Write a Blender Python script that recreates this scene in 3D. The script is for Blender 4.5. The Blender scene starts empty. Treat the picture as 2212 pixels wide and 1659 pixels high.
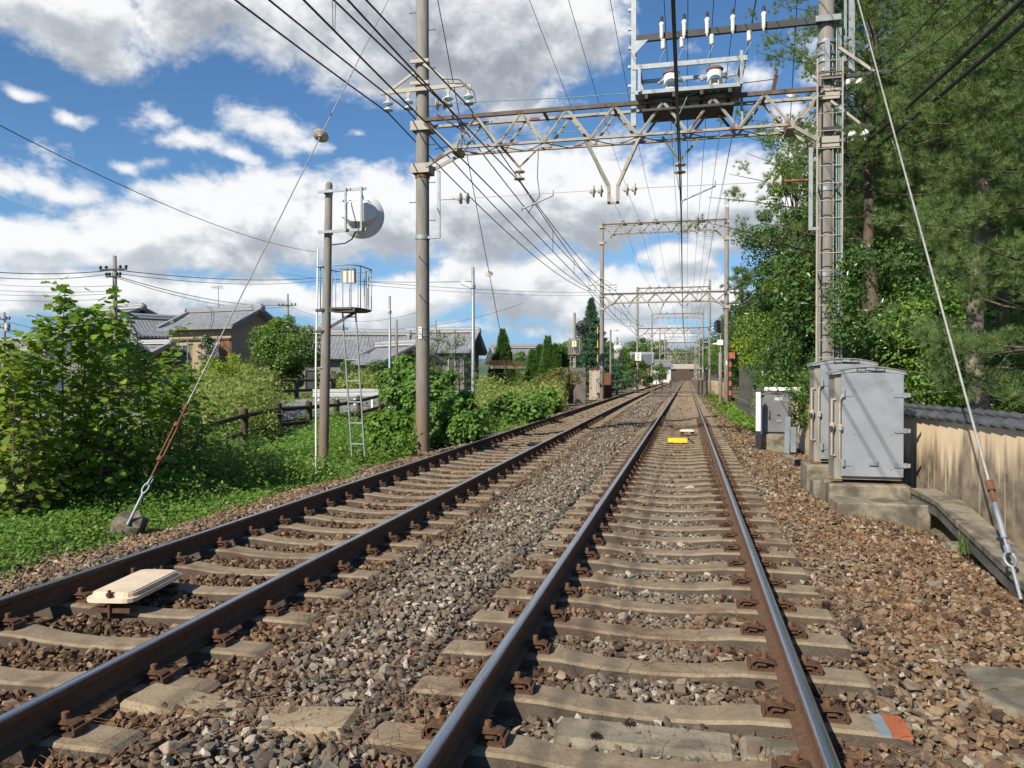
import bpy, math, random
import numpy as np
from mathutils import Vector, Matrix, Euler
R = math.radians
scene = bpy.context.scene
col = scene.collection
rng = np.random.default_rng(7)
random.seed(7)

# ------------------------------------------------------------------ camera, sun, sky, exposure
# units: metres. z = 0 is the top of the rails, +Y runs along the track, X to the right.
EYE = Vector((0, 0, 1.45))
FPX = 1660.0                       # focal length for a 2212 px wide picture
cam_d = bpy.data.cameras.new('camera')
cam = bpy.data.objects.new('camera', cam_d); col.objects.link(cam)
cam.location = EYE
cam.rotation_euler = (R(90 - 0.57), 0, R(12.83))
cam_d.sensor_width = 36; cam_d.lens = 36 * FPX / 2212
cam_d.clip_start = 0.05; cam_d.clip_end = 3000
scene.camera = cam
CM = Euler(cam.rotation_euler).to_matrix()
def ray(px, py): return CM @ Vector(((px - 1106) / FPX, (829.5 - py) / FPX, -1))
def at(px, py, d): return EYE + ray(px, py) * d
def gnd(px, py, z):
    r = ray(px, py); return EYE + r * ((z - EYE.z) / r.z)
def aty(px, py, Y):
    r = ray(px, py); return EYE + r * (Y / r.y)

LIGHT = Vector((0.55, 1.15, -1.0)).normalized()          # direction the sunlight travels
sun_d = bpy.data.lights.new('sun', 'SUN'); sun = bpy.data.objects.new('sun', sun_d); col.objects.link(sun)
sun_d.energy = 5.0; sun_d.angle = R(0.53); sun_d.color = (1.0, 0.92, 0.79)
sun.rotation_euler = LIGHT.to_track_quat('-Z', 'Y').to_euler()
sun.location = (-20, -30, 40)

vs = scene.view_settings
vs.view_transform = 'Standard'; vs.look = 'None'; vs.exposure = 0.48; vs.gamma = 1.0
scene.render.film_transparent = False
scene.cycles.max_bounces = 6; scene.cycles.diffuse_bounces = 3; scene.cycles.glossy_bounces = 3
scene.cycles.transmission_bounces = 4; scene.cycles.transparent_max_bounces = 8
scene.cycles.use_denoising = True

world = bpy.data.worlds.new('World'); scene.world = world; world.use_nodes = True
def build_sky():
    nt = world.node_tree; nt.nodes.clear(); L = nt.links.new
    def N(t, **k):
        n = nt.nodes.new(t)
        for a, b in k.items(): setattr(n, a, b)
        return n
    sky = N('ShaderNodeTexSky'); sky.sky_type = 'NISHITA'; sky.sun_disc = False
    sky.sun_elevation = math.asin(-LIGHT.z); sky.sun_rotation = math.atan2(-LIGHT.x, -LIGHT.y)
    sky.air_density = 1.0; sky.dust_density = 0.4; sky.ozone_density = 2.0
    # density of the cumulus field at a direction (azimuth, elevation)
    blobs = [(110, -10, 300, 105, 1.0), (430, -20, 300, 130, 1.0), (650, 40, 180, 110, .9), (860, 30, 300, 190, 1.3), (1080, 80, 270, 190, 1.3), (1265, 40, 110, 130, .9),
             (160, 243, 50, 20, .45), (330, 252, 80, 32, .5), (420, 310, 110, 38, .6), (490, 335, 60, 24, .5), (575, 268, 105, 48, .6), (655, 300, 55, 22, .4),
             (315, 355, 55, 24, .45), (25, 195, 60, 18, .5), (60, 375, 140, 52, .6), (140, 410, 110, 45, .6), (125, 318, 40, 28, .3), (20, 340, 80, 30, .4),
             (530, 475, 240, 118, 1.25), (320, 510, 260, 85, 1.1), (90, 515, 240, 68, 1.0), (830, 470, 210, 125, 1.2), (1060, 450, 230, 165, 1.3),
             (1260, 440, 240, 145, 1.25), (1430, 440, 170, 95, 1.1), (1590, 430, 140, 125, 1.2), (1560, 520, 120, 70, .9), (1760, 430, 200, 160, 1.1),
             (220, 636, 330, 62, 1.15), (560, 636, 240, 55, 1.1), (850, 645, 260, 62, 1.15), (1120, 612, 260, 90, 1.2), (1320, 645, 200, 75, 1.1), (1500, 640, 150, 60, 1), (1360, 720, 170, 40, .9), (1480, 565, 130, 55, 1),
             (50, 605, 110, 26, .5), (40, 660, 200, 30, .6), (1000, 705, 300, 22, .4), (1610, 150, 80, 38, .5), (1710, 275, 90, 65, .8), (1480, 100, 50, 25, .3), (1790, 120, 110, 80, .5), (780, 268, 30, 12, .35),
             (2300, 300, 300, 240, .9), (-400, 300, 240, 150, .9), (-500, 600, 500, 90, 1), (2600, 600, 500, 120, 1)]
    g = bpy.data.node_groups.new('cloud_field', 'ShaderNodeTree')
    g.interface.new_socket('azel', in_out='INPUT', socket_type='NodeSocketVector')
    g.interface.new_socket('density', in_out='OUTPUT', socket_type='NodeSocketFloat')
    gi = g.nodes.new('NodeGroupInput'); go = g.nodes.new('NodeGroupOutput'); GL = g.links.new
    def m(op, a, b=None, c=None):
        n = g.nodes.new('ShaderNodeMath'); n.operation = op
        for i, v in enumerate((a, b, c)):
            if v is None: continue
            if isinstance(v, (int, float)): n.inputs[i].default_value = v
            else: GL(v, n.inputs[i])
        return n.outputs[0]
    def noise(scale, detail, rough, dist=0.0):
        mp = g.nodes.new('ShaderNodeMapping'); GL(gi.outputs[0], mp.inputs[0]); mp.inputs['Scale'].default_value = (1, 1.45, 1)
        n = g.nodes.new('ShaderNodeTexNoise'); GL(mp.outputs[0], n.inputs['Vector'])
        n.inputs['Scale'].default_value = scale; n.inputs['Detail'].default_value = detail; n.inputs['Roughness'].default_value = rough
        n.inputs['Distortion'].default_value = dist
        return n.outputs[0]
    # warp the blob outlines so that none of them reads as an ellipse
    wn = g.nodes.new('ShaderNodeTexNoise'); GL(gi.outputs[0], wn.inputs['Vector']); wn.inputs['Scale'].default_value = 7; wn.inputs['Detail'].default_value = 4
    wv = g.nodes.new('ShaderNodeVectorMath'); wv.operation = 'MULTIPLY_ADD'; GL(wn.outputs['Color'], wv.inputs[0])
    wv.inputs[1].default_value = (.12, .07, 0); GL(gi.outputs[0], wv.inputs[2])
    wo = g.nodes.new('ShaderNodeVectorMath'); wo.operation = 'ADD'; GL(wv.outputs[0], wo.inputs[0]); wo.inputs[1].default_value = (-.06, -.035, 0)
    acc = None
    for (px, py, w, h, a) in blobs:
        d = ray(px, py).normalized(); az = math.atan2(d.x, d.y); el = math.asin(d.z)
        s = g.nodes.new('ShaderNodeVectorMath'); s.operation = 'SUBTRACT'; GL(wo.outputs[0], s.inputs[0]); s.inputs[1].default_value = (az, el, 0)
        sc = g.nodes.new('ShaderNodeVectorMath'); sc.operation = 'MULTIPLY'; GL(s.outputs[0], sc.inputs[0]); sc.inputs[1].default_value = (FPX / w, FPX / h, 0)
        ln = g.nodes.new('ShaderNodeVectorMath'); ln.operation = 'LENGTH'; GL(sc.outputs[0], ln.inputs[0])
        v = m('MULTIPLY_ADD', ln.outputs['Value'], -a, a)
        acc = v if acc is None else m('SMOOTH_MAX', acc, v, .12)
    acc = m('MAXIMUM', acc, -0.6)
    n1 = noise(9, 9, .62, .3); n2 = noise(30, 6, .6)
    t = m('MULTIPLY_ADD', m('SUBTRACT', n1, .5), 1.75, acc)
    t = m('MULTIPLY_ADD', m('SUBTRACT', n2, .5), .5, t)
    GL(t, go.inputs[0])
    tc = N('ShaderNodeTexCoord'); sx = N('ShaderNodeSeparateXYZ'); L(tc.outputs['Generated'], sx.inputs[0])
    def M(op, a, b=None, c=None, clamp=False):
        n = N('ShaderNodeMath', operation=op, use_clamp=clamp)
        for i, v in enumerate((a, b, c)):
            if v is None: continue
            if isinstance(v, (int, float)): n.inputs[i].default_value = v
            else: L(v, n.inputs[i])
        return n.outputs[0]
    az = M('ARCTAN2', sx.outputs[0], sx.outputs[1]); el = M('ARCSINE', sx.outputs[2])
    def dens(daz, de):
        c = N('ShaderNodeCombineXYZ'); L(M('ADD', az, daz), c.inputs[0]); L(M('ADD', el, de), c.inputs[1])
        gn = N('ShaderNodeGroup'); gn.node_tree = g; L(c.outputs[0], gn.inputs[0]); return gn.outputs[0]
    d0 = dens(0, 0); d1 = dens(-.006, .018); d2 = dens(-.02, .055)
    def smooth(v, a, b):
        n = N('ShaderNodeMapRange'); n.interpolation_type = 'SMOOTHSTEP'; L(v, n.inputs['Value'])
        n.inputs['From Min'].default_value = a; n.inputs['From Max'].default_value = b; return n.outputs[0]
    alpha = M('MULTIPLY', smooth(d0, .02, .50), .97)
    # thick cloud above a point hides the sun from it: grey bases, bright tops
    thick = smooth(M('ADD', M('MULTIPLY', d1, .45), M('MULTIPLY', d2, .55)), .0, 1.15)
    edge = smooth(M('SUBTRACT', d0, d1), -.35, .45)
    hi = M('MULTIPLY', smooth(el, .29, .42), smooth(d0, .15, .8))
    lit = M('ADD', M('SUBTRACT', 1.06, M('MULTIPLY', thick, .47)), M('MULTIPLY', M('SUBTRACT', edge, .5), .42))
    lit = M('SUBTRACT', lit, M('MULTIPLY', hi, .15))
    ramp = N('ShaderNodeValToRGB'); L(lit, ramp.inputs[0]); e = ramp.color_ramp.elements
    e[0].position = .0; e[0].color = (.19, .21, .24, 1); e[1].position = 1; e[1].color = (.76, .76, .76, 1)
    for p, c in ((.35, (.29, .31, .345, 1)), (.62, (.46, .49, .525, 1)), (.85, (.66, .675, .69, 1))):
        x = e.new(p); x.color = c
    blue = N('ShaderNodeMix', data_type='RGBA', blend_type='MULTIPLY'); blue.inputs[0].default_value = 1
    L(sky.outputs[0], blue.inputs[6]); blue.inputs[7].default_value = (.645, .94, 1.18, 1)
    bs = N('ShaderNodeVectorMath', operation='SCALE'); L(blue.outputs[2], bs.inputs[0]); bs.inputs['Scale'].default_value = 0.081
    low = N('ShaderNodeMix', data_type='RGBA'); L(M('MULTIPLY', M('SUBTRACT', 1.0, smooth(el, -.02, .22)), .85), low.inputs[0]); L(bs.outputs[0], low.inputs[6]); low.inputs[7].default_value = (.205, .365, .60, 1)
    mix = N('ShaderNodeMix', data_type='RGBA'); L(alpha, mix.inputs[0]); L(low.outputs[2], mix.inputs[6]); L(ramp.outputs[0], mix.inputs[7])
    # below the horizon the ground takes over
    bg = N('ShaderNodeBackground'); L(mix.outputs[2], bg.inputs[0]); bg.inputs[1].default_value = 0.93
    out = N('ShaderNodeOutputWorld'); L(bg.outputs[0], out.inputs[0])
build_sky()
world.cycles.sampling_method = 'MANUAL'; world.cycles.sample_map_resolution = 512

# ------------------------------------------------------------------ helpers
def tag(o, label=None, cat=None, group=None, kind=None):
    if label: o['label'] = label
    if cat: o['category'] = cat
    if group: o['group'] = group
    if kind: o['kind'] = kind
    return o
def thing(name, label, cat, loc=(0, 0, 0), rz=0, group=None):
    o = bpy.data.objects.new(name, None); col.objects.link(o)
    o.location = loc; o.rotation_euler = (0, 0, rz); o.empty_display_size = .2
    return tag(o, label, cat, group)
def wloc(o):
    v = Vector((0, 0, 0))
    while o is not None: v += Vector(o.location); o = o.parent
    return v
def copy_tree(o, parent=None):
    c = o.copy(); col.objects.link(c)
    if parent is not None: c.parent = parent; c.matrix_parent_inverse = o.matrix_parent_inverse
    for ch in [x for x in o.children if x.parent == o]: copy_tree(ch, c)
    return c
def frame(axis):
    a = Vector(axis).normalized(); h = Vector((0, 0, 1)) if abs(a.z) < .95 else Vector((1, 0, 0))
    u = a.cross(h).normalized(); v = u.cross(a).normalized()
    return a, u, v
class MB:
    def __init__(s): s.v = []; s.f = []; s.mi = []; s.sm = []
    def add(s, vs, fs, mi=0, sm=False):
        b = len(s.v); s.v += [tuple(p) for p in vs]
        for f in fs: s.f.append(tuple(i + b for i in f)); s.mi.append(mi); s.sm.append(sm)
        return s
    def box(s, c, size, rz=0, mi=0, rot=None):
        x, y, z = (k / 2 for k in size); M = rot if rot is not None else Matrix.Rotation(rz, 3, 'Z'); c = Vector(c)
        vs = [c + M @ Vector(p) for p in ((-x, -y, -z), (x, -y, -z), (x, y, -z), (-x, y, -z), (-x, -y, z), (x, -y, z), (x, y, z), (-x, y, z))]
        return s.add(vs, ((0, 3, 2, 1), (4, 5, 6, 7), (0, 1, 5, 4), (1, 2, 6, 5), (2, 3, 7, 6), (3, 0, 4, 7)), mi)
    def bbox(s, c, size, bev=.02, rz=0, mi=0):          # box with chamfered upright and top edges
        x, y, z = (k / 2 for k in size); M = Matrix.Rotation(rz, 3, 'Z'); c = Vector(c); vs = []
        for (zz, i) in ((-z, 0), (z - bev, 0), (z, bev)):
            for p in ((-x + i, -y + bev + i * .0), (-x + bev, -y + i), (x - bev, -y + i), (x - i, -y + bev), (x - i, y - bev), (x - bev, y - i), (-x + bev, y - i), (-x + i, y - bev)):
                vs.append(c + M @ Vector((p[0], p[1], zz)))
        fs = [tuple(range(7, -1, -1)), tuple(range(16, 24))]
        for k in (0, 8):
            for i in range(8): j = (i + 1) % 8; fs.append((k + i, k + j, k + 8 + j, k + 8 + i))
        return s.add(vs, fs, mi)
    def cyl(s, a, b, r0, r1=None, n=10, mi=0, cap=True):
        r1 = r0 if r1 is None else r1; a = Vector(a); b = Vector(b); _, u, v = frame(b - a); vs = []
        for (c, r) in ((a, r0), (b, r1)):
            for i in range(n):
                t = 2 * math.pi * i / n; vs.append(c + u * (r * math.cos(t)) + v * (r * math.sin(t)))
        bidx = len(s.v)
        s.add(vs, [((i + 1) % n, i, n + i, n + (i + 1) % n) for i in range(n)], mi, True)
        if cap: s.add(vs, [tuple(range(n)), tuple(range(2 * n - 1, n - 1, -1))], mi)
        return s
    def bar(s, a, b, w, h=None, mi=0, up=(0, 0, 1), ext=0.0):   # rectangular bar a to b, w across, h upwards
        h = w if h is None else h; a = Vector(a); b = Vector(b); d = (b - a).normalized(); a = a - d * ext; b = b + d * ext
        up = Vector(up)
        if abs(d.dot(up)) > .97: up = Vector((0, 1, 0))
        u = d.cross(up).normalized() * (w / 2); v = u.normalized().cross(d).normalized() * (h / 2)
        vs = [a - u - v, a + u - v, a + u + v, a - u + v, b - u - v, b + u - v, b + u + v, b - u + v]
        return s.add(vs, ((0, 1, 2, 3), (7, 6, 5, 4), (0, 4, 5, 1), (1, 5, 6, 2), (2, 6, 7, 3), (3, 7, 4, 0)), mi)
    def angle(s, a, b, w, t=.008, mi=0, up=(0, 0, 1), flip=1):   # L-section bar
        a = Vector(a); b = Vector(b); d = (b - a).normalized(); up = Vector(up)
        if abs(d.dot(up)) > .97: up = Vector((0, 1, 0))
        u = d.cross(up).normalized() * flip; v = u.cross(d).normalized() * flip
        pr = [(0, 0), (w, 0), (w, t), (t, t), (t, w), (0, w)]
        vs = [p + u * (x - w * .3) + v * (y - w * .3) for p in (a, b) for x, y in pr]
        n = 6
        return s.add(vs, [(i, (i + 1) % n, n + (i + 1) % n, n + i) for i in range(n)] + [(0, 1, 2, 3), (0, 3, 4, 5), (6, 9, 8, 7), (6, 11, 10, 9)], mi)
    def tube(s, pts, r, n=6, mi=0, cap=True):
        pts = [Vector(p) for p in pts]; rs = r if isinstance(r, (list, tuple)) else [r] * len(pts)
        vs = []; u = None
        for i, p in enumerate(pts):
            d = (pts[min(i + 1, len(pts) - 1)] - pts[max(i - 1, 0)]).normalized()
            if u is None: _, u, v = frame(d)
            else:
                u = (u - d * u.dot(d))
                u = u.normalized() if u.length > 1e-6 else frame(d)[1]
            v = d.cross(u)
            for k in range(n):
                t = 2 * math.pi * k / n; vs.append(p + u * (rs[i] * math.cos(t)) + v * (rs[i] * math.sin(t)))
        fs = [(i * n + k, i * n + (k + 1) % n, (i + 1) * n + (k + 1) % n, (i + 1) * n + k) for i in range(len(pts) - 1) for k in range(n)]
        s.add(vs, fs, mi, True)
        if cap: s.add(vs, [tuple(range(n - 1, -1, -1)), tuple(range((len(pts) - 1) * n, len(pts) * n))], mi)
        return s
    def lathe(s, o, axis, prof, n=14, mi=0):          # prof: (distance along axis, radius)
        o = Vector(o); a, u, v = frame(axis); vs = []
        for (t, r) in prof:
            for k in range(n):
                g = 2 * math.pi * k / n; vs.append(o + a * t + (u * math.cos(g) + v * math.sin(g)) * max(r, 1e-4))
        fs = [(i * n + (k + 1) % n, i * n + k, (i + 1) * n + k, (i + 1) * n + (k + 1) % n) for i in range(len(prof) - 1) for k in range(n)]
        return s.add(vs, fs, mi, True)
    def prism(s, pts, off, mi=0):                     # closed outline extruded along off
        pts = [Vector(p) for p in pts]; off = Vector(off); n = len(pts)
        return s.add(pts + [p + off for p in pts], [tuple(range(n - 1, -1, -1)), tuple(range(n, 2 * n))] + [(i, (i + 1) % n, n + (i + 1) % n, n + i) for i in range(n)], mi)
    def build(s, name, mats, parent=None, world=True, smooth=None):
        mats = mats if isinstance(mats, (list, tuple)) else [mats]
        va = np.array(s.v, dtype=np.float64)
        if parent is not None: org = np.array(wloc(parent)) if world else np.zeros(3)
        else: org = np.array([(va[:, 0].min() + va[:, 0].max()) / 2, (va[:, 1].min() + va[:, 1].max()) / 2, va[:, 2].min()]) if world else np.zeros(3)
        me = bpy.data.meshes.new(name); me.from_pydata((va - org).tolist(), [], s.f)
        for m_ in mats: me.materials.append(m_)
        me.polygons.foreach_set('material_index', s.mi)
        me.polygons.foreach_set('use_smooth', s.sm if smooth is None else [smooth] * len(s.f))
        me.update()
        o = bpy.data.objects.new(name, me); col.objects.link(o)
        if parent is not None: o.parent = parent
        else: o.location = org
        return o
def npmesh(name, V, F, mat, parent=None, rnd=None, smooth=False, org=None, mi=None):
    """bulk mesh from arrays, F is (n, k)"""
    V = np.asarray(V, dtype=np.float64); F = np.asarray(F, dtype=np.int32)
    if org is None:
        org = np.array(wloc(parent)) if parent is not None else np.array([(V[:, 0].min() + V[:, 0].max()) / 2, (V[:, 1].min() + V[:, 1].max()) / 2, V[:, 2].min()])
    me = bpy.data.meshes.new(name); n, k = F.shape
    me.vertices.add(len(V)); me.vertices.foreach_set('co', (V - org).astype(np.float32).ravel())
    me.loops.add(n * k); me.loops.foreach_set('vertex_index', F.ravel())
    me.polygons.add(n); me.polygons.foreach_set('loop_start', np.arange(0, n * k, k, dtype=np.int32))
    if smooth: me.polygons.foreach_set('use_smooth', np.ones(n, dtype=bool))
    for m_ in (mat if isinstance(mat, (list, tuple)) else [mat]): me.materials.append(m_)
    if mi is not None: me.polygons.foreach_set('material_index', np.asarray(mi, dtype=np.int32))
    if rnd is not None:
        a = me.attributes.new('rnd', 'FLOAT', 'FACE'); a.data.foreach_set('value', np.asarray(rnd, dtype=np.float32))
    me.update(calc_edges=True)
    o = bpy.data.objects.new(name, me); col.objects.link(o)
    if parent is not None: o.parent = parent
    else: o.location = org
    return o

# ------------------------------------------------------------------ materials
def newmat(name):
    m = bpy.data.materials.new(name); m.use_nodes = True; nt = m.node_tree; nt.nodes.clear()
    out = nt.nodes.new('ShaderNodeOutputMaterial'); return m, nt, out
def nodes(nt):
    L = nt.links.new
    def N(t, **k):
        n = nt.nodes.new(t)
        for a, b in k.items(): setattr(n, a, b)
        return n
    def S(n, **k):
        for a, b in k.items():
            i = n.inputs[a.replace('_', ' ')] if isinstance(a, str) else n.inputs[a]
            if hasattr(b, 'links') or hasattr(b, 'is_linked'): L(b, i)
            else: i.default_value = b
        return n
    def ramp(fac, stops):
        r = N('ShaderNodeValToRGB'); L(fac, r.inputs[0]); e = r.color_ramp.elements
        while len(e) < len(stops): e.new(.5)
        for x, (p, c) in zip(e, stops): x.position = p; x.color = (*c, 1) if len(c) == 3 else c
        return r.outputs[0]
    def noise(vec, scale, detail=4, rough=.55, dist=0):
        n = N('ShaderNodeTexNoise'); L(vec, n.inputs['Vector']); n.inputs['Scale'].default_value = scale; n.inputs['Detail'].default_value = detail
        n.inputs['Roughness'].default_value = rough; n.inputs['Distortion'].default_value = dist; return n.outputs[0]
    def mapv(vec, sc): n = N('ShaderNodeMapping'); L(vec, n.inputs[0]); n.inputs['Scale'].default_value = sc; return n.outputs[0]
    def mix(f, a, b, mode='MIX'):
        n = N('ShaderNodeMix', data_type='RGBA', blend_type=mode)
        for i, v in ((0, f), (6, a), (7, b)):
            if hasattr(v, 'is_linked'): L(v, n.inputs[i])
            elif isinstance(v, (int, float)): n.inputs[i].default_value = v
            else: n.inputs[i].default_value = (*v, 1) if len(v) == 3 else v
        return n.outputs[2]
    def math_(op, a, b=None, c=None, clamp=False):
        n = N('ShaderNodeMath', operation=op, use_clamp=clamp)
        for i, v in enumerate((a, b, c)):
            if v is None: continue
            if isinstance(v, (int, float)): n.inputs[i].default_value = v
            else: L(v, n.inputs[i])
        return n.outputs[0]
    def mrange(v, a, b, c=0, d=1):
        n = N('ShaderNodeMapRange'); L(v, n.inputs[0]); n.inputs[1].default_value = a; n.inputs[2].default_value = b; n.inputs[3].default_value = c; n.inputs[4].default_value = d
        n.interpolation_type = 'SMOOTHSTEP'; return n.outputs[0]
    return L, N, S, ramp, noise, mapv, mix, math_, mrange
def mat(name, c1, c2=None, rough=.7, metal=0., scale=6., bump=.0, bscale=40., spots=None, coord='Object', stretch=(1, 1, 1), spec=.4):
    """noise mix of two colours, optional patches spots=(colour, scale, lo, hi), optional bump"""
    m, nt, out = newmat(name); L, N, S, ramp, noise, mapv, mix, math_, mrange = nodes(nt)
    tc = N('ShaderNodeTexCoord').outputs['Object'] if coord == 'Object' else N('ShaderNodeNewGeometry').outputs['Position']
    v = mapv(tc, stretch)
    b = N('ShaderNodeBsdfPrincipled'); b.inputs['Roughness'].default_value = rough; b.inputs['Metallic'].default_value = metal; b.inputs['Specular IOR Level'].default_value = spec
    c2 = c2 or tuple(x * .75 for x in c1)
    c = mix(mrange(noise(v, scale, 5, .6), .3, .7), c1, c2)
    if spots:
        f = mrange(noise(v, spots[1], 6, .65, .4), spots[2], spots[3]); c = mix(f, c, spots[0])
    L(c, b.inputs['Base Color'])
    if bump:
        bp = N('ShaderNodeBump'); bp.inputs['Strength'].default_value = bump; bp.inputs['Distance'].default_value = .01
        L(noise(v, bscale, 5, .6), bp.inputs['Height']); L(bp.outputs[0], b.inputs['Normal'])
    L(b.outputs[0], out.inputs[0]); return m
def leafmat(name, stops, trans=.4, rough=.5, tcol=(.30, .42, .03), vary=.35, nscale=.7, gain=1.3):
    """foliage: per leaf hue from the face attribute 'rnd', patches of hue by place, light through the leaf"""
    m, nt, out = newmat(name); L, N, S, ramp, noise, mapv, mix, math_, mrange = nodes(nt)
    stops = [(p, tuple(min(.6, x * gain) for x in c)) for p, c in stops]
    at_ = N('ShaderNodeAttribute'); at_.attribute_name = 'rnd'
    pos = N('ShaderNodeNewGeometry').outputs['Position']
    f = math_('ADD', math_('MULTIPLY', at_.outputs['Fac'], 1 - vary), math_('MULTIPLY', noise(pos, nscale, 3), vary))
    c = ramp(f, stops)
    d = N('ShaderNodeBsdfPrincipled'); L(c, d.inputs['Base Color']); d.inputs['Roughness'].default_value = rough; d.inputs['Specular IOR Level'].default_value = .35
    if trans:
        t = N('ShaderNodeBsdfTranslucent'); L(mix(.5, c, tcol), t.inputs[0])
        x = N('ShaderNodeMixShader'); x.inputs[0].default_value = trans; L(d.outputs[0], x.inputs[1]); L(t.outputs[0], x.inputs[2]); L(x.outputs[0], out.inputs[0])
    else: L(d.outputs[0], out.inputs[0])
    return m
MT = {}
MT['galv'] = mat('galvanised steel', (.30, .325, .345), (.235, .26, .28), .5, .35, 9, .05)
MT['galv_dull'] = mat('dull galvanised steel', (.33, .36, .37), (.25, .28, .29), .55, .3, 9, .05)
MT['gantry'] = mat('weathered beige gantry paint', (.335, .305, .245), (.27, .25, .205), .65, .0, 5, .1, 40, ((.15, .058, .022), 2.6, .54, .64))
MT['gantry_top'] = mat('rusty gantry top chord', (.075, .060, .050), (.13, .10, .08), .75, .0, 5, .1, 40, ((.11, .045, .02), 3, .52, .64))
MT['beige'] = mat('beige painted steel', (.39, .35, .285), (.33, .30, .25), .6, .0, 5, .05, 40, ((.18, .07, .03), 4, .6, .68))
MT['rust'] = mat('rusty steel', (.105, .050, .026), (.065, .034, .02), .85, .0, 30, .3, 120)
MT['rust_orange'] = mat('orange rust', (.26, .10, .035), (.16, .07, .03), .85, .0, 20, .3, 90)
MT['porcelain'] = mat('white porcelain', (.72, .71, .66), (.62, .61, .55), .2, .0, 6)
MT['porcelain_dirty'] = mat('dirty porcelain', (.50, .46, .38), (.36, .32, .25), .3, .0, 9)
MT['porcelain_blue'] = mat('pale green porcelain', (.60, .70, .69), (.48, .58, .58), .2, .0, 6)
MT['black'] = mat('black rubber', (.018, .018, .02), (.03, .03, .032), .6, 0, 8)
MT['cable'] = mat('dark cable', (.022, .021, .021), (.04, .036, .034), .55, 0, 8)
MT['wire'] = mat('dark bronze wire', (.05, .04, .036), (.035, .03, .03), .5, .3, 8)
MT['copper'] = mat('green copper wire', (.17, .30, .27), (.12, .22, .20), .6, 0, 8)
MT['guy'] = mat('steel guy strand', (.42, .40, .36), (.30, .29, .27), .5, .3, 12)
MT['white'] = mat('white paint', (.78, .78, .76), (.70, .70, .68), .45, 0, 4)
MT['cream_plate'] = mat('cream resin plate', (.70, .58, .42), (.60, .46, .33), .5, 0, 5, .1, 60, ((.30, .16, .09), 6, .62, .75))
MT['yellow'] = mat('yellow plastic', (.80, .58, .02), (.72, .50, .02), .45, 0, 4)
MT['orange'] = mat('orange paint', (.40, .12, .05), (.30, .085, .04), .55, 0, 6)
MT['darkgrey'] = mat('dark grey paint', (.045, .047, .05), (.03, .032, .035), .6, 0, 5)
MT['cab_front'] = mat('grey cabinet paint', (.225, .24, .258), (.265, .28, .295), .45, 0, 1.3, .03, 30, ((.165, .178, .192), 1.1, .48, .72), stretch=(1, 1, 1.6))
MT['cab_side'] = mat('tan cabinet side paint', (.27, .245, .20), (.21, .19, .155), .6, 0, 2, .05, 40, ((.22, .14, .075), 2.2, .5, .7), stretch=(3, 3, .6))  # sides tanner than the doors, with upright brown blotches
MT['cab_small'] = mat('old grey cabinet paint', (.135, .14, .145), (.175, .18, .185), .55, 0, 2, .05, 40)
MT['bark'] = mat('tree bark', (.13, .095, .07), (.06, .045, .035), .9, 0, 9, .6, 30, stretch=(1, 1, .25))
MT['bark_pale'] = mat('bark with painted sunlight', (.26, .21, .165), (.15, .12, .095), .9, 0, 9, .6, 30, stretch=(1, 1, .25))  # sunlight put into the colour: a lighter copy of the bark
MT['log'] = mat('dark brown log', (.085, .055, .04), (.045, .03, .024), .85, 0, 10, .5, 50, stretch=(1, 1, .4))
MT['darkwood'] = mat('dark timber', (.055, .038, .028), (.09, .06, .042), .8, 0, 6, .2, 40, stretch=(4, 4, .5))
MT['warmwood'] = mat('sun bleached timber', (.23, .11, .05), (.10, .055, .035), .8, 0, 5, .2, 40, stretch=(8, 8, .4))
MT['stucco'] = mat('tan stucco', (.36, .27, .19), (.30, .22, .155), .9, 0, 3, .1, 80)
MT['plaster_grey'] = mat('mid grey plaster', (.22, .20, .18), (.16, .15, .14), .9, 0, 3, .1, 80)  # mottled grey wall colour shared by several houses
MT['whitewall'] = mat('white plaster', (.75, .74, .71), (.66, .65, .62), .8, 0, 3)
MT['glass'] = mat('window glass', (.05, .06, .07), (.08, .09, .10), .08, 0, 2, spec=.8)
MT['asphalt'] = mat('grey path', (.27, .26, .24), (.21, .20, .19), .9, 0, 4, .2, 80)
MT['red'] = mat('red paint', (.45, .05, .03), (.35, .05, .03), .6, 0, 6)
MT['ridge'] = mat('roof ridge tile', (.20, .205, .215), (.28, .285, .295), .5, 0, 12, .2, 30)
MT['capwhite'] = mat('pale ridge plaster', (.52, .50, .47), (.42, .41, .39), .7, 0, 6)

def mat_pole():
    m, nt, out = newmat('spun concrete pole'); L, N, S, ramp, noise, mapv, mix, math_, mrange = nodes(nt)
    tc = N('ShaderNodeTexCoord').outputs['Object']; b = N('ShaderNodeBsdfPrincipled'); b.inputs['Roughness'].default_value = .85
    c = mix(mrange(noise(mapv(tc, (3, 3, .5)), 5, 5), .3, .7), (.235, .215, .185), (.175, .16, .14))
    sz = N('ShaderNodeSeparateXYZ'); L(tc, sz.inputs[0])
    f = math_('MULTIPLY', mrange(sz.outputs[2], 3.0, .3), math_('ADD', .45, math_('MULTIPLY', noise(mapv(tc, (4, 4, .4)), 4, 4), .6)), clamp=True)
    c = mix(f, c, (.165, .10, .062))           # brown brake dust low on the pole
    L(c, b.inputs['Base Color']); bp = N('ShaderNodeBump'); bp.inputs['Strength'].default_value = .25; bp.inputs['Distance'].default_value = .008
    L(noise(tc, 60, 4), bp.inputs['Height']); L(bp.outputs[0], b.inputs['Normal']); L(b.outputs[0], out.inputs[0]); return m
MT['pole'] = mat_pole()
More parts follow.
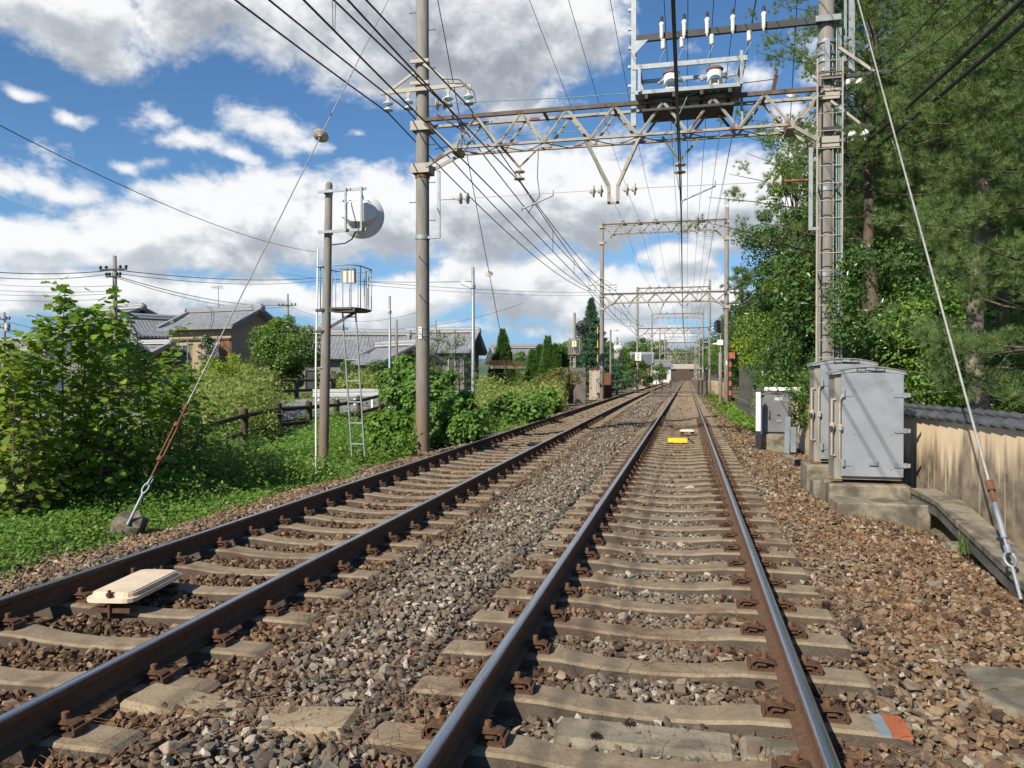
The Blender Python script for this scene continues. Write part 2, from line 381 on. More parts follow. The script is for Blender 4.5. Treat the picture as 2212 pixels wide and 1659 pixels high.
def mat_concrete(name, a, bcol, stain, lo=.5, hi=.72, sc=2.5):
    m, nt, out = newmat(name); L, N, S, ramp, noise, mapv, mix, math_, mrange = nodes(nt)
    tc = N('ShaderNodeTexCoord').outputs['Object']; b = N('ShaderNodeBsdfPrincipled'); b.inputs['Roughness'].default_value = .9
    rnd = N('ShaderNodeObjectInfo').outputs['Random']
    off = N('ShaderNodeVectorMath', operation='ADD'); L(tc, off.inputs[0]); cb = N('ShaderNodeCombineXYZ'); L(math_('MULTIPLY', rnd, 50), cb.inputs[0]); L(math_('MULTIPLY', rnd, 31), cb.inputs[1]); L(cb.outputs[0], off.inputs[1])
    v = off.outputs[0]
    c = mix(mrange(noise(v, 9, 6, .65), .32, .68), a, bcol)
    c = mix(math_('MULTIPLY', mrange(noise(v, 110, 2), .60, .72), .55), c, tuple(min(1, x * 1.7) for x in a))       # pale aggregate
    c = mix(math_('MULTIPLY', mrange(noise(v, 75, 3), .58, .66), .6), c, tuple(x * .45 for x in a))     # pits
    c = mix(math_('MULTIPLY', mrange(noise(v, sc, 5, .6, .5), lo, hi), .8), c, stain)
    L(c, b.inputs['Base Color']); bp = N('ShaderNodeBump'); bp.inputs['Strength'].default_value = .5; bp.inputs['Distance'].default_value = .01
    L(noise(v, 70, 5, .65), bp.inputs['Height']); L(bp.outputs[0], b.inputs['Normal']); L(b.outputs[0], out.inputs[0]); return m
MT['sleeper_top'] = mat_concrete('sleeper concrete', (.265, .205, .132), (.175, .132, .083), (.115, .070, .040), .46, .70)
MT['sleeper_side'] = mat_concrete('dark sleeper flank', (.085, .066, .047), (.055, .042, .031), (.07, .04, .025))  # flanks coloured much darker than the sleeper tops
MT['concrete'] = mat_concrete('old concrete', (.265, .225, .158), (.18, .152, .106), (.062, .056, .040), .44, .62, 2.2)
MT['concrete_dark'] = mat_concrete('dark mossy concrete', (.15, .135, .108), (.10, .092, .074), (.045, .043, .032), .45, .65, 3)
MT['slab'] = mat_concrete('tan concrete slab', (.30, .235, .145), (.235, .178, .108), (.15, .10, .06))
# ------------------------------------------------------------------ track geometry
def xr(y): return -0.215
def xl(y):
    y = np.minimum(np.maximum(y, -8), 80); return -3.54 - .02 * y + .00012 * y * y
G2 = .75                                   # half the distance between rail centres
def zb(x, y):                              # ballast surface
    x = np.asarray(x, float); y = np.asarray(y, float); L = xl(y)
    z = np.full(np.broadcast(x, y).shape, -.235)
    def bump(c, w): return np.clip(1 - np.abs(x - c) / w, 0, 1)
    z = z + .055 * np.clip(1.6 * bump((L + xr(y)) / 2, 1.1), 0, 1)                # crown between the tracks
    z = z - .22 * np.clip((L - 1.35 - x) / 1.2, 0, 1) ** 1.2 + .05 * np.clip(1 - np.abs(x - (L - 1.35)) / .35, 0, 1)
    z = z + .04 * np.clip(1 - np.abs(x - 1.2) / .45, 0, 1) - .28 * np.clip((x - 1.45) / 1.5, 0, 1.1)
    return z + .018 * np.sin(x * 5.1 + y * 2.3) * np.sin(y * 3.7 - x * 1.3)
def zt(x, y):                              # terrain round the line
    x = np.asarray(x, float); y = np.asarray(y, float)
    z = np.where(x < -5, -.50 - .12 * np.clip((-6.6 - x) / 3, 0, 1) + 1.0 * np.clip((-11 - x) / 4, 0, 1), -.72)
    z = np.where(x > 2.6, -.50 + .9 * np.clip((x - 4.5) / 25, 0, 1), z)
    return z + .04 * np.sin(x * .9) * np.sin(y * .7)

def ground_material():
    m, nt, out = newmat('soil and dry grass'); L, N, S, ramp, noise, mapv, mix, math_, mrange = nodes(nt)
    p = N('ShaderNodeNewGeometry').outputs['Position']; b = N('ShaderNodeBsdfPrincipled'); b.inputs['Roughness'].default_value = .95
    c = mix(mrange(noise(p, 1.5, 6), .35, .65), (.085, .095, .035), (.15, .12, .075)); c = mix(mrange(noise(p, 14, 4), .45, .7), c, (.05, .06, .025))
    L(c, b.inputs['Base Color']); bp = N('ShaderNodeBump'); bp.inputs['Strength'].default_value = .6; L(noise(p, 12, 6), bp.inputs['Height']); L(bp.outputs[0], b.inputs['Normal'])
    L(b.outputs[0], out.inputs[0]); return m
def grid(name, xs, ys, zf, m, kind=True, smooth=True):
    X, Y = np.meshgrid(xs, ys); Z = zf(X, Y); V = np.stack([X, Y, Z], -1).reshape(-1, 3); nx, ny = len(xs), len(ys)
    i = np.arange(ny - 1)[:, None] * nx + np.arange(nx - 1)[None, :]
    F = np.stack([i, i + 1, i + 1 + nx, i + nx], -1).reshape(-1, 4)
    o = npmesh(name, V, F, m, smooth=smooth); o['kind'] = 'structure'; return o
gx = np.concatenate([[-1500, -600, -300, -150, -90], np.arange(-60, 30, 1.5), [40, 60, 100, 200, 600, 1500]])
gy = np.concatenate([[-1500, -300, -60], np.arange(-20, 60, 1.5), np.arange(60, 160, 8), [200, 300, 450, 700, 1500]])
ground = grid('ground', gx, gy, zt, ground_material())

def rust_nodes(N, L, math_, mrange, noise, mix, p):
    sx = N('ShaderNodeSeparateXYZ'); L(p, sx.inputs[0]); X, Y = sx.outputs[0], sx.outputs[1]
    lc = math_('MULTIPLY_ADD', math_('MINIMUM', Y, 60.0), -.0135, -3.58)
    d1 = math_('ABSOLUTE', math_('SUBTRACT', X, lc)); d2 = math_('ABSOLUTE', math_('SUBTRACT', X, -.215))
    n = math_('MULTIPLY', math_('SUBTRACT', noise(p, 1.1, 4), .5), 1.1)
    rl = mrange(math_('ADD', d1, n), 1.75, .95)                       # left track: rust all over
    rr = math_('MULTIPLY', mrange(math_('ADD', math_('ABSOLUTE', math_('SUBTRACT', d2, .75)), n), .55, .12), .85)
    rr = math_('MAXIMUM', rr, math_('MULTIPLY', math_('MULTIPLY', mrange(Y, 7.0, 20.0), mrange(math_('ADD', d2, n), 1.5, 1.0)), .85))
    right = mrange(math_('ADD', X, n), .75, 1.35)
    shoulder = mrange(math_('ADD', X, n), -5.0, -5.5)
    return rl, rr, right, shoulder
def stone_material(name, inst):
    m, nt, out = newmat(name); L, N, S, ramp, noise, mapv, mix, math_, mrange = nodes(nt)
    p = N('ShaderNodeNewGeometry').outputs['Position']; b = N('ShaderNodeBsdfPrincipled'); b.inputs['Roughness'].default_value = .85; b.inputs['Specular IOR Level'].default_value = .3
    if inst: r = N('ShaderNodeObjectInfo').outputs['Random']; h = noise(p, 60, 4, .6)
    else:
        vo = N('ShaderNodeTexVoronoi'); L(mapv(p, (1, 1, .2)), vo.inputs['Vector']); vo.inputs['Scale'].default_value = 17
        sc = N('ShaderNodeSeparateColor'); L(vo.outputs['Color'], sc.inputs[0]); r = sc.outputs[0]; h = math_('SUBTRACT', 1.0, vo.outputs['Distance'])
    grey = ramp(r, [(0, (.070, .058, .044)), (.22, (.13, .112, .086)), (.45, (.185, .160, .122)), (.65, (.165, .112, .068)), (.86, (.24, .21, .162)), (1, (.46, .41, .33))])
    rusty = ramp(r, [(0, (.040, .024, .015)), (.3, (.082, .047, .027)), (.6, (.145, .083, .044)), (.88, (.205, .125, .070)), (1, (.30, .20, .125))])
    tan = ramp(r, [(0, (.055, .036, .023)), (.22, (.110, .070, .042)), (.52, (.188, .118, .062)), (.78, (.265, .174, .095)), (.92, (.19, .168, .135)), (1, (.44, .35, .25))])
    rl, rr, right, sh = rust_nodes(N, L, math_, mrange, noise, mix, p)
    c = mix(math_('MAXIMUM', rl, rr), grey, rusty); c = mix(math_('MAXIMUM', right, sh), c, tan)
    c = mix(mrange(noise(p, 45, 4), .4, .75), c, mix(.5, c, (.09, .06, .04)))
    L(c, b.inputs['Base Color']); bp = N('ShaderNodeBump'); bp.inputs['Strength'].default_value = .35 if inst else 1.0; bp.inputs['Distance'].default_value = .006 if inst else .03
    L(h, bp.inputs['Height']); L(bp.outputs[0], b.inputs['Normal']); L(b.outputs[0], out.inputs[0]); return m
bx = np.concatenate([np.arange(-8.4, 3.41, .12)]); by = np.concatenate([np.arange(-8, 14, .15), np.arange(14, 40, .6), np.arange(40, 341, 5)])
def zbed(x, y):
    z = zb(x, y) - .022; L = xl(y)
    z = np.where(x < L - 2.75, z - .5 * np.clip(L - 2.75 - x, 0, 1), z)
    return z - .6 * np.clip(x - 3.1, 0, .4)
bed = grid('ballast_bed', bx, by, zbed, stone_material('ballast texture', False))

# --- sleepers, with their rail clips
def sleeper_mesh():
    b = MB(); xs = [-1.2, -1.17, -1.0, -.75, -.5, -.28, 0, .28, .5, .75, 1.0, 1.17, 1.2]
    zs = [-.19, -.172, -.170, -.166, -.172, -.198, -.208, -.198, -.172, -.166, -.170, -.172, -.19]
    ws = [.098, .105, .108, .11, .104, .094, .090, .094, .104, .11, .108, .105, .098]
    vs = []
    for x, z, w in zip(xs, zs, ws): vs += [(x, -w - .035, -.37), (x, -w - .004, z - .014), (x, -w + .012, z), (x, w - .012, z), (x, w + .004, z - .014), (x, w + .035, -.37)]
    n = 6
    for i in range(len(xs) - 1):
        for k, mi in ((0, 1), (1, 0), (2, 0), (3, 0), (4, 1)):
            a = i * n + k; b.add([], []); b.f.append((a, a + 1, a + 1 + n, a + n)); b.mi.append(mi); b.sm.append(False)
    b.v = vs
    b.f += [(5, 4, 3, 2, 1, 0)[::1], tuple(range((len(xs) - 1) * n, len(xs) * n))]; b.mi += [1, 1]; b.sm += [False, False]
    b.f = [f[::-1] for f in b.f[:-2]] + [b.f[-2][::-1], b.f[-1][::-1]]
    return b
def clip_mb(s):                        # spring clip seen along the rail: flat leaf, curl at the outer end, base plate with lip
    b = MB(); pr = [(.050, .022), (.085, .030), (.15, .034), (.172, .026), (.176, .006), (.165, -.010), (.150, -.006), (.147, .008), (.135, .012), (.100, .010)]
    t = .0045; w = .036
    for (x0, z0), (x1, z1) in zip(pr[:-1], pr[1:]):
        d = Vector((x1 - x0, 0, z1 - z0)).normalized(); nn = Vector((-d.z, 0, d.x)) * t; e = d * .002
        q = [Vector((x0, -w, z0)) - nn - e, Vector((x1, -w, z1)) - nn + e, Vector((x1, -w, z1)) + nn + e, Vector((x0, -w, z0)) + nn - e]
        b.prism([Vector((v.x * s, v.y, v.z - .148)) for v in (q if s > 0 else q[::-1])][::-1], (0, 2 * w, 0))
    b.box((s * .125, 0, -.168), (.13, .094, .018)); b.box((s * .187, 0, -.155), (.012, .094, .045))
    return b
def bolt_mb(s):
    b = MB(); b.cyl((s * .105, 0, -.116), (s * .105, 0, -.108), .026, n=14)
    b.cyl((s * .105, 0, -.108), (s * .105, 0, -.078), .0175, .0165, n=6); return b
sl_me = sleeper_mesh()
def sleeper_proto(label, group, name='concrete_sleeper'):
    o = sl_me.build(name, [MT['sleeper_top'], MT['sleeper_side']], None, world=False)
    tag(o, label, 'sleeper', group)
    return o
clipm = {s: clip_mb(s) for s in (-1, 1)}; boltm = {s: bolt_mb(s) for s in (-1, 1)}
def add_clips(o):
    for rail in (-G2, G2):
        for s in (-1, 1):
            c = clipm[s].build('rail_clip', MT['rust'], o, world=False); c.location = (rail, 0, 0)
            k = boltm[s].build('bolt', MT['rust_bolt'], c, world=False)
MT['rust_bolt'] = mat('brown bolt head', (.16, .085, .04), (.10, .05, .025), .8, 0, 30, .2, 100)
SP = .588; Y0R = 2.69; Y0L = 2.35
sleeperY = {'r': [Y0R + SP * k for k in range(-3, 149)], 'l': [Y0L + SP * k for k in range(-3, 149)]}
LAB = {'r': ('concrete sleeper under the right hand track, bolted clips beside each rail', 'sleepers of the right hand track'),
       'l': ('rust browned concrete sleeper under the left hand track', 'sleepers of the left hand track')}
for side in ('r', 'l'):
    full = sleeper_proto(*LAB[side]); add_clips(full); bare = sleeper_proto(*LAB[side])
    f0 = f1 = False
    for k, y in enumerate(sleeperY[side]):
        near = k < 50
        if near: o = full if not f0 else copy_tree(full); f0 = True
        else: o = bare if not f1 else copy_tree(bare); f1 = True
        xc = float(xr(y) if side == 'r' else xl(y))
        o.location = (xc + random.uniform(-.012, .012), y + random.uniform(-.01, .01), random.uniform(-.004, .002))
        o.rotation_euler = (0, 0, random.uniform(-.008, .008) + (.016 if side == 'l' and y < 60 else 0))
        if side == 'r' and abs(y - (Y0R + SP * 2)) < .03:
            painted = o
    if side == 'r':
        painted['label'] = 'concrete sleeper with an orange and grey painted right end'
        painted.rotation_euler.z = 0
        b = MB(); b.box((1.155, 0, -.180), (.085, .212, .022), mi=0); b.build('orange_paint', MT['orange'], painted, world=False)
        b = MB(); b.box((1.083, 0, -.178), (.055, .214, .018)); b.build('grey_paint', mat('blue grey paint', (.22, .27, .30), None, .7), painted, world=False)
far = MB()
for side, fx in (('r', xr), ('l', xl)):
    for k in range(149, 480): y = (Y0R if side == 'r' else Y0L) + SP * k; far.box((float(fx(y)), y, -.21), (2.4, .22, .09))
tag(far.build('far_sleepers', MT['sleeper_top']), 'distant concrete sleepers merging towards the station', 'sleepers', kind='stuff')

# --- rails
def steel_top():
    m, nt, out = newmat('polished rail head'); L, N, S, ramp, noise, mapv, mix, math_, mrange = nodes(nt)
    p = N('ShaderNodeNewGeometry').outputs['Position']; b = N('ShaderNodeBsdfPrincipled'); b.inputs['Metallic'].default_value = 1
    L(mix(mrange(noise(mapv(p, (60, .6, 1)), 3, 4), .3, .7), (.66, .67, .70), (.48, .48, .49)), b.inputs['Base Color'])
    L(mrange(noise(mapv(p, (90, 1.2, 1)), 2, 3), .3, .7, .24, .40), b.inputs['Roughness']); L(b.outputs[0], out.inputs[0]); return m
MT['steel'] = steel_top()
MT['railside'] = mat('brown rail web', (.125, .066, .036), (.085, .043, .024), .8, .0, 25, .15, 150, coord='p')
MT['railweb_dark'] = MT['railside']
prof = [(-.0635, -.153), (-.0635, -.143), (-.018, -.128), (-.0085, -.105), (-.0085, -.055), (-.028, -.046), (-.0325, -.040), (-.0325, -.012), (-.025, -.003),
        (-.012, 0), (.012, 0), (.025, -.003), (.0325, -.012), (.0325, -.040), (.028, -.046), (.0085, -.055), (.0085, -.105), (.018, -.128), (.0635, -.143), (.0635, -.153)]
ysr = np.concatenate([np.arange(-7, 30, 1.0), np.arange(30, 90, 3), np.arange(90, 341, 10)])
def rail(fx, off, label):
    b = MB(); n = len(prof)
    vs = [(float(fx(y)) + off + px, float(y), pz) for y in ysr for px, pz in prof]; b.v = vs
    for i in range(len(ysr) - 1):
        for k in range(n):
            k2 = (k + 1) % n; b.f.append((i * n + k, i * n + k2, (i + 1) * n + k2, (i + 1) * n + k)); b.mi.append(0 if 8 <= k <= 10 else 1); b.sm.append(7 <= k <= 12)
    return tag(b.build('rail', [MT['steel'], MT['railside']]), label, 'rail', 'running rails')
rail(xr, G2, 'steel rail furthest right, its brown web sunlit on the left side')
rail(xr, -G2, 'steel rail on the left of the right hand track, second from the right')
rail(xl, G2, 'steel rail on the right of the left hand track, beside the grey ballast strip')
rail(xl, -G2, 'steel rail furthest left, nearest the green weeds')

# --- loose ballast stones (instances of a few rocks)
import bmesh
def rock(seed):
    r = random.Random(seed); bm = bmesh.new()
    for i in range(13):
        v = Vector((r.gauss(0, 1), r.gauss(0, 1), r.gauss(0, 1))).normalized() * r.uniform(.75, 1.1)
        bm.verts.new((v.x * .5, v.y * r.uniform(.34, .42), v.z * .31))
    bmesh.ops.convex_hull(bm, input=bm.verts)
    for v in [v for v in bm.verts if not v.link_faces]: bm.verts.remove(v)
    bmesh.ops.bevel(bm, geom=bm.edges[:], offset=.018, segments=1, affect='EDGES', profile=.5)
    me = bpy.data.meshes.new('rock'); bm.to_mesh(me); bm.free(); return me
stone_m = stone_material('ballast stone', True)
rocks = bpy.data.collections.new('rock_shapes')
for i in range(9):
    me = rock(i + 3); me.materials.append(stone_m); o = bpy.data.objects.new('rock_%02d' % i, me); rocks.objects.link(o)
CMt = np.array(CM.transposed())
def inview(P, mx=.18, my=.12):
    q = (P - np.array(EYE)) @ CMt.T; d = -q[:, 2]
    with np.errstate(all='ignore'):
        u = q[:, 0] / d * FPX; v = q[:, 1] / d * FPX
    return (d > .4) & (np.abs(u) < 1106 * (1 + mx)) & (np.abs(v) < 829.5 * (1 + my)), d
def jitter_grid(x0, x1, y0, y1, s, j=.5):
    xs = np.arange(x0, x1, s); ys = np.arange(y0, y1, s); X, Y = np.meshgrid(xs, ys)
    P = np.stack([X.ravel(), Y.ravel()], -1); return P + rng.uniform(-j, j, P.shape) * s
def scatter(name, P, rot, scl, idx, coll, label, cat, m=None):
    me = bpy.data.meshes.new(name); me.vertices.add(len(P)); me.vertices.foreach_set('co', P.astype(np.float32).ravel())
    for an, ty, dat in (('rot', 'FLOAT_VECTOR', rot), ('scl', 'FLOAT_VECTOR', scl)):
        a = me.attributes.new(an, ty, 'POINT'); a.data.foreach_set('vector', dat.astype(np.float32).ravel())
    a = me.attributes.new('idx', 'INT', 'POINT'); a.data.foreach_set('value', idx.astype(np.int32))
    o = bpy.data.objects.new(name, me); col.objects.link(o)
    ng = bpy.data.node_groups.new(name, 'GeometryNodeTree'); ng.interface.new_socket('Geometry', in_out='INPUT', socket_type='NodeSocketGeometry'); ng.interface.new_socket('Geometry', in_out='OUTPUT', socket_type='NodeSocketGeometry')
    n = ng.nodes.new; gi = n('NodeGroupInput'); go = n('NodeGroupOutput'); l = ng.links.new
    ip = n('GeometryNodeInstanceOnPoints'); ci = n('GeometryNodeCollectionInfo'); ci.inputs[0].default_value = coll; ci.inputs[1].default_value = True; ci.inputs[2].default_value = True
    def att(nm, ty): a = n('GeometryNodeInputNamedAttribute'); a.data_type = ty; a.inputs[0].default_value = nm; return a.outputs[0]
    er = n('FunctionNodeEulerToRotation'); l(att('rot', 'FLOAT_VECTOR'), er.inputs[0])
    mp = n('GeometryNodeMeshToPoints'); l(gi.outputs[0], mp.inputs[0])
    l(mp.outputs[0], ip.inputs['Points']); l(ci.outputs[0], ip.inputs['Instance']); ip.inputs['Pick Instance'].default_value = True
    l(att('idx', 'INT'), ip.inputs['Instance Index']); l(er.outputs[0], ip.inputs['Rotation']); l(att('scl', 'FLOAT_VECTOR'), ip.inputs['Scale']); l(ip.outputs[0], go.inputs[0])
    md = o.modifiers.new('scatter', 'NODES'); md.node_group = ng
    return tag(o, label, cat, kind='stuff')
def stones():
    Ps = []; Ss = []
    for (ya, yb_, s, size) in ((.8, 8.5, .040, .058), (8.5, 16, .050, .062), (16, 30, .075, .072), (30, 60, .14, .10)):
        p = jitter_grid(-8.4, 3.3, ya, yb_, s); x, y = p[:, 0], p[:, 1]; L = xl(y)
        k = (x > L - 2.75 + .25 * np.sin(y * 1.7) + .1 * np.sin(y * 7)) & (x < 3.15)
        for c in (L, np.full_like(x, -.215)):
            for o in (-G2, G2): k &= np.abs(x - c - o) > .095
        for side, c in (('r', np.full_like(x, -.215)), ('l', L)):
            y0 = Y0R if side == 'r' else Y0L
            ph = np.abs((y - y0 - (x - c) * (.016 if side == 'l' else 0) + SP / 2) % SP - SP / 2)
            k &= ~((np.abs(x - c) < 1.22) & (ph < .142) & ((ph < .12) | (rng.random(len(x)) < .8)))
            k &= ~((np.abs(np.abs(x - c) - G2) < .2) & (ph < .15))
        # holes for the things that stand in the ballast
        p = p[k]; x, y = p[:, 0], p[:, 1]
        z = zb(x, y) + rng.uniform(-.012, .014, len(x))
        P = np.stack([x, y, z], -1); v, d = inview(P); P = P[v]
        sz = size * rng.lognormal(-.06, .30, len(P)); big = rng.random(len(P)) < .03; sz[big] *= 1.4
        Ps.append(P); Ss.append(sz)
    # a second, sparser layer of loose stones lying on top
    p = jitter_grid(-7, 3.2, .8, 14, .13, .5); x, y = p[:, 0], p[:, 1]; L = xl(y)
    k = (x > L - 2.6)
    for c in (L, np.full_like(x, -.215)): k &= np.abs(x - c) > 1.25
    p = p[k]; P = np.stack([p[:, 0], p[:, 1], zb(p[:, 0], p[:, 1]) + .024], -1); v, d = inview(P); P = P[v]; Ps.append(P); Ss.append(.060 * rng.lognormal(0, .3, len(P)))
    P = np.concatenate(Ps); S = np.concatenate(Ss); n = len(P)
    rot = np.stack([rng.normal(0, .45, n), rng.normal(0, .45, n), rng.uniform(0, 6.28, n)], -1)
    scl = S[:, None] * rng.uniform(.8, 1.25, (n, 3))
    print('stones', n)
    scatter('ballast_stones', P, rot, scl, rng.integers(0, 9, n), rocks, 'loose brown and grey crushed stone ballast', 'ballast')
stones()
# ------------------------------------------------------------------ overhead line gantries
YG = 17.4
XL = aty(913, 600, YG).x; XR = aty(1783, 600, YG).x
def disc_string(b, top, d, n=2, mi=0, sc=1.0):      # suspension insulator discs hanging from `top` along d
    d = Vector(d).normalized(); p = Vector(top)
    pr = [(0, .018), (.03, .018), (.035, .045), (.075, .05), (.085, .115), (.10, .125), (.112, .118), (.115, .04), (.14, .025)]
    for i in range(n):
        b.lathe(p, d, [(t * sc, r * sc) for t, r in pr], 14, mi); p = p + d * .155 * sc
    return p
def bell(b, o, sc=1.0, mi=0):                       # pin insulator, base up
    b.lathe(o, (0, 0, -1), [(0, .02), (.02, .05 * sc), (.05 * sc, .075 * sc), (.07 * sc, .07 * sc), (.075 * sc, .085 * sc), (.13 * sc, .10 * sc), (.14 * sc, .05 * sc), (.22 * sc, .015)], 12, mi)
def truss(b, x0, x1, xa, xb, z1, z0, y, half, nb, w=.075, mi_top=1):
    """box truss: chords in two planes, zigzag diagonals, lacing below"""
    for s in (-1, 1):
        yy = y + s * half
        b.angle((x0, yy, z1), (x1, yy, z1), w * 1.15, .012, mi_top if s < 0 else 0, flip=-1 if s < 0 else 1); b.angle((xa, yy, z0), (xb, yy, z0), w, .010, 0)
        st = (xb - xa) / nb
        for i in range(nb):
            a = (xa + i * st, yy, z0 if i % 2 == 0 else z1); c = (xa + (i + 1) * st, yy, z1 if i % 2 == 0 else z0)
            b.bar(a, c, .014, w * .8); b.bar(a, c, w * .55, .012)
        b.bar((x0, yy, z1), (xa, yy, z0), .05, w * .7); b.bar((xb, yy, z0), (x1, yy, z1), .05, w * .7)
    st = (xb - xa) / nb
    for i in range(nb):
        s = 1 if i % 2 == 0 else -1
        b.bar((xa + i * st, y - s * half, z0 - .02), (xa + (i + 1) * st, y + s * half, z0 - .02), .035, .012)
        if i % 3 == 1: b.bar((xa + i * st, y - half, z1 - .03), (xa + i * st, y + half, z1 - .03), .06, .04, mi_top)
def knee(b, xn, xp, zn, zp, y, half):
    for s in (-1, 1): b.bar((xn, y + s * half, zn), (xp, y + s * half * .75, zp), .05, .075)
    b.box((xn, y, zn), (.16, half * 2 + .06, .15))
def band(b, x, y, z, r, h=.22, w=.46, mi=0):
    b.cyl((x, y, z - h * .4), (x, y, z + h * .4), r + .012, n=18, mi=mi)
    for s in (-1, 1): b.box((x, y + s * (r + .035), z), (w, .025, h), mi=mi)
    for sx in (-1, 1): b.box((x + sx * w * .47, y, z), (.02, 2 * r + .1, h * .9), mi=mi)

def near_gantry():
    t = thing('overhead_line_gantry', 'nearest lattice gantry with two tall concrete poles, spanning both tracks and carrying two white canisters', 'gantry', (XL, YG, -.55), 0, 'gantries over the tracks')
    rl, rr = .165, .172
    for X, r, nm in ((XL, rl, 'left'), (XR, rr, 'right')):
        b = MB(); n = 12; b.lathe((X, YG, -.9), (0, 0, 1), [(0, r), (3, r * .985), (8, r * .95), (14.2, r * .88), (14.25, 0)], 22)
        p = b.build('pole', MT['pole'], t)
        k = 0
        for z in np.arange(2.0, 13, .45):
            k += 1
            if X == XR and z > .5: continue
            s = -1 if k % 2 else 1; y = YG
            q = MB()
            if z < 5: q.cyl((X - .02 + (k % 3) * .01, YG - r * .9, z), (X + .03, YG - r - .13, z + .01), .010, n=6); q.cyl((X + .03, YG - r - .13, z + .01), (X + .031, YG - r - .14, z + .01), .016, n=6)
            else: q.cyl((X + s * r * .9, YG, z), (X + s * (r + .15), YG, z), .009, n=6); q.cyl((X + s * (r + .14), YG, z), (X + s * (r + .152), YG, z), .018, n=6)
            if z < 5 and k % 2: continue
            q.build('step_bolt', MT['rust'], p)
        if X == XL:
            q = MB(); q.box((X, YG - r - .012, 2.48), (.075, .012, .28)); q.build('number_plate', MT['white'], p)
            q = MB()
            for i in range(4): q.box((X, YG - r - .020, 2.58 - i * .065), (.030, .003, .022 if i else .03))
            q.build('plate_marks', MT['darkgrey'], p)
            q = MB()
            for z in (2.40, 2.58): q.cyl((X, YG, z), (X, YG, z + .012), r + .008, n=18)
            q.build('plate_band', MT['galv_dull'], p)
    b = MB(); truss(b, XL + .1, XR - .1, XL + .87, XR - .74, 7.44, 6.74, YG, .27, 14)
    b.build('truss_beam', [MT['gantry'], MT['gantry_top']], t)
    for xn, xp in ((XL + .87, XL + .15), (XR - .74, XR - .15)):
        b = MB(); knee(b, xn, xp, 6.74, 6.38, YG, .27); b.build('knee_brace', MT['gantry'], t)
    for X, r in ((XL, rl), (XR, rr)):
        for z in (7.36, 6.36):
            b = MB(); band(b, X, YG, z, r); b.build('pole_bracket', MT['beige'], t)
    b = MB(); b.cyl((XL, YG, 6.16), (XL, YG, 6.24), rl + .012, n=18); b.build('rusty_band', MT['rust_orange'], t)
    # side arm on the left pole with four insulator strings
    a = MB(); zA = 8.19
    a.bar((XL - .98, YG - .2, zA), (XL + 1.13, YG - .2, zA + .03), .05, .09); a.bar((XL - .8, YG - .2, zA), (XL - .1, YG - .2, 8.62), .04, .06); a.bar((XL + .85, YG - .2, zA + .03), (XL + .1, YG - .2, 8.78), .04, .06)
    for z in (8.35, 8.86): a.cyl((XL, YG, z - .05), (XL, YG, z + .05), rl + .014, n=18); a.box((XL, YG - rl - .04, z), (.46, .05, .08))
    arm = a.build('side_arm', MT['beige'], t)
    feeders = []
    for px, py, s in ((838, 212, -1), (882, 207, -1), (968, 200, 1), (1012, 190, 1)):
        p = aty(px, py, YG - .2); x = p.x
        q = MB(); q.prism([(x - .08, YG - .215, zA + .02), (x + .08, YG - .215, zA + .02), (x + .02, YG - .215, zA - .17), (x - .02, YG - .215, zA - .17)], (0, .03, 0)); q.build('hanger', MT['beige'], arm)
        q = MB(); e = disc_string(q, (x, YG - .2, zA - .17), (0, 0, -1), 2, sc=1.0); q.build('insulator', MT['porcelain_blue'], arm); feeders.append(e)
    # cross span: brackets, strain insulators and wire
    zc = 5.62
    b = MB()
    b.bar((XL + .42, YG - .05, 6.3), (XL + .42, YG - .05, 4.72), .07, .05); b.bar((XL + .1, YG - .05, 4.74), (XL + .45, YG - .05, 4.74), .06, .06); b.cyl((XL, YG, 4.70), (XL, YG, 4.80), rl + .012, n=18)
    b.bar((XR - .31, YG - .05, 6.3), (XR - .31, YG - .05, 4.55), .08, .05); b.bar((XR - .31, YG - .05, 4.58), (XR, YG - .05, 4.58), .06, .06)
    b.build('drop_bracket', MT['galv_dull'], t)
    c = MB(); i_ = MB(); xm = -1.62
    c.cyl((XL + .42, YG - .05, zc), (XL + .85, YG - .05, zc), .016, n=6); e = disc_string(i_, (XL + .85, YG - .05, zc), (1, 0, 0), 2, sc=1.1)
    c.cyl((XL + 1.15, YG - .05, zc), (xm - .55, YG - .05, zc + .02), .007, n=5); disc_string(i_, (xm - .55, YG - .05, zc), (1, 0, 0), 2, sc=1.1); disc_string(i_, (xm + .2, YG - .05, zc), (1, 0, 0), 2, sc=1.1)
    c.cyl((xm + .5, YG - .05, zc + .02), (XR - 1.15, YG - .05, zc), .007, n=5); disc_string(i_, (XR - 1.2, YG - .05, zc), (1, 0, 0), 2, sc=1.1)
    c.build('cross_span_wire', MT['guy'], t); i_.build('strain_insulator', MT['porcelain_dirty'], t)
    c = MB(); c.cyl((XR - .85, YG - .05, zc), (XR - .31, YG - .05, zc), .028, n=8); c.build('turnbuckle', MT['rust_orange'], t)
    b = MB()
    for s in (-1, 1): b.bar((xm + s * .60, YG - .27, 6.72), (xm + s * .10, YG - .05, 5.72), .05, .07); b.bar((xm + s * .10, YG - .05, 5.75), (xm + s * .10, YG - .05, 5.32), .07, .05)
    b.bar((xm - .13, YG - .05, 5.34), (xm + .13, YG - .05, 5.34), .05, .05)
    b.build('drop_frame', MT['gantry'], t)
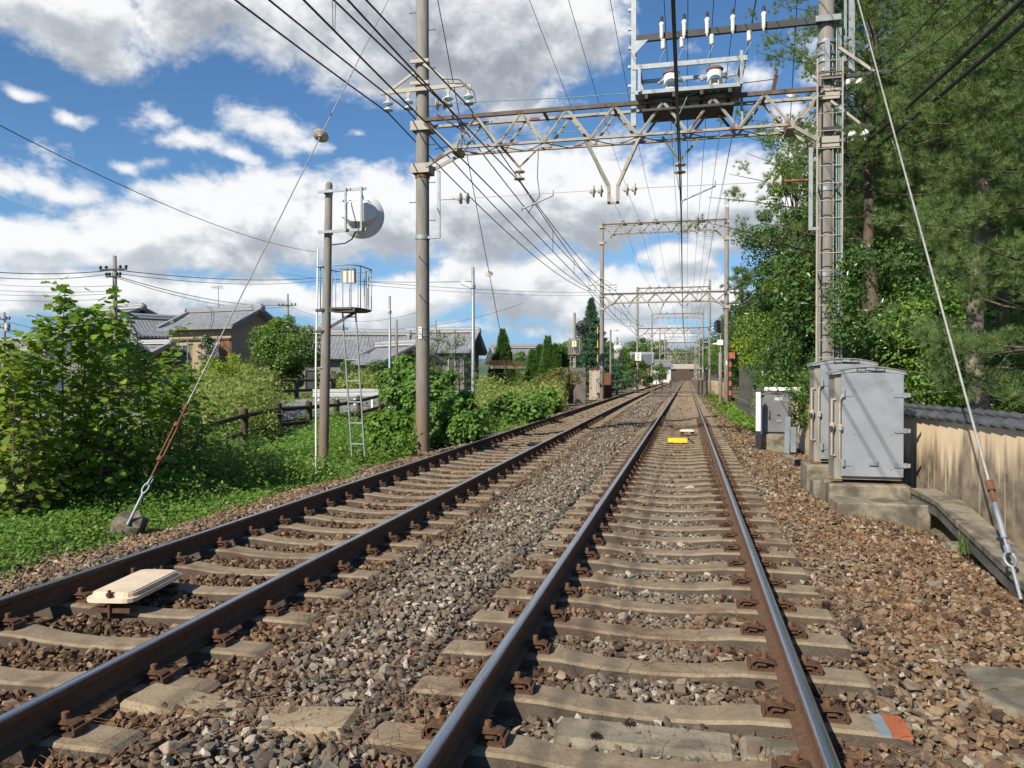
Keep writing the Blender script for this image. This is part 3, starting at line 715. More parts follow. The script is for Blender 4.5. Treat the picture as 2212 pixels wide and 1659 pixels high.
    # V hangers that carry the two messenger wires, with the pull-off arms below
    for xv, zt_, z1 in ((aty(1122, 390, YG).x, 6.72, 6.28), (aty(1469, 350, YG).x, 6.70, 6.22)):
        b = MB()
        for s in (-1, 1): b.bar((xv + s * .38, YG + s * .2, zt_), (xv, YG, z1), .035, .045)
        b.build('hanger', MT['gantry'], t)
        b = MB(); disc_string(b, (xv, YG, z1), (0, 0, -1), 2, sc=1.05); b.build('insulator', MT['porcelain_dirty'], t)
    for (ax, ay, bx_, by_) in ((1127, 452, 1195, 422), (1473, 434, 1545, 402)):
        p, q = aty(ax, ay, YG), aty(bx_, by_, YG)
        b = MB(); b.cyl(p, q, .018, n=8); b.cyl(q, (q.x, q.y, q.z + .12), .014, n=6); b.cyl(p, (p.x, p.y, p.z - .06), .02, n=6); b.build('pull_off_arm', MT['galv'], t)
    # platform with the two white canisters
    pt = MB(); xa, xb = -1.12, 1.12
    pt.box(((xa + xb) / 2, YG, 7.61), (xb - xa, .95, .08)); pt.box(((xa + xb) / 2, YG + .05, 7.26), (xb - xa - .3, .80, .05), mi=1)
    for x in np.linspace(xa + .25, xb - .25, 4): pt.box((x, YG, 7.50), (.07, 1.0, .09), mi=1)
    pf = pt.build('platform', [MT['galv'], MT['darkgrey']], t)
    fr = MB()
    fr.bar((xa - .05, YG - .5, 8.14), (xb + .1, YG - .5, 8.14), .05, .10, 1); fr.bar((xa, YG + .5, 8.2), (xb, YG + .5, 8.2), .05, .08); fr.bar((xa, YG + .5, 7.85), (xb, YG + .5, 7.85), .05, .06)
    for x in (xa + .1, xb - .02):
        for s in (-.5, .5): fr.bar((x, YG + s, 7.6), (x, YG + s, 8.30 if x > 0 else 8.2), .06, .06)
        fr.bar((x, YG - .5, 8.14), (x, YG + .5, 8.2), .05, .05)
    fr.bar((xb + .02, YG, 6.9), (xb + .02, YG, 7.6), .06, .06)
    fr.build('canister_frame', [MT['galv'], MT['galv_dull']], t)
    for x in (aty(1450, 190, YG).x, aty(1544, 190, YG).x):
        b = MB(); b.lathe((x, YG - .05, 7.655), (0, 0, 1), [(0, .155), (.02, .165), (.40, .16), (.47, .145)], 20)
        cn = b.build('canister', MT['white'], t)
        q = MB(); q.lathe((x, YG - .05, 8.10), (0, 0, 1), [(0, .175), (.03, .185), (.06, .15), (.09, .05), (.095, 0)], 20); q.build('lid', MT['rust_orange'], cn)
        q = MB()
        for s in (-1, 1): q.lathe((x + s * .14, YG - .05, 8.0), (s, 0, -.55), [(0, .05), (.10, .045), (.105, .03), (.17, .03)], 10)
        q.build('bushing', MT['galv_dull'], cn)
        q = MB()
        for i in range(3): q.box((x - .06 + i * .06, YG - .225, 7.83), (.022, .03, .07))
        q.box((x, YG - .22, 7.80), (.18, .02, .022)); q.build('terminal_clip', MT['darkgrey'], cn)
    # upright post and high beam with cable ends
    b = MB(); b.bar((-1.17, YG - .1, 7.0), (-1.17, YG - .1, 12.2), .11, .10)
    for z in np.arange(7.9, 12, .42): b.box((-1.26, YG - .1, z), (.07, .06, .06))
    b.build('upright_post', MT['galv_dull'], t)
    b = MB(); b.bar((-1.25, YG - .1, 8.92), (XR + .12, YG - .1, 8.95), .09, .14); b.prism([(-1.15, YG - .2, 8.85), (-.85, YG - .2, 8.85), (-1.15, YG - .2, 8.55)], (0, .02, 0), 1); b.cyl((XR, YG, 8.88), (XR, YG, 8.98), rr + .015, n=18, mi=1); b.box((XR, YG - rr - .05, 8.93), (.5, .05, .12), mi=1)
    hb = b.build('high_beam', [MT['darkgrey'], MT['galv']], t)
    for px in (1430, 1478, 1527, 1582, 1648):
        x = aty(px, 60, YG).x
        q = MB(); q.lathe((x, YG - .2, 8.80), (0, 0, 1), [(0, .015), (.05, .03), (.08, .048), (.12, .036), (.14, .048), (.17, .034), (.20, .05), (.23, .036), (.26, .05), (.29, .04), (.32, .055), (.37, .055), (.40, .03), (.41, .03)], 12); cu = q.build('cable_head', MT['porcelain'], hb)
        q = MB(); q.cyl((x, YG - .2, 9.2), (x, YG - .2, 9.32), .032, n=8); q.build('cable_cap', MT['black'], hb)
    for px in (1433, 1473, 1537, 1617):
        x = aty(px, 95, YG).x
        q = MB(); q.lathe((x, YG - .16, 8.84), (0, 0, -1), [(0, .045), (.05, .055), (.07, .045), (.11, .055), (.14, .045), (.18, .055), (.22, .04), (.23, 0)], 10); q.build('arrester', MT['porcelain'], hb)
        q = MB(); pts = [(x + .04, YG - .2, 8.6), (x - .04, YG - .2, 8.45), (x - .12, YG - .2, 8.2), (x - .06, YG - .15, 8.05)]; q.tube(pts, .008, 5); q.build('lead_wire', MT['galv'], hb)
    # right pole: ladder, outer arms, conduits
    zl0, zl1 = .25, 8.02; yl = YG - rr - .27; xl0, xl1 = XR - .245, XR + .245
    b = MB()
    for x in (xl0, xl1): b.bar((x, yl, zl0), (x, yl, zl1), .028, .035)
    la = b.build('ladder', MT['beige'], t)
    b = MB(); k = 0
    for z in np.arange(zl0 + .15, zl1, .36): b.cyl((xl0, yl, z), (xl1, yl, z), .011, n=6); k += 1
    b.build('rungs', MT['beige'], la)
    b = MB(); b.cyl((xl0, yl, 7.72), (xl1, yl, 7.72), .016, n=6); b.build('orange_rung', MT['rust_orange'], la)
    b = MB()
    for z in (1.2, 3.6, 5.4): b.bar((xl0, yl, z), (XR - rr * .8, YG, z), .03, .03); b.bar((xl1, yl, z), (XR + rr * .8, YG, z), .03, .03); b.cyl((XR, YG, z - .04), (XR, YG, z + .04), rr + .01, n=18)
    for z in (7.9, 8.1, 8.25, 8.5): b.cyl((XR, YG, z - .035), (XR, YG, z + .035), rr + .014, n=18)
    b.build('pole_band', MT['galv'], t)
    b = MB(); b.bar((XR - .1, YG - .23, 7.68), (XR + 1.25, YG - .23, 7.70), .07, .07, 1); b.bar((XR + .2, YG - .23, 8.3), (XR + .9, YG - .23, 7.72), .05, .06)
    b.bar((XR - .1, YG - .23, 6.62), (XR + .85, YG - .23, 6.63), .07, .07, 1); b.bar((XR + .05, YG - .23, 7.2), (XR + .65, YG - .23, 6.66), .045, .05)
    oa = b.build('outer_arm', [MT['beige'], MT['darkgrey']], t)
    for x, z in ((XR + .38, 7.62), (XR + .62, 7.62), (XR + .48, 6.56), (XR + .72, 6.56)):
        q = MB(); bell(q, (x, YG - .23, z), 1.0); q.build('insulator', MT['porcelain'], oa)
    b = MB(); b.bar((XR + .52, YG + .12, 7.7), (XR + .52, YG + .12, 13), .12, .06)
    b.bar((XR + .38, YG + .05, 8.1), (XR + .38, YG + .05, 13), .05, .05); b.bar((XR, YG, 8.55), (XR + .5, YG + .1, 8.6), .06, .06); b.box((XR - .02, YG - rr - .06, 8.1), (.10, .06, .75), mi=0)
    b.build('side_channel', MT['galv'], t)
    for dx, m_ in ((.21, 'galv'), (.26, 'copper'), (.30, 'galv'), (.12, 'guy')):
        b = MB(); b.tube([(XR + dx, YG - (.05 if dx > .2 else .24), -.5), (XR + dx, YG - (.05 if dx > .2 else .24), 3), (XR + dx * .9, YG - .1, 8.8)], .018 if dx > .2 else .010, 6); b.build('conduit', MT[m_], t)
    # strut and insulator standing on the top chord, green cross bonds
    b = MB(); b.bar((1.75, YG - .27, 7.42), (1.83, YG - .27, 7.82), .08, .05); b.bar((XL + .45, YG - .27, 7.55), (XL + 1.2, YG - .27, 7.05), .07, .03); b.build('stub_post', MT['rust'], t)
    b = MB(); p0 = Vector((1.77, YG - .3, 7.72)); b.cyl(p0, (.75, YG - .3, 7.67), .010, n=6); b.build('bond_rod', MT['rust_orange'], t)
    b = MB(); disc_string(b, (.75, YG - .3, 7.67), (-1, 0, 0), 2, sc=1.1); disc_string(b, (XL + .75, YG - .3, 7.78), (-1, 0, 0), 2, sc=1.1); b.build('bond_insulator', MT['porcelain_dirty'], t)
    b = MB(); b.tube([(XL + .78, YG - .3, 7.78), (-2.5, YG - .3, 7.68), (.4, YG - .3, 7.66)], .011, 5); b.tube([(XL + .2, YG + .3, 6.92), (XL + 1.6, YG + .3, 7.12), (-1.8, YG + .3, 7.1)], .010, 5)
    xq = aty(1468, 240, YG).x; b.tube([(.5, YG - .3, 7.66), (.0, YG - .35, 7.5), (xq - .1, YG - .35, 6.9), (xq - .12, YG - .35, 6.2), (xq, YG - .3, 5.5)], .011, 5)
    b.build('bond_wire', MT['copper'], t)
    b = MB(); pj = [(XL + .6, YG - .3, 8.35), (XL + 1.0, YG - .3, 8.3), (XL + 1.35, YG - .28, 8.0), (XL + 1.4, YG - .28, 7.75), (XL + 1.2, YG - .28, 7.72)]; b.tube(pj, .012, 5)
    b.tube([(aty(1163, 330, YG).x, YG, 6.7), (aty(1161, 380, YG).x, YG, 6.0), (aty(1166, 420, YG).x, YG, 5.6), (aty(1140, 450, YG).x, YG, 5.2)], .010, 5); b.build('jumper_wire', MT['cable'], t)
    return t, feeders
G1, FE = near_gantry()

def far_gantry(label):
    t = thing('overhead_line_gantry', label, 'gantry', (0, 0, -.3), 0, 'gantries over the tracks'); xa, xb = -6.1, 2.72
    for X, h in ((xa, 12.7), (xb, 13.4)):
        b = MB(); b.lathe((X, 0, -.6), (0, 0, 1), [(0, .17), (6, .16), (h + .6, .14), (h + .62, 0)], 12); p = b.build('pole', MT['pole'], t)
        q = MB(); q.box((X, -.175, 2.4), (.09, .012, .3)); q.build('number_plate', MT['white'], p)
    b = MB(); b.bar((xb - .12, 0, 13.2), (xb - .12, 0, 14.6), .05); b.bar((xb + .12, 0, 13.2), (xb + .12, 0, 14.6), .05)
    for z in (13.7, 14.2, 14.58): b.bar((xb - .12, 0, z), (xb + .12, 0, z), .05)
    b.build('top_frame', MT['galv_dull'], t)
    b = MB(); truss(b, xa, xb, xa + .87, xb - .74, 7.44, 6.80, 0, .27, 12, .085); b.build('truss_beam', [MT['gantry'], MT['gantry_top']], t)
    b = MB(); truss(b, xa, xb, xa + .8, xb - .7, 12.5, 11.85, 0, .25, 14, .08); b.build('upper_truss', [MT['gantry'], MT['gantry_top']], t)
    for zn, zp in ((6.80, 6.38), (11.85, 11.2)):
        for xn, xp in ((xa + .85, xa + .12), (xb - .74, xb - .12)):
            b = MB(); knee(b, xn, xp, zn, zp, 0, .27); b.build('knee_brace', MT['gantry'], t)
    b = MB()
    for X in (xa, xb):
        for z in (7.36, 6.38, 12.4, 11.2): b.cyl((X, 0, z - .1), (X, 0, z + .1), .19, n=12); b.box((X, -.19, z), (.42, .03, .2))
    b.build('pole_bracket', MT['beige'], t)
    b = MB(); b.bar((xa - 1.0, -.2, 8.1), (xa + 1.1, -.2, 8.1), .05, .08); b.bar((xa - .8, -.2, 8.1), (xa, -.2, 8.65), .05); b.bar((xa + .8, -.2, 8.1), (xa, -.2, 8.65), .05); arm = b.build('side_arm', MT['beige'], t)
    b = MB()
    for dx in (-.95, -.5, .55, 1.0): disc_string(b, (xa + dx, -.2, 8.05), (0, 0, -1), 2, sc=1.1)
    b.build('feeder_insulators', MT['porcelain_blue'], arm)
    b = MB()
    for x in (-4.6, -3.46, -2.25): disc_string(b, (x - .13, 0, 12.55), (.3, 0, 1), 2, sc=.9); disc_string(b, (x + .13, 0, 12.55), (-.3, 0, 1), 2, sc=.9)
    b.build('line_post', MT['porcelain_dirty'], t)
    b = MB()
    for x in (-.6, .0, .65, 1.2, 1.7): disc_string(b, (x, 0, 11.8), (0, 0, -1), 3, sc=.95)
    for x in (-4.3, -.215): disc_string(b, (x, 0, 6.3), (0, 0, -1), 2, sc=1.1)
    b.build('string_insulator', MT['porcelain_blue'], t)
    b = MB()
    for x in (-4.3, -.215):
        for s in (-1, 1): b.bar((x + s * .38, 0, 6.8), (x, 0, 6.3), .05)
    for s in (-1, 1): b.bar((-2.2 + s * .6, 0, 6.8), (-2.2 + s * .1, 0, 5.7), .07)
    b.bar((-2.1, 0, 5.7), (-2.1, 0, 5.3), .06); b.bar((-2.3, 0, 5.7), (-2.3, 0, 5.3), .06); b.cyl((xa, 0, 5.62), (xb, 0, 5.6), .012, n=5)
    b.build('drop_frame', MT['gantry'], t)
    b = MB(); b.bar((xb, -.2, 7.6), (xb + 1.25, -.2, 7.6), .08, .08); b.bar((xb, -.2, 6.6), (xb + .9, -.2, 6.6), .08, .08); b.bar((xb, -.2, 8.1), (xb + .8, -.2, 7.6), .05); oa = b.build('outer_arm', MT['darkgrey'], t)
    b = MB()
    for x, z in ((.4, 7.55), (.75, 7.55), (.5, 6.55), (.75, 6.55)): bell(b, (xb + x, -.2, z), 1.1)
    b.build('bell_insulators', MT['porcelain'], oa)
    return t
GY = [56.5, 98, 139, 180, 221, 262, 300]
glab = ['second lattice gantry from the camera, two beams, between the round black signal and the wood', 'third lattice gantry along the line, its left pole bearing a white notice', 'fourth lattice gantry along the line', 'fifth lattice gantry along the line, far down the tracks', 'sixth lattice gantry, small and far down the tracks', 'seventh lattice gantry, close to the station roof', 'last and smallest lattice gantry, at the station']
g2 = far_gantry(glab[0])
far_gantries = [g2]
for i, y in enumerate(GY):
    o = g2 if i == 0 else copy_tree(g2); o.location = (0, y, -.3); o['label'] = glab[i]
    if i: far_gantries.append(o)
# world-authored parts were built round y = 0, z offset is already in their local coordinates

# ------------------------------------------------------------------ wires
def span(a, b, sag, n=20):
    a = Vector(a); b = Vector(b); return [a.lerp(b, t) - Vector((0, 0, 4 * sag * t * (1 - t))) for t in np.linspace(0, 1, n)]
def line(sup, sag, n=20):
    out = []
    for i in range(len(sup) - 1):
        s = span(sup[i], sup[i + 1], sag, n); out += s if i == 0 else s[1:]
    return out
def wire(name, pts, r, m, label, cat='wire', group=None):
    b = MB(); b.tube(pts, r, 6); return tag(b.build(name, MT[m]), label, cat, group)
GYs = [-22.0, YG] + GY[:5]
lab = ['outermost of the four thick feeder wires hung left of the near pole', 'second thick feeder wire, on the inner insulator left of the near pole', 'thick feeder wire on the first insulator right of the near pole', 'thick feeder wire on the outer insulator right of the near pole']
for e, dx, l_ in zip(FE, (-.95, -.5, .55, 1.0), lab):
    sup = [(e.x - .05, -22, e.z)] + [tuple(e)] + [(-6.1 + dx, y - .2, 7.7) for y in GY[:5]]
    wire('feeder_wire', line(sup, .62), .017, 'cable', l_, group='feeder wires on the left arms')
def catenary(name, xs, label):
    t = thing(name, label, 'overhead line', (xs[1], YG, 5), 0, 'contact lines over the tracks')
    sup = [(x, y, 5.93) for x, y in zip(xs, GYs)]; m_ = line(sup, .45)
    b = MB(); b.tube(m_, .013, 6); b.build('messenger_wire', MT['wire'], t)
    con = [(x, y, 5.12) for x, y in zip(xs, GYs)]
    b = MB(); b.tube(line(con, .01), .012, 6); b.build('contact_wire', MT['wire'], t)
    b = MB()
    for i in range(0, 3):
        a, c = Vector(sup[i]), Vector(sup[i + 1]); sp = span(a, c, .45, 9); cc = span(con[i], con[i + 1], .01, 9)
        for k in range(1, 8):
            for o in ((-.0, -.07), (0, .07)): b.cyl(sp[k] + Vector((0, o[1] * .7, 0)), cc[k] + Vector((0, o[1] * .3, 0)), .004, n=4)
    b.build('droppers', MT['wire'], t)
    return t
xlw = aty(1124, 453, YG).x; xrw = aty(1471, 430, YG).x
catenary('contact_line', [xlw + .45, xlw] + [-4.4, -4.37, -4.37, -4.37, -4.37], 'messenger and contact wires with droppers above the left hand track')
catenary('contact_line', [xrw - .05, xrw] + [-.3, -.215, -.3, -.215, -.3], 'dark messenger and contact wires above the right hand track')
for x, l_ in ((-4.6, 'thin high line furthest left of the three crossing the grey cloud'), (-3.46, 'thin high line in the middle of the three crossing the grey cloud'), (-2.25, 'thin high line furthest right of the three crossing the grey cloud')):
    wire('power_line', line([(x, y, 12.9) for y in GYs], .55), .010, 'cable', l_, group='high lines left of the upright post')
for i, x in enumerate((-.6, .0, .65, 1.2, 1.7, 2.1)):
    wire('power_line', line([(x, y, 11.3 if i < 5 else 13.6) for y in GYs], .5), .010, 'cable', 'thin line over the right hand track, passing above the white canisters' if i < 5 else 'thin earth line at the top of the right hand poles', group='high lines over the right hand track')
# dark communication cables along the right hand poles
for i, (dz, r, dx) in enumerate(((0, .036, 0), (-.16, .032, .14), (.10, .010, -.05))):
    sup = [(4.15 + dx, -22, 6.35 + dz), (XR + .78 + dx, YG - .25, 6.32 + dz), (3.1 + dx * .5, 56.3, 6.45 + dz), (3.1 + dx * .5, 98, 6.45 + dz)]
    wire('comm_cable', line(sup, .95), r, 'cable', ['thick black cable bundle sagging in front of the wood', 'second thick black cable, just under the bundle in front of the wood', 'thin wire running along the top of the black cable bundle'][i], 'cable', 'cables on the right hand poles')
for i, (a, b_) in enumerate((((2005, 0), (1818, 205)), ((1920 + 165, 0), (1845, 210)))):
    p = at(a[0], a[1], 9 + i); q = Vector((XR + .38 + .24 * i, YG - .25, 7.42)); pts = span(p + (p - q) * .6, q, .25) + span(q, (XR + .35, YG - .1, 5.2), .1, 8)[1:]
    wire('service_wire', pts, .011, 'cable', ['upper thin wire drooping from the pole across the pine', 'lower thin wire drooping from the pole across the pine'][i], 'wire')
# guys
def guy_anchor(label, p0, p1, lab_):
    d = (p1 - p0).normalized()
    t = thing('guy_wire', lab_, 'guy wire', tuple(p0))
    return t, d
MT['rust_guy'] = mat('dull brown rust', (.17, .075, .035), (.11, .05, .028), .85, 0, 20, .3, 90)
pA = gnd(283, 1118, -.22); topL = Vector((XL, YG, 12.0)); d = (topL - pA).normalized()
t = thing('guy_wire', 'long slanting guy wire with a rusty turnbuckle, rising from the concrete block in the weeds', 'guy wire', tuple(pA))
b = MB(); b.cyl(pA + d * 1.62, topL, .010, n=6); b.build('strand', MT['guy'], t)
b = MB(); b.cyl(pA - d * .1, pA + d * .33, .017, n=8); b.tube([pA + d * (.33 + .07 + .07 * math.cos(a)) + Vector((.04 * math.sin(a), 0, .0)) for a in np.linspace(math.pi, -math.pi, 14)], .012, 6); b.tube([pA + d * (.50 + .06 * math.cos(a)) + Vector((0.02, .035 * math.sin(a), .0)) for a in np.linspace(0, 2 * math.pi, 12)], .011, 6); b.build('eye_rod', MT['galv_dull'], t)
u = d.cross(Vector((0, 1, 0))).normalized() * .028
b = MB(); b.cyl(pA + d * .54, pA + d * .80, .012, n=6)
for s in (-1, 1): b.bar(pA + d * .80 + u * s, pA + d * 1.32 + u * s, .016, .024)
b.cyl(pA + d * .78, pA + d * .84, .042, n=8); b.cyl(pA + d * 1.29, pA + d * 1.35, .042, n=8); b.cyl(pA + d * 1.34, pA + d * 1.56, .013, n=6); b.cyl(pA + d * 1.54, pA + d * 1.66, .034, .02, n=8); b.build('turnbuckle', MT['rust_guy'], t)
pi = min((pA + d * (L_ * k / 400.) for k in range(400) for L_ in ((topL - pA).length,)), key=lambda p: abs((lambda q: 829.5 - q.y / -q.z * FPX)(CM.transposed() @ (p - EYE)) - 285))
b = MB(); disc_string(b, pi, -d, 1, sc=1.15); b.build('insulator', MT['porcelain_dirty'], t)
def lump(c, size, seed, m, name, label, cat):
    r = random.Random(seed); bm = bmesh.new(); bmesh.ops.create_icosphere(bm, subdivisions=2, radius=1)
    for v in bm.verts:
        k = r.uniform(.92, 1.06); v.co = Vector((max(-.8, min(.8, v.co.x * 1.2)) * size[0] * k, max(-.8, min(.8, v.co.y * 1.2)) * size[1] * k, max(-.8, min(.85, v.co.z * 1.15)) * size[2] * k))
    me = bpy.data.meshes.new(name); bm.to_mesh(me); bm.free(); me.materials.append(m); o = bpy.data.objects.new(name, me); col.objects.link(o); o.location = c
    return tag(o, label, cat)
c = gnd(277, 1142, -.38); o = lump((c.x, c.y, -.40), (.20, .20, .24), 4, MT['concrete'], 'anchor_block', 'rough concrete block in the weeds that holds the slanting guy', 'block'); o.rotation_euler = (.25, .3, .3)
pB = gnd(2206, 1296, -.40); topR = Vector((XR + .05, YG, 11.6)); d = (topR - pB).normalized()
t = thing('guy_wire', 'pale guy wire slanting down in front of the cream wall, with a grey sleeved turnbuckle', 'guy wire', tuple(pB))
b = MB(); b.cyl(pB + d * 1.05, topR, .013, n=6); b.build('strand', MT['guy'], t)
b = MB(); b.cyl(pB, pB + d * .30, .016, n=8); b.tube([pB + d * (.30 + .07 + .07 * math.cos(a)) + Vector((.045 * math.sin(a), 0, 0)) for a in np.linspace(math.pi, -math.pi, 12)], .014, 6); b.cyl(pB + d * .42, pB + d * .5, .03, n=8); b.build('eye_rod', MT['galv'], t)
b = MB(); b.cyl(pB + d * .5, pB + d * .58, .014, n=6); b.cyl(pB + d * .57, pB + d * .93, .026, n=10); b.build('grey_sleeve', MT['galv'], t)
b = MB(); b.cyl(pB + d * .92, pB + d * 1.12, .020, n=8); b.cyl(pB + d * 1.06, pB + d * 1.16, .036, n=8); b.build('rusty_thread', MT['rust_guy'], t)
pC = gnd(1116, 905, -.5); topC = Vector((XL, YG + .1, 12.2)); d = (pC - topC).normalized()
t = thing('guy_wire', 'thin dark guy running from the near left pole top down into the weeds beyond', 'guy wire', tuple(pC)); b = MB(); b.cyl(topC, pC, .012, n=6); b.build('strand', MT['cable'], t)
b = MB(); L_ = (pC - topC).length; disc_string(b, topC + d * L_ * .55, d, 1, sc=1.15); b.build('insulator', MT['porcelain_dirty'], t)
pD = aty(1786, 700, 44) ; topD = aty(1745, -120, YG + 2)
t = thing('guy_wire', 'thin dark wire with a bell insulator just left of the ladder pole', 'guy wire', tuple(topD)); b = MB(); e0 = aty(1722, 0, YG + 3); e1 = aty(1690, 560, YG + 9); e0 = e0 + (e0 - e1) * .1; b.cyl(e0, e1, .010, n=6); b.build('strand', MT['cable'], t)
b = MB(); pI = e0.lerp(e1, .355); disc_string(b, pI, e1 - e0, 1, sc=1.2); b.build('insulator', MT['porcelain_dirty'], t)

# ------------------------------------------------------------------ signals and masts
def ladder_mb(p0, p1, w, side, n, r=.012):
    b = MB(); p0, p1 = Vector(p0), Vector(p1); s = Vector(side).normalized() * (w / 2)
    for k in (-1, 1): b.bar(p0 + s * k, p1 + s * k, .022, .03)
    for i in range(n): q = p0.lerp(p1, (i + .6) / n); b.bar(q - s, q + s, .025, .02)
    return b
def near_mast():
    base = gnd(697, 1026, -.38); X, Y = base.x, base.y; A = lambda px, py, dy=0: aty(px, py, Y + dy)
    top = A(711, 393); kx = (top.x - X)
    t = thing('signal_mast', 'concrete signal mast seen from behind, white faceted box and disc above a caged platform', 'signal mast', (X, Y, -.42))
    b = MB(); b.lathe((X, Y, -.8), (kx, 0, top.z + .8), [(0, .092), (2.5, .088), (top.z + .74, .064), (top.z + .79, .05), (top.z + .81, 0)], 18); p = b.build('mast', MT['pole'], t)
    S = A(777, 462)                                           # centre of the disc
    class TB(MB):                                             # the head is turned about its own upright axis
        def build(q, *a, **k):
            M_ = Matrix.Rotation(R(22), 3, 'Z'); c_ = Vector((S.x, Y, 0)); q.v = [tuple(c_ + M_ @ (Vector(p) - c_)) for p in q.v]; return MB.build(q, *a, **k)
    b = TB(); o = Vector((S.x + .02, Y + .16, S.z)); r_ = .425
    b.lathe(o, (0, 1, 0), [(0, 0), (0, r_), (.012, r_), (.012, 0)], 40); sd = b.build('signal_disc', MT['white'], t)
    # faceted housing: an octagon-like box tapering towards the camera
    cx, cz = S.x - .02, S.z
    def ring(w, hz0, hz1, cw, y): return [Vector((cx + a, y, cz + c)) for a, c in ((-w, hz0 + cw), (-w + cw, hz0), (w - cw, hz0), (w, hz0 + cw), (w, hz1 - cw), (w - cw, hz1), (-w + cw, hz1), (-w, hz1 - cw))]
    r0 = ring(.315, -.17, .28, .13, Y + .15); r1 = ring(.315, -.17, .26, .13, Y + .02); r2 = ring(.135, -.165, .165, .01, Y - .16)
    b = TB(); b.add(r0 + r1 + r2, [(i, (i + 1) % 8, 8 + (i + 1) % 8, 8 + i) for i in range(8)] + [(8 + i, 8 + (i + 1) % 8, 16 + (i + 1) % 8, 16 + i) for i in range(8)] + [tuple(range(16, 24))])
    bm_ = b.build('signal_box', MT['white'], t)
    b = MB(); b.cyl((cx - .02, Y - .08, cz - .16), (cx - .02, Y - .08, cz - .24), .022, n=8); b.build('gland', MT['galv'], bm_)
    b = MB(); pts = [(cx - .02, Y - .08, cz - .22), (cx - .03, Y - .06, cz - .32), (cx - .12, Y - .03, cz - .46), (cx - .26, Y - .02, cz - .53), (X + kx * .8 + .04, Y - .02, cz - .55)]; b.tube(pts, .014, 6); b.build('cable', MT['black'], t)
    b = MB(); zt1, zt0 = A(750, 415).z, A(750, 502).z; xm0 = X + kx * .9
    for z in (zt1, zt0): b.bar((xm0 - .14, Y - .13, z), (A(795, 415).x + .02, Y - .13, z + .015), .03, .05); b.cyl((xm0, Y, z - .02), (xm0, Y, z + .02), .085, n=14)
    for px in (756, 790): x = A(px, 450).x; b.bar((x, Y - .19, zt0 - .02), (x, Y - .19, zt1 + .03), .032, .04)
    b.build('bracket_frame', MT['galv'], t)
    # caged platform
    zf, ztop = A(730, 665).z, A(730, 574).z; x0, x1 = A(690, 620).x, A(773, 620).x; xc = (x0 + x1) / 2; w = (x1 - x0) / 2; yc = Y + .42
    arc = [Vector((xc - w, yc - .38, 0)), Vector((xc - w, yc + .25, 0)), Vector((xc - w * .5, yc + .48, 0)), Vector((xc + w * .4, yc + .48, 0)), Vector((xc + w, yc + .2, 0)), Vector((xc + w, yc - .3, 0)), Vector((xc + w * .75, yc - .5, 0)), Vector((xc - .05, yc - .5, 0))]
    b = MB(); b.prism([p + Vector((0, 0, zf - .03)) for p in arc], (0, 0, .035)); b.bar((X, Y, zf - .03), (xc + w * .9, yc - .45, zf - .04), .05, .08); b.bar((X + .03, Y, zf - .42), (xc + w * .85, yc - .3, zf - .05), .035, .05); b.cyl((X, Y, zf - .06), (X, Y, zf - .02), .125, n=14); b.cyl((X, Y, zf - .45), (X, Y, zf - .41), .12, n=14); b.build('platform', mat('rusty dark platform', (.12, .10, .085), (.09, .06, .045), .7, .2, 8), t)
    b = MB(); up = [p + Vector((0, 0, ztop)) for p in arc]; b.tube(up, .012, 5)
    for i in range(len(arc) - 1):
        L_ = (arc[i + 1] - arc[i]).length; n = max(1, int(L_ / .13))
        for k in range(n): q = arc[i].lerp(arc[i + 1], k / n); b.bar(q + Vector((0, 0, zf)), q + Vector((0, 0, ztop)), .014, .014)
    b.build('cage', MT['galv_dull'], t)
    a0, a1 = A(736, 611), A(765, 580); b = MB(); b.box(((a0.x + a1.x) / 2, Y + .05, (a0.z + a1.z) / 2), (a1.x - a0.x, .08, a1.z - a0.z)); pn = b.build('route_panel', mat('cream panel', (.62, .60, .48), (.56, .54, .43), .6), t)
    b = MB()
    for px in (737, 750, 765): x = A(px, 600).x; b.bar((x, Y - .0, a0.z - .0), (x, Y - .0, a1.z + .02), .018, .012)
    b.build('panel_strap', MT['galv_dull'], pn)
    b = ladder_mb((A(757, 990).x, Y + .35, A(757, 990).z), (A(746, 660).x, Y + .15, zf), .26, (1, 0, 0), 7); b.build('ladder', MT['galv_dull'], t)
    b = MB(); b.tube([(X - .115, Y - .04, -.6), (X - .11, Y - .04, 1.8), (X - .09, Y - .04, 2.5), (X - .06, Y - .04, A(705, 535).z)], .017, 8); b.build('conduit', MT['white'], t)
    b = MB()
    for z in (-.1, 1.6, A(700, 560).z - .15): b.cyl((X + .01, Y, z), (X + .01, Y, z + .02), .105, n=14)
    b.build('band', MT['galv_dull'], t)
    return t
near_mast()

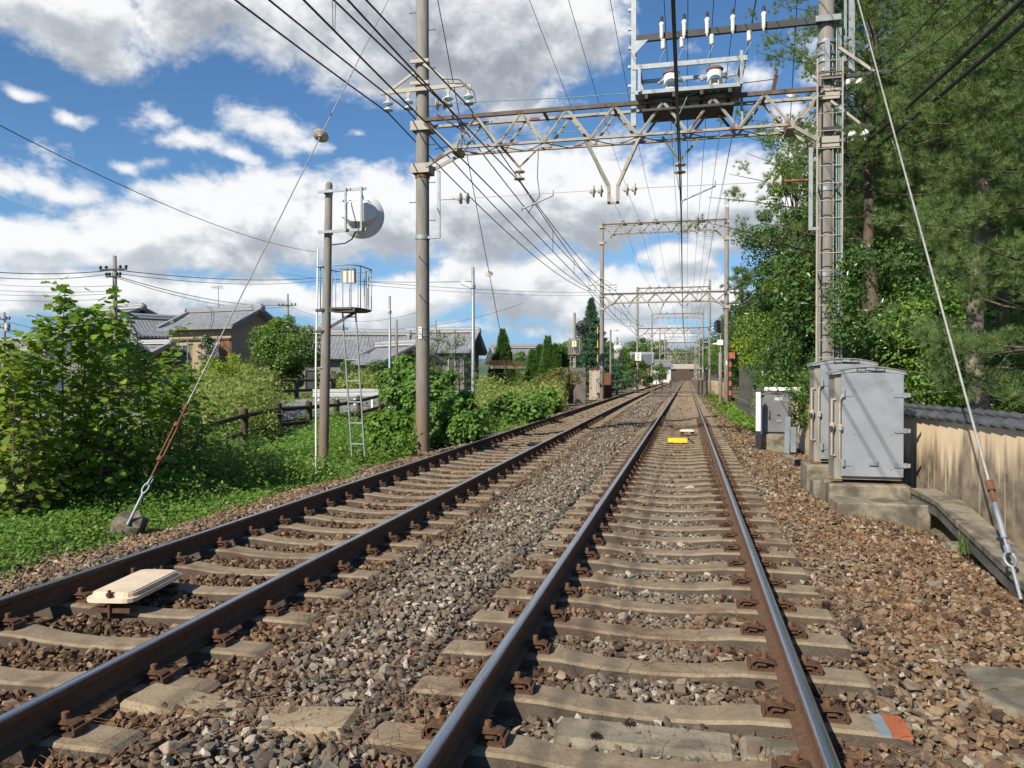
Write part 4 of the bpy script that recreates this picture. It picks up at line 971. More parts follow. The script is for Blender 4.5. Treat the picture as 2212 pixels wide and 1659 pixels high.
def text_mesh(s, size, m, name, parent, loc, rot=(math.pi / 2, 0, 0), ext=.004):
    cu = bpy.data.curves.new(name, 'FONT'); cu.body = s; cu.size = size; cu.extrude = ext; cu.align_x = 'CENTER'; cu.align_y = 'CENTER'
    o = bpy.data.objects.new(name, cu); col.objects.link(o); me = bpy.data.meshes.new_from_object(o); bpy.data.objects.remove(o)
    o = bpy.data.objects.new(name, me); col.objects.link(o); me.materials.clear(); me.materials.append(m)
    o.rotation_euler = rot
    if parent is not None: o.parent = parent; o.location = Vector(loc) - wloc(parent)
    else: o.location = loc
    return o
def mast3():
    Y = 54.0; A = lambda px, py: aty(px, py, Y); p0 = A(1241, 868); X = p0.x
    t = thing('signal_mast', 'signal mast with a round black lamp disc above a small cage marked 3', 'signal mast', (X, Y, -.4))
    top = A(1243, 674); b = MB(); b.lathe((X, Y, -.6), (0, 0, 1), [(0, .12), (top.z + .5, .09), (top.z + .6, 0)], 12); b.build('mast', MT['pole'], t)
    b = MB(); b.cyl((X, Y, -.4), (X, Y, 2.0), .125, .122, n=12); b.build('rusty_foot', MT['rust_orange'], t)
    D = A(1258, 707); b = MB(); b.lathe((D.x, Y - .25, D.z), (0, 1, 0), [(0, 0), (0, .47), (.03, .47), (.03, 0)], 28); dk = b.build('lamp_disc', MT['darkgrey'], t)
    for dx, dz in ((-.28, 0), (0, .16), (0, -.08), (.28, 0)):
        b = MB(); b.lathe((D.x + dx, Y - .26, D.z + dz), (0, -1, 0), [(0, .115), (.10, .115), (.10, .10), (.02, .095)], 12); b.lathe((D.x + dx, Y - .27, D.z + dz), (0, -1, 0), [(0, .09), (.02, 0)], 12); b.build('lamp', MT['black'], dk)
    z0, z1 = A(1243, 765).z, A(1243, 733).z; x0, x1 = A(1229, 750).x, A(1254, 750).x
    b = MB()
    for x in np.linspace(x0, x1, 7):
        for y in (Y - .35, Y + .35): b.bar((x, y, z0), (x, y, z1), .02)
    for z in (z0, z1):
        for y in (Y - .35, Y + .35): b.bar((x0, y, z), (x1, y, z), .03)
        for x in (x0, x1): b.bar((x, Y - .35, z), (x, Y + .35, z), .03)
    b.box(((x0 + x1) / 2, Y, z0), (x1 - x0, .7, .03)); b.build('cage', MT['beige'], t)
    s = A(1242, 743); b = MB(); b.box((s.x, Y - .40, s.z), (.32, .02, .40)); sg = b.build('number_sign', mat('cream sign', (.78, .70, .50), (.72, .64, .45), .6), t)
    text_mesh('3', .42, mat('brown figure', (.30, .12, .05), None, .6), 'figure', sg, (s.x, Y - .415, s.z))
    b = ladder_mb((A(1236, 866).x, Y - .3, -.35), (A(1239, 765).x, Y - .2, z0), .36, (1, 0, 0), 9); b.build('ladder', MT['beige'], t)
mast3()
def back_mast():
    Y = 84.0; A = lambda px, py: aty(px, py, Y); X = A(1333, 800).x
    t = thing('signal_mast', 'far signal mast with a white round signal back, beside the crossing', 'signal mast', (X, Y, -.4)); top = A(1333, 728)
    b = MB(); b.lathe((X, Y, -.6), (0, 0, 1), [(0, .13), (top.z + .6, .1), (top.z + .62, 0)], 10); b.build('mast', MT['pole'], t)
    D = A(1335, 750); b = MB(); b.lathe((D.x, Y + .2, D.z), (0, -1, 0), [(0, 0), (0, .48), (.05, .48), (.06, .33), (.3, .2), (.3, 0)], 16); b.build('signal_disc', MT['white'], t)
    b = MB()
    for z in (D.z + .5, D.z - .55): b.bar((D.x - .5, Y - .15, z), (D.x + .5, Y - .15, z), .06)
    b.build('bracket_frame', MT['galv'], t)
    b = MB(); b.box((X + .1, Y, A(1335, 772).z), (.75, .6, .9)); b.build('cage', MT['beige'], t)
    b = ladder_mb((X + .45, Y - .2, -.3), (X + .4, Y - .1, A(1335, 775).z), .3, (1, 0, 0), 9); b.build('ladder', MT['galv_dull'], t)
back_mast()
def right_signal():
    Y = 52.0; A = lambda px, py: aty(px, py, Y); X = A(1556, 800).x
    t = thing('signal_mast', 'three lamp black signal head on a short mast before the second gantry', 'signal mast', (X, Y, -.4)); D = A(1551, 705)
    b = MB(); b.lathe((X, Y, -.6), (0, 0, 1), [(0, .12), (3.6, .11), (3.62, 0)], 12); b.build('mast', MT['pole'], t)
    b = MB(); w, h = .27, .43; pts = []
    for a in np.linspace(0, math.pi, 9): pts.append((D.x + w * math.cos(a), Y - .2, D.z + h - w + .0 + w * math.sin(a) + .0))
    for a in np.linspace(math.pi, 2 * math.pi, 9): pts.append((D.x + w * math.cos(a), Y - .2, D.z - h + w + w * math.sin(a)))
    b.prism(pts, (0, .03, 0)); hd = b.build('signal_head', MT['darkgrey'], t)
    for dz in (.24, 0, -.24):
        b = MB(); b.lathe((D.x, Y - .2, D.z + dz), (0, -1, 0), [(0, .10), (.14, .10), (.14, .085), (.02, .08), (.02, 0)], 14); b.build('lamp', MT['black'], hd)
    b = MB(); z = A(1553, 740).z; b.box((X - .02, Y - .1, z), (.36, .25, .34)); b.prism([(X - .6, Y - .1, z - .1), (X - .15, Y - .1, z - .12), (X - .15, Y - .1, z + .02)], (0, .2, 0)); b.build('white_box', MT['white'], t)
    b = MB(); b.bar((X, Y - .1, 3.0), (X, Y - .1, D.z + .5), .07); b.bar((X - .2, Y - .15, D.z - .5), (X + .1, Y - .15, D.z - .5), .05); b.build('bracket_frame', MT['galv'], t)
right_signal()

# ------------------------------------------------------------------ cabinets, plinths, wall, trough
def cabinet(name, label, x0, x1, y, dep, z0, z1, group, small=False):
    w = x1 - x0; xc = (x0 + x1) / 2; t = thing(name, label, 'equipment cabinet', (xc, y + dep / 2, z0), 0, group); fm = MT['cab_small'] if small else MT['cab_front']; cap = .13 if not small else .10
    sm = MT['cab_small'] if small else MT['cab_side']
    b = MB(); b.box((xc, y + dep / 2 + .01, (z0 + z1 - cap) / 2), (w - .02, dep - .02, z1 - cap - z0)); b.build('body', sm, t)
    d0 = x0 + (.09 if not small else .05); b = MB(); b.bbox(((d0 + x1) / 2, y - .012, (z0 + z1 - cap) / 2 + .02), (x1 - d0, .035, z1 - cap - z0 - .06), .008)
    dr = b.build('door', fm, t)
    n = 14; arc = [(xc + (w / 2 + .025) * s, z1 - .055 - .075 * s * s) for s in np.linspace(-1, 1, n)]
    pts = [Vector((a, y - .035, c)) for a, c in arc] + [Vector((x1 + .025, y - .035, z1 - cap - .035)), Vector((xc, y - .035, z1 - cap + .025)), Vector((x0 - .025, y - .035, z1 - cap - .035))]
    b = MB(); b.prism(pts[::-1], (0, dep + .07, 0)); rf = b.build('roof_cap', fm, t)
    b = MB(); b.tube([p + Vector((0, -.004, -.004)) for p in pts[:n]], .008, 5); b.build('cap_edge', sm, rf)
    for s in (-.17, .17):
        b = MB(); x = xc + .02 + s * w * .8; z = z1 - .095 if not small else z1 - .078; hw, hh = (.055, .022) if not small else (.042, .018)
        for (a, c_) in (((x - hw, z - hh), (x + hw, z - hh)), ((x - hw, z + hh), (x + hw, z + hh)), ((x - hw, z - hh), (x - hw, z + hh)), ((x + hw, z - hh), (x + hw, z + hh))): b.bar((a[0], y - .04, a[1]), (c_[0], y - .04, c_[1]), .008, .012, ext=.004)
        b.build('vent_frame', MT['darkgrey'], rf)
    if small:
        for z in (z0 + .80, z0 + .26): b = MB(); b.box((x1 - .055, y - .034, z), (.14, .012, .07)); b.build('hinge', sm, dr)
        b = MB(); b.box((d0 + .32, y - .033, z0 + .84), (.16, .006, .066)); lb = b.build('code_label', MT['white'], dr); text_mesh('EXIO', .062, MT['darkgrey'], 'lettering', lb, (d0 + .32, y - .037, z0 + .84), ext=.002)
        b = MB(); b.bar((d0 + .12, y - .05, z0 + .42), (d0 + .12, y - .05, z0 + .56), .016, .02); b.box((d0 + .115, y - .05, z0 + .385), (.035, .03, .05)); b.build('handle', MT['black'], dr)
        b = MB(); b.box((d0 + .33, y - .033, z0 + .45), (.08, .008, .035)); b.build('maker_plate', MT['darkgrey'], dr); b = MB(); b.box((d0 + .33, y - .04, z0 + .31), (.12, .02, .06)); b.build('cover_plate', MT['galv'], dr)
        return t
    for z in (z0 + .21, z0 + .68, z0 + 1.16):
        b = MB(); b.box((x1 - .05, y - .036, z), (.15, .014, .06)); b.box((x1 + .045, y - .036, z), (.07, .014, .055)); b.cyl((x1 + .02, y - .04, z - .035), (x1 + .02, y - .04, z + .035), .014, n=8); h = b.build('hinge', MT['galv'], dr)
        b = MB(); [b.cyl((x1 - .11 + i * .035, y - .043, z + (.015 if i % 2 else -.015)), (x1 - .11 + i * .035, y - .048, z + (.015 if i % 2 else -.015)), .006, n=6) for i in range(4)]; b.build('rivet', MT['galv_dull'], h)
    for z in (z0 + .22, z0 + 1.17):
        b = MB(); b.box((d0 + .10, y - .034, z), (.10, .010, .062)); b.cyl((d0 + .025, y - .05, z - .04), (d0 + .025, y - .05, z + .06), .020, n=10); b.build('latch_bracket', MT['galv'], dr)
    xb_ = x0 + .055
    b = MB(); b.tube([(d0 + .025, y - .055, z0 + .18), (d0 - .01, y - .06, z0 + .27), (xb_ + .01, y - .06, z0 + .29), (xb_ + .01, y - .06, z0 + 1.09), (d0 - .01, y - .06, z0 + 1.11), (d0 + .025, y - .055, z0 + 1.18)], .013, 7)
    b.bar((x0 - .035, y - .02, z0 + .33), (x0 - .035, y - .02, z0 + 1.10), .022, .02); b.bar((x0 - .035, y, z0 + .33), (x0 + .02, y, z0 + .33), .02); b.bar((x0 - .035, y, z0 + 1.10), (x0 + .02, y, z0 + 1.10), .02); b.build('lock_rod', MT['beige'], dr)
    b = MB(); b.bbox((xb_ + .012, y - .062, z0 + .72), (.06, .05, .075), .01); b.bbox((x0 - .03, y - .03, z0 + .74), (.06, .05, .08), .01); b.build('rod_guide', MT['beige'], dr)
    b = MB(); b.bbox((x0 - .045, y - .055, z0 + .705), (.05, .03, .055), .008); b.build('padlock', MT['darkgrey'], dr)
    b = MB(); b.bbox((xc + .06, y - .042, z0 + .235), (.115, .03, .062), .008); b.build('cover_plate', MT['galv'], dr)
    b = MB()
    for dx in (.18, -.18):
        for dz in (.15, .62, 1.22): b.cyl((xc + .05 + dx * 1.3, y - .03, z0 + dz), (xc + .05 + dx * 1.3, y - .034, z0 + dz), .007, n=6)
    b.build('door_bolt', MT['darkgrey'], dr)
    b = MB(); b.box((x0 + .04, y + .05, z0 - .015), (.14, .12, .022)); b.build('rusty_foot', MT['rust_orange'], t)
    return t
Yc = 11.3; e = aty(1800, 1000, Yc)
cabinet('relay_cabinet', 'nearest tall grey steel cabinet, full door visible, on the stepped concrete plinth', aty(1801, 1000, Yc).x, aty(1951, 1000, Yc).x, Yc, .46, aty(1850, 1036, Yc).z, aty(1880, 783, Yc).z, 'grey cabinets beside the track')
Yd = 12.25
cabinet('relay_cabinet', 'second tall grey steel cabinet, half hidden behind the nearest one', aty(1757, 1000, Yd).x, aty(1757, 1000, Yd).x + .86, Yd, .46, aty(1790, 998, Yd).z, aty(1820, 766, Yd).z, 'grey cabinets beside the track')
Ys = 19.4
cabinet('small_cabinet', 'small grey cabinet lettered on its door, beside the black and white post', aty(1646, 900, Ys).x, aty(1703, 900, Ys).x, Ys, .42, aty(1670, 937, Ys).z, aty(1670, 842, Ys).z, 'grey cabinets beside the track', True)
def solid(name, label, cat, m, boxes, group=None):
    b = MB()
    for c, s in boxes: b.bbox(c, s, .018)
    return tag(b.build(name, m), label, cat, group)
def px_box(pxl, pxr, pyt, Y, dep, zb_):
    a, c = aty(pxl, pyt, Y), aty(pxr, pyt, Y); zt_ = a.z; return (((a.x + c.x) / 2, Y + dep / 2, (zt_ + zb_) / 2), (c.x - a.x, dep, zt_ - zb_))
solid('concrete_plinth', 'stained concrete plinth under the nearest tall cabinet', 'plinth', MT['concrete'], [px_box(1792, 1970, 1046, Yc - .16, .72, -.6)])
solid('concrete_step', 'wide low concrete step in front of the nearest cabinet plinth', 'step', MT['concrete'], [px_box(1808, 2012, 1085, Yc - .72, .555, -.7)])
solid('concrete_plinth', 'concrete plinth under the half hidden second cabinet', 'plinth', MT['concrete'], [px_box(1743, 1870, 1004, Yd - .14, .66, -.6)])
solid('concrete_step', 'low concrete slab edging the ballast in front of the second plinth', 'step', MT['concrete'], [px_box(1758, 1830, 1038, Yd - .55, .40, -.6)])
solid('concrete_plinth', 'small concrete plinth under the small lettered cabinet', 'plinth', MT['concrete'], [px_box(1643, 1706, 938, Ys - .12, .6, -.6)])
b = MB()
for (p, q) in (((1640, 966), (1680, 975)), ((1682, 976), (1706, 988)), ((1707, 989), (1722, 996)), ((1724, 996), (1752, 998))):
    a = gnd(*p, -.30); c = gnd(*q, -.30); b.bar(a + Vector((0, 0, -.06)), c + Vector((0, 0, -.06)), .16, .16)
tag(b.build('concrete_kerb', MT['concrete']), 'narrow concrete kerb running from the small cabinet to the second plinth', 'kerb')

def wall_material():
    m, nt, out = newmat('stained cream plaster'); L, N, S, ramp, noise, mapv, mix, math_, mrange = nodes(nt)
    p = N('ShaderNodeNewGeometry').outputs['Position']; b = N('ShaderNodeBsdfPrincipled'); b.inputs['Roughness'].default_value = .9
    sx = N('ShaderNodeSeparateXYZ'); L(p, sx.inputs[0]); z = sx.outputs[2]
    c = mix(mrange(noise(p, 2.2, 4), .35, .65), (.73, .565, .37), (.65, .49, .31))
    # black mould creeping up from the foot of the wall: a ragged front, drips of differing length, pale runs between
    a1 = noise(mapv(p, (.3, .8, .05)), 1, 3); a2 = noise(mapv(p, (1, 2.6, .12)), 1, 4, .6); a3 = noise(mapv(p, (2, 9, .30)), 1, 4, .6); a4 = noise(mapv(p, (4, 5, 4)), 1, 5, .6)
    front = math_('ADD', math_('MULTIPLY', math_('SUBTRACT', a1, .5), 1.0), math_('ADD', math_('MULTIPLY', math_('SUBTRACT', a2, .5), 1.5), math_('MULTIPLY', math_('SUBTRACT', a3, .5), 1.2)))
    f = math_('SUBTRACT', 1.0, mrange(math_('SUBTRACT', z, math_('ADD', front, .50)), -.26, .20))
    runs = math_('SUBTRACT', 1.0, math_('MULTIPLY', mrange(a3, .56, .68), .7))
    nearf = math_('SUBTRACT', 1.0, math_('MULTIPLY', mrange(sx.outputs[1], 12.5, 17.0), .75)); fine = math_('MULTIPLY_ADD', mrange(a4, .3, .7), .34, .60)
    c = mix(math_('MULTIPLY', math_('MULTIPLY', math_('MULTIPLY', f, nearf), runs), fine), c, (.075, .062, .047))
    L(c, b.inputs['Base Color']); bp = N('ShaderNodeBump'); bp.inputs['Strength'].default_value = .25; bp.inputs['Distance'].default_value = .01; L(noise(p, 45, 4), bp.inputs['Height']); L(bp.outputs[0], b.inputs['Normal']); L(b.outputs[0], out.inputs[0]); return m
def tile_material():
    m, nt, out = newmat('grey glazed coping tile'); L, N, S, ramp, noise, mapv, mix, math_, mrange = nodes(nt)
    p = N('ShaderNodeNewGeometry').outputs['Position']; b = N('ShaderNodeBsdfPrincipled'); b.inputs['Roughness'].default_value = .38
    L(mix(mrange(noise(p, 5, 4), .35, .65), (.050, .052, .058), (.085, .088, .095)), b.inputs['Base Color']); L(b.outputs[0], out.inputs[0]); return m
MT['coping'] = tile_material(); WALLM = wall_material()
def coped_wall(name, label, path, zt_, z0):
    t = thing(name, label, 'wall', (*path[0], z0))
    b = MB(); hw = .07; co = MB()
    for (a, c) in zip(path[:-1], path[1:]):
        a, c = Vector((*a, 0)), Vector((*c, 0)); b.bar(a + Vector((0, 0, (zt_ + z0) / 2 - .06)), c + Vector((0, 0, (zt_ + z0) / 2 - .06)), hw * 2, zt_ - z0 - .12, ext=.0)
        d = (c - a); L_ = d.length; d.normalize(); nrm = Vector((-d.y, d.x, 0)); n = max(1, int(L_ / .26))
        for i in range(n):
            p, q = a + d * (L_ * i / n), a + d * (L_ * (i + 1.10) / n); lift = .028
            for s0 in (1, -1):                                   # two curved flanks, overlapping like tiles
                pr = [(0, .045), (.05, .036), (.10, .010), (.135, -.030), (.137, -.055), (.122, -.055), (.09, -.02), (.05, .005), (0, .012)]
                vs = [p + nrm * (s0 * x) + Vector((0, 0, zt_ - .06 + y)) for x, y in pr] + [q + nrm * (s0 * x) + Vector((0, 0, zt_ - .06 + y + lift)) for x, y in pr]
                k = len(pr); fs = [(j, (j + 1) % k, k + (j + 1) % k, k + j) for j in range(k)] + [tuple(range(k)), tuple(range(2 * k - 1, k - 1, -1))]
                co.add(vs, fs)
            co.cyl(p + Vector((0, 0, zt_ + .005)), q + Vector((0, 0, zt_ + .030)), .040, .050, n=8)
    b.build('wall_face', WALLM, t); co.build('tile_coping', MT['coping'], t); return t
WP = [(5.0, 1.5), (4.35, 5.5), (3.62, 9.4), (3.22, 12.6), (3.0, 18), (2.93, 24), (2.92, 33)]
coped_wall('plaster_wall', 'cream plaster wall with dark mould streaks and a grey tile coping, right of the track', WP, .98, -.75)
coped_wall('plaster_wall', 'short distant cream wall with tile coping, beyond the concrete panel', [(3.1, 62), (3.4, 140)], 1.2, -.5)
def panel(name, label, x, y0, y1, zt_, th=.16):
    b = MB(); b.bbox((x, (y0 + y1) / 2, (zt_ - .6) / 2), (th, y1 - y0, zt_ + .6), .02); b.bbox((x - .02, (y0 + y1) / 2, -.15), (th + .14, y1 - y0 + .1, .75), .02); return tag(b.build(name, MT['concrete_dark']), label, 'concrete screen')
panel('concrete_screen', 'upright grey concrete panel at the end of the cream wall, right of the track', 3.0, 36.5, 46, 1.95)
b = MB(); a, c = aty(1219, 800, 52.5), aty(1262, 795, 53.2); b.bbox((a.x + .14, 52.5, .75), (.3, .4, 2.6), .02); b.bbox(((a.x + c.x) / 2 + .2, 53.0, .8), (c.x - a.x - .1, .2, 2.5), .02)
tag(b.build('concrete_screen', MT['concrete_dark']), 'dark upright concrete panel behind the mast with the cage marked 3', 'concrete screen')
pts = [(2.74, 5.4, -.36), (2.82, 6.6, -.31), (2.92, 7.8, -.25), (3.03, 9.2, -.17), (3.12, 10.3, -.10), (3.06, 11.2, -.07)]
tr = thing('cable_trough', 'concrete cable trough with lid slabs curving along the foot of the cream wall', 'cable trough', (*pts[2][:2], -.6))
lid = MB(); body = MB()
for (p, q) in zip(pts[:-1], pts[1:]):
    p, q = Vector(p), Vector(q); n = max(1, int((q - p).length / .5))
    for i in range(n): lid.bar(p.lerp(q, i / n + .012), p.lerp(q, (i + 1) / n - .012), .31, .06)
    body.bar(p + Vector((0, 0, -.10)), q + Vector((0, 0, -.10)), .27, .14)
body.build('trough', MT['concrete_dark'], tr); lid.build('lid', MT['concrete'], tr)
for i, (x, y) in enumerate(((2.78, 6.4), (2.98, 9.3))):
    b = MB(); b.bbox((x - .02, y, -.58), (.3, .22, .40), .02); b.build('support_block', MT['concrete'], tr)
# black and white post, little grey box
b = MB(); p = aty(1638, 925, 19.0); b.bbox((p.x, 19.0, .62), (.11, .11, .92), .012); t_ = b.build('marker_post', MT['white']); tag(t_, 'short square post, white above and black below, beside the small cabinet', 'marker post')
q = MB(); q.box((p.x, 19.0, -.17), (.114, .114, .66)); q.build('black_foot', MT['black'], t_)
t_ = thing('junction_box', 'small pale grey box leaning on a stake beside the small plinth', 'junction box', tuple(gnd(1700, 985, -.35))); A = lambda px, py: aty(px, py, 16.2)
b = MB(); b.bar(A(1699, 978), A(1702, 900) + Vector((0, 0, 0)), .10, .03, up=(0, 1, 0)); b.build('stake', MT['galv'], t_); a = A(1709, 930); b = MB(); b.bbox((a.x + .04, 16.2, a.z - .18), (.11, .10, .50), .012); b.build('box', MT['galv'], t_)
t_ = solid('white_board', 'white horizontal board lying behind the small cabinet', 'board', MT['white'], [((2.38, 20.6, 1.13), (.9, .06, .09))])

# ------------------------------------------------------------------ things on the track
def plate(name, label, c, size, rz, m, h, legs=True, flange=True):
    t = thing(name, label, 'track plate', (c[0], c[1], -.25), rz); sx, sy = size; b = MB()
    def rr(a, bb, r, z): return [Vector((sx_ * (a - r) + r * math.cos(g), sy_ * (bb - r) + r * math.sin(g), z)) for sx_, sy_, g0 in ((1, 1, 0), (-1, 1, 90), (-1, -1, 180), (1, -1, 270)) for g in (R(g0), R(g0 + 30), R(g0 + 60), R(g0 + 90))]
    z = c[2] + .25
    if flange: b.prism(rr(sx / 2, sy / 2, .07, z - h), (0, 0, h * .45)); b.prism(rr(sx / 2 - .022, sy / 2 - .04, .06, z - h * .55), (0, 0, h * .45)); b.prism(rr(sx / 2 - .035, sy / 2 - .055, .05, z - h * .1), (0, 0, h * .12))
    else: b.prism(rr(sx / 2, sy / 2, .015, z - h), (0, 0, h))
    b.build('plate', m, t, world=False)
    for s in (-1, 1):
        b = MB()
        if sx > sy: b.box((s * sx * .33, 0, (z - h) / 2), (.10, sy * .7, z - h - .0))
        else: b.box((0, s * sy * .42, (z - h) / 2 + .01), (sx * .8, .05, .03)); b.cyl((0, s * (sy / 2 - .03), 0), (0, s * (sy / 2 - .03), z + .02), .012, n=6); b.cyl((0, s * (sy / 2 - .03), z - h * .4), (0, s * (sy / 2 - .03), z + .0), .022, n=6)
        b.build('bracket', MT['rust'], t, world=False)
    return t
plate('transponder_plate', 'cream rounded plate bolted beside the rail in the left hand track', (-3.93, 4.87, -.045), (.35, .74), .15, MT['cream_plate'], .06)
b = MB(); a = gnd(215, 1312, -.2); b.box((a.x - .05, a.y, -.185), (.42, .09, .022), rz=.1); tag(b.build('rusty_strap', MT['rust']), 'flat rusty steel strap lying beside the cream plate', 'strap')
c = gnd(1464, 950, -.10); plate('yellow_box', 'flat yellow box on short feet in the right hand track', (c.x, c.y, -.06), (.47, .20), 0, MT['yellow'], .10, flange=False)
c = gnd(1485, 931, -.06); t_ = plate('transponder_plate', 'cream plate on brackets just beyond the yellow box', (c.x, c.y, -.02), (.42, .30), 0, MT['cream_plate'], .05)
b = MB(); p = gnd(1482, 948, -.14); b.tube([p + Vector((.02, -.1, .03)), p + Vector((.08, -.2, 0)), p + Vector((.16, -.45, -.05)), p + Vector((.2, -.6, -.06))], .018, 6); tag(b.build('cable', MT['black']), 'black cable curling from the yellow box', 'cable')
for i, (x0, x1, rz, z, lb) in enumerate(((-2.72, -2.08, -.10, -.155, 'tan concrete lid slab at the end of the left track sleepers'), (-1.98, -1.52, .10, -.165, 'half buried tan slab in the grey ballast between the tracks'), (-.60, .22, .0, -.200, 'flat concrete lid slab between two sleepers, left piece with the joint'), (.235, .62, .0, -.202, 'flat concrete lid slab between two sleepers, right of the joint'))):
    yy = 3.33 if i < 2 else Y0R + SP * 1.5
    b = MB(); b.bbox((0, 0, 0), (x1 - x0, .26 if i < 2 else .24, .10), .025); o = b.build('trough_lid', MT['slab'] if i < 2 else MT['concrete'], None, world=False); o.location = ((x0 + x1) / 2, yy, z - .05); o.rotation_euler = (.02, .05 * (1 if i == 0 else -1) if i < 2 else 0, rz); tag(o, lb, 'slab', 'lid slabs')
# curved concrete slabs at the right edge of the ballast
for i, (px, py, s, lb) in enumerate(((2158, 1470, (.42, .30), 'rounded concrete slab lying in the ballast at the right edge, with a dark hole'), (2190, 1520, (.40, .22), 'worn concrete slab next to the rounded one at the right edge'), (2150, 1652, (.5, .16), 'concrete slab edge at the bottom right corner'))):
    c = gnd(px, py, -.23); b = MB(); r_ = .10; pts = []
    for sx_, sy_, g0 in ((1, 1, 0), (-1, 1, 90), (-1, -1, 180), (1, -1, 270)):
        for g in (0, 30, 60, 90): pts.append((sx_ * (s[0] / 2 - r_ * .8) + r_ * .8 * math.cos(R(g0 + g)), sy_ * (s[1] / 2 - r_ * .8) + r_ * .8 * math.sin(R(g0 + g)), 0))
    b.prism(pts, (0, 0, .06)); o = b.build('concrete_slab', MT['concrete'], None, world=False); o.location = (c.x + .05, c.y, -.27); o.rotation_euler = (.02, -.03, -.1); tag(o, lb, 'slab')
    if i == 0: q = MB(); q.cyl((.12, -.07, .058), (.12, -.07, .0625), .05, n=14); q.build('hole', MT['black'], o, world=False)
# pine cones and fallen needles
def cone_me():
    b = MB(); n = 0
    for i in range(7):
        z = .006 + i * .0075; r = .024 * math.sin(math.pi * (i + 1.2) / 8.5) + .004
        for k in range(7):
            a = 2 * math.pi * k / 7 + i * .45; d = Vector((math.cos(a), math.sin(a), 0)); s = Vector((-d.y, d.x, 0))
            b.add([d * .004 + Vector((0, 0, z)), d * r * .8 + s * .007 + Vector((0, 0, z + .004)), d * (r + .006) + Vector((0, 0, z + .012)), d * r * .8 - s * .007 + Vector((0, 0, z + .004))], [(0, 1, 2, 3)])
    b.cyl((0, 0, 0), (0, 0, .055), .008, n=6); return b
cone = cone_me().build('pine_cone', mat('dark pine cone', (.075, .05, .035), (.03, .022, .018), .85, 0, 60), None, world=False); tag(cone, 'small dark open pine cone lying on the brown ballast', 'pine cone', 'fallen pine cones')
cp = [(1740, 1265), (1760, 1290), (1690, 1200), (1722, 1230), (1830, 1390), (1870, 1440), (1795, 1320), (1855, 1370), (1930, 1230), (1990, 1300), (2030, 1260), (2085, 1320), (2100, 1400), (2170, 1430), (2020, 1210), (1345, 1570), (1305, 1600), (1640, 1450), (1800, 1522), (1835, 1527), (1570, 1300), (1630, 1475), (2160, 1560), (2130, 1285), (1960, 1180), (855, 1270), (1120, 1620), (1910, 1520), (1880, 1290)]
for i, (px, py) in enumerate(cp):
    o = cone if i == 0 else cone.copy()
    if i: col.objects.link(o)
    p = gnd(px, py, -.21); z = float(zb(p.x, p.y)) + .03
    o.location = (p.x, p.y, z); o.rotation_euler = (random.uniform(1.0, 2), random.uniform(0, 1), random.uniform(0, 6)); s = random.uniform(.8, 1.15); o.scale = (s, s, s)
def needle_litter():
    n = 6500; c = []
    while len(c) < n:
        u = rng.random()
        if u < .62: x, y = rng.uniform(.9, 3.1), rng.uniform(1.2, 11)
        elif u < .85: x, y = rng.uniform(-1.3, .9), rng.uniform(1.5, 6)
        else: x, y = rng.uniform(-3, -1.2), rng.uniform(1.5, 5)
        if math.sin(x * 3.1 + y * 1.7) + math.sin(y * 2.9 - x * 2.2) + rng.normal(0, .8) > .2: c.append((x, y))
    c = np.array(c); z = zb(c[:, 0], c[:, 1]) + rng.uniform(.02, .045, n); a = rng.uniform(0, 6.28, n); l = rng.uniform(.04, .085, n)
    d = np.stack([np.cos(a), np.sin(a), rng.normal(0, .18, n)], -1); s = np.stack([-np.sin(a), np.cos(a), np.zeros(n)], -1) * .0013; P = np.stack([c[:, 0], c[:, 1], z], -1); up = np.array([0, 0, .004])
    V = np.stack([P - d * l[:, None] - s, P - d * l[:, None] + s, P + s + up, P - s + up, P + d * l[:, None] + s, P + d * l[:, None] - s], 1).reshape(-1, 3)
    i = np.arange(n)[:, None] * 6; F = np.concatenate([i + [0, 1, 2, 3], i + [3, 2, 4, 5]])
    tag(npmesh('pine_needles', V, F, mat('dry pine needles', (.34, .155, .065), (.24, .11, .05), .8, 0, 3, coord='p')), 'dry brown pine needles littering the ballast', 'needle litter', kind='stuff')
needle_litter()
# white stones that stand out
wm = mat('white quartz stone', (.72, .70, .66), (.55, .52, .48), .6, 0, 20)
for i, (px, py, s) in enumerate(((1708, 1562, .045), (1250, 1360, .04), (1163, 1252, .035), (1190, 1260, .03), (1322, 1475, .034))):
    p = gnd(px, py, -.2); me = rock(40 + i); me.materials.append(wm); o = bpy.data.objects.new('white_stone', me); col.objects.link(o); o.location = (p.x, p.y, float(zb(p.x, p.y)) + .02); o.scale = (s, s, s * 1.2)
    tag(o, ['white angular stone beside the right hand rail near the camera', 'white stone among the grey ballast near the camera', 'pale stone on a sleeper end left of the rail', 'small pale stone close to the left rail of the right track', 'small white stone between the rails of the right track'][i], 'stone')
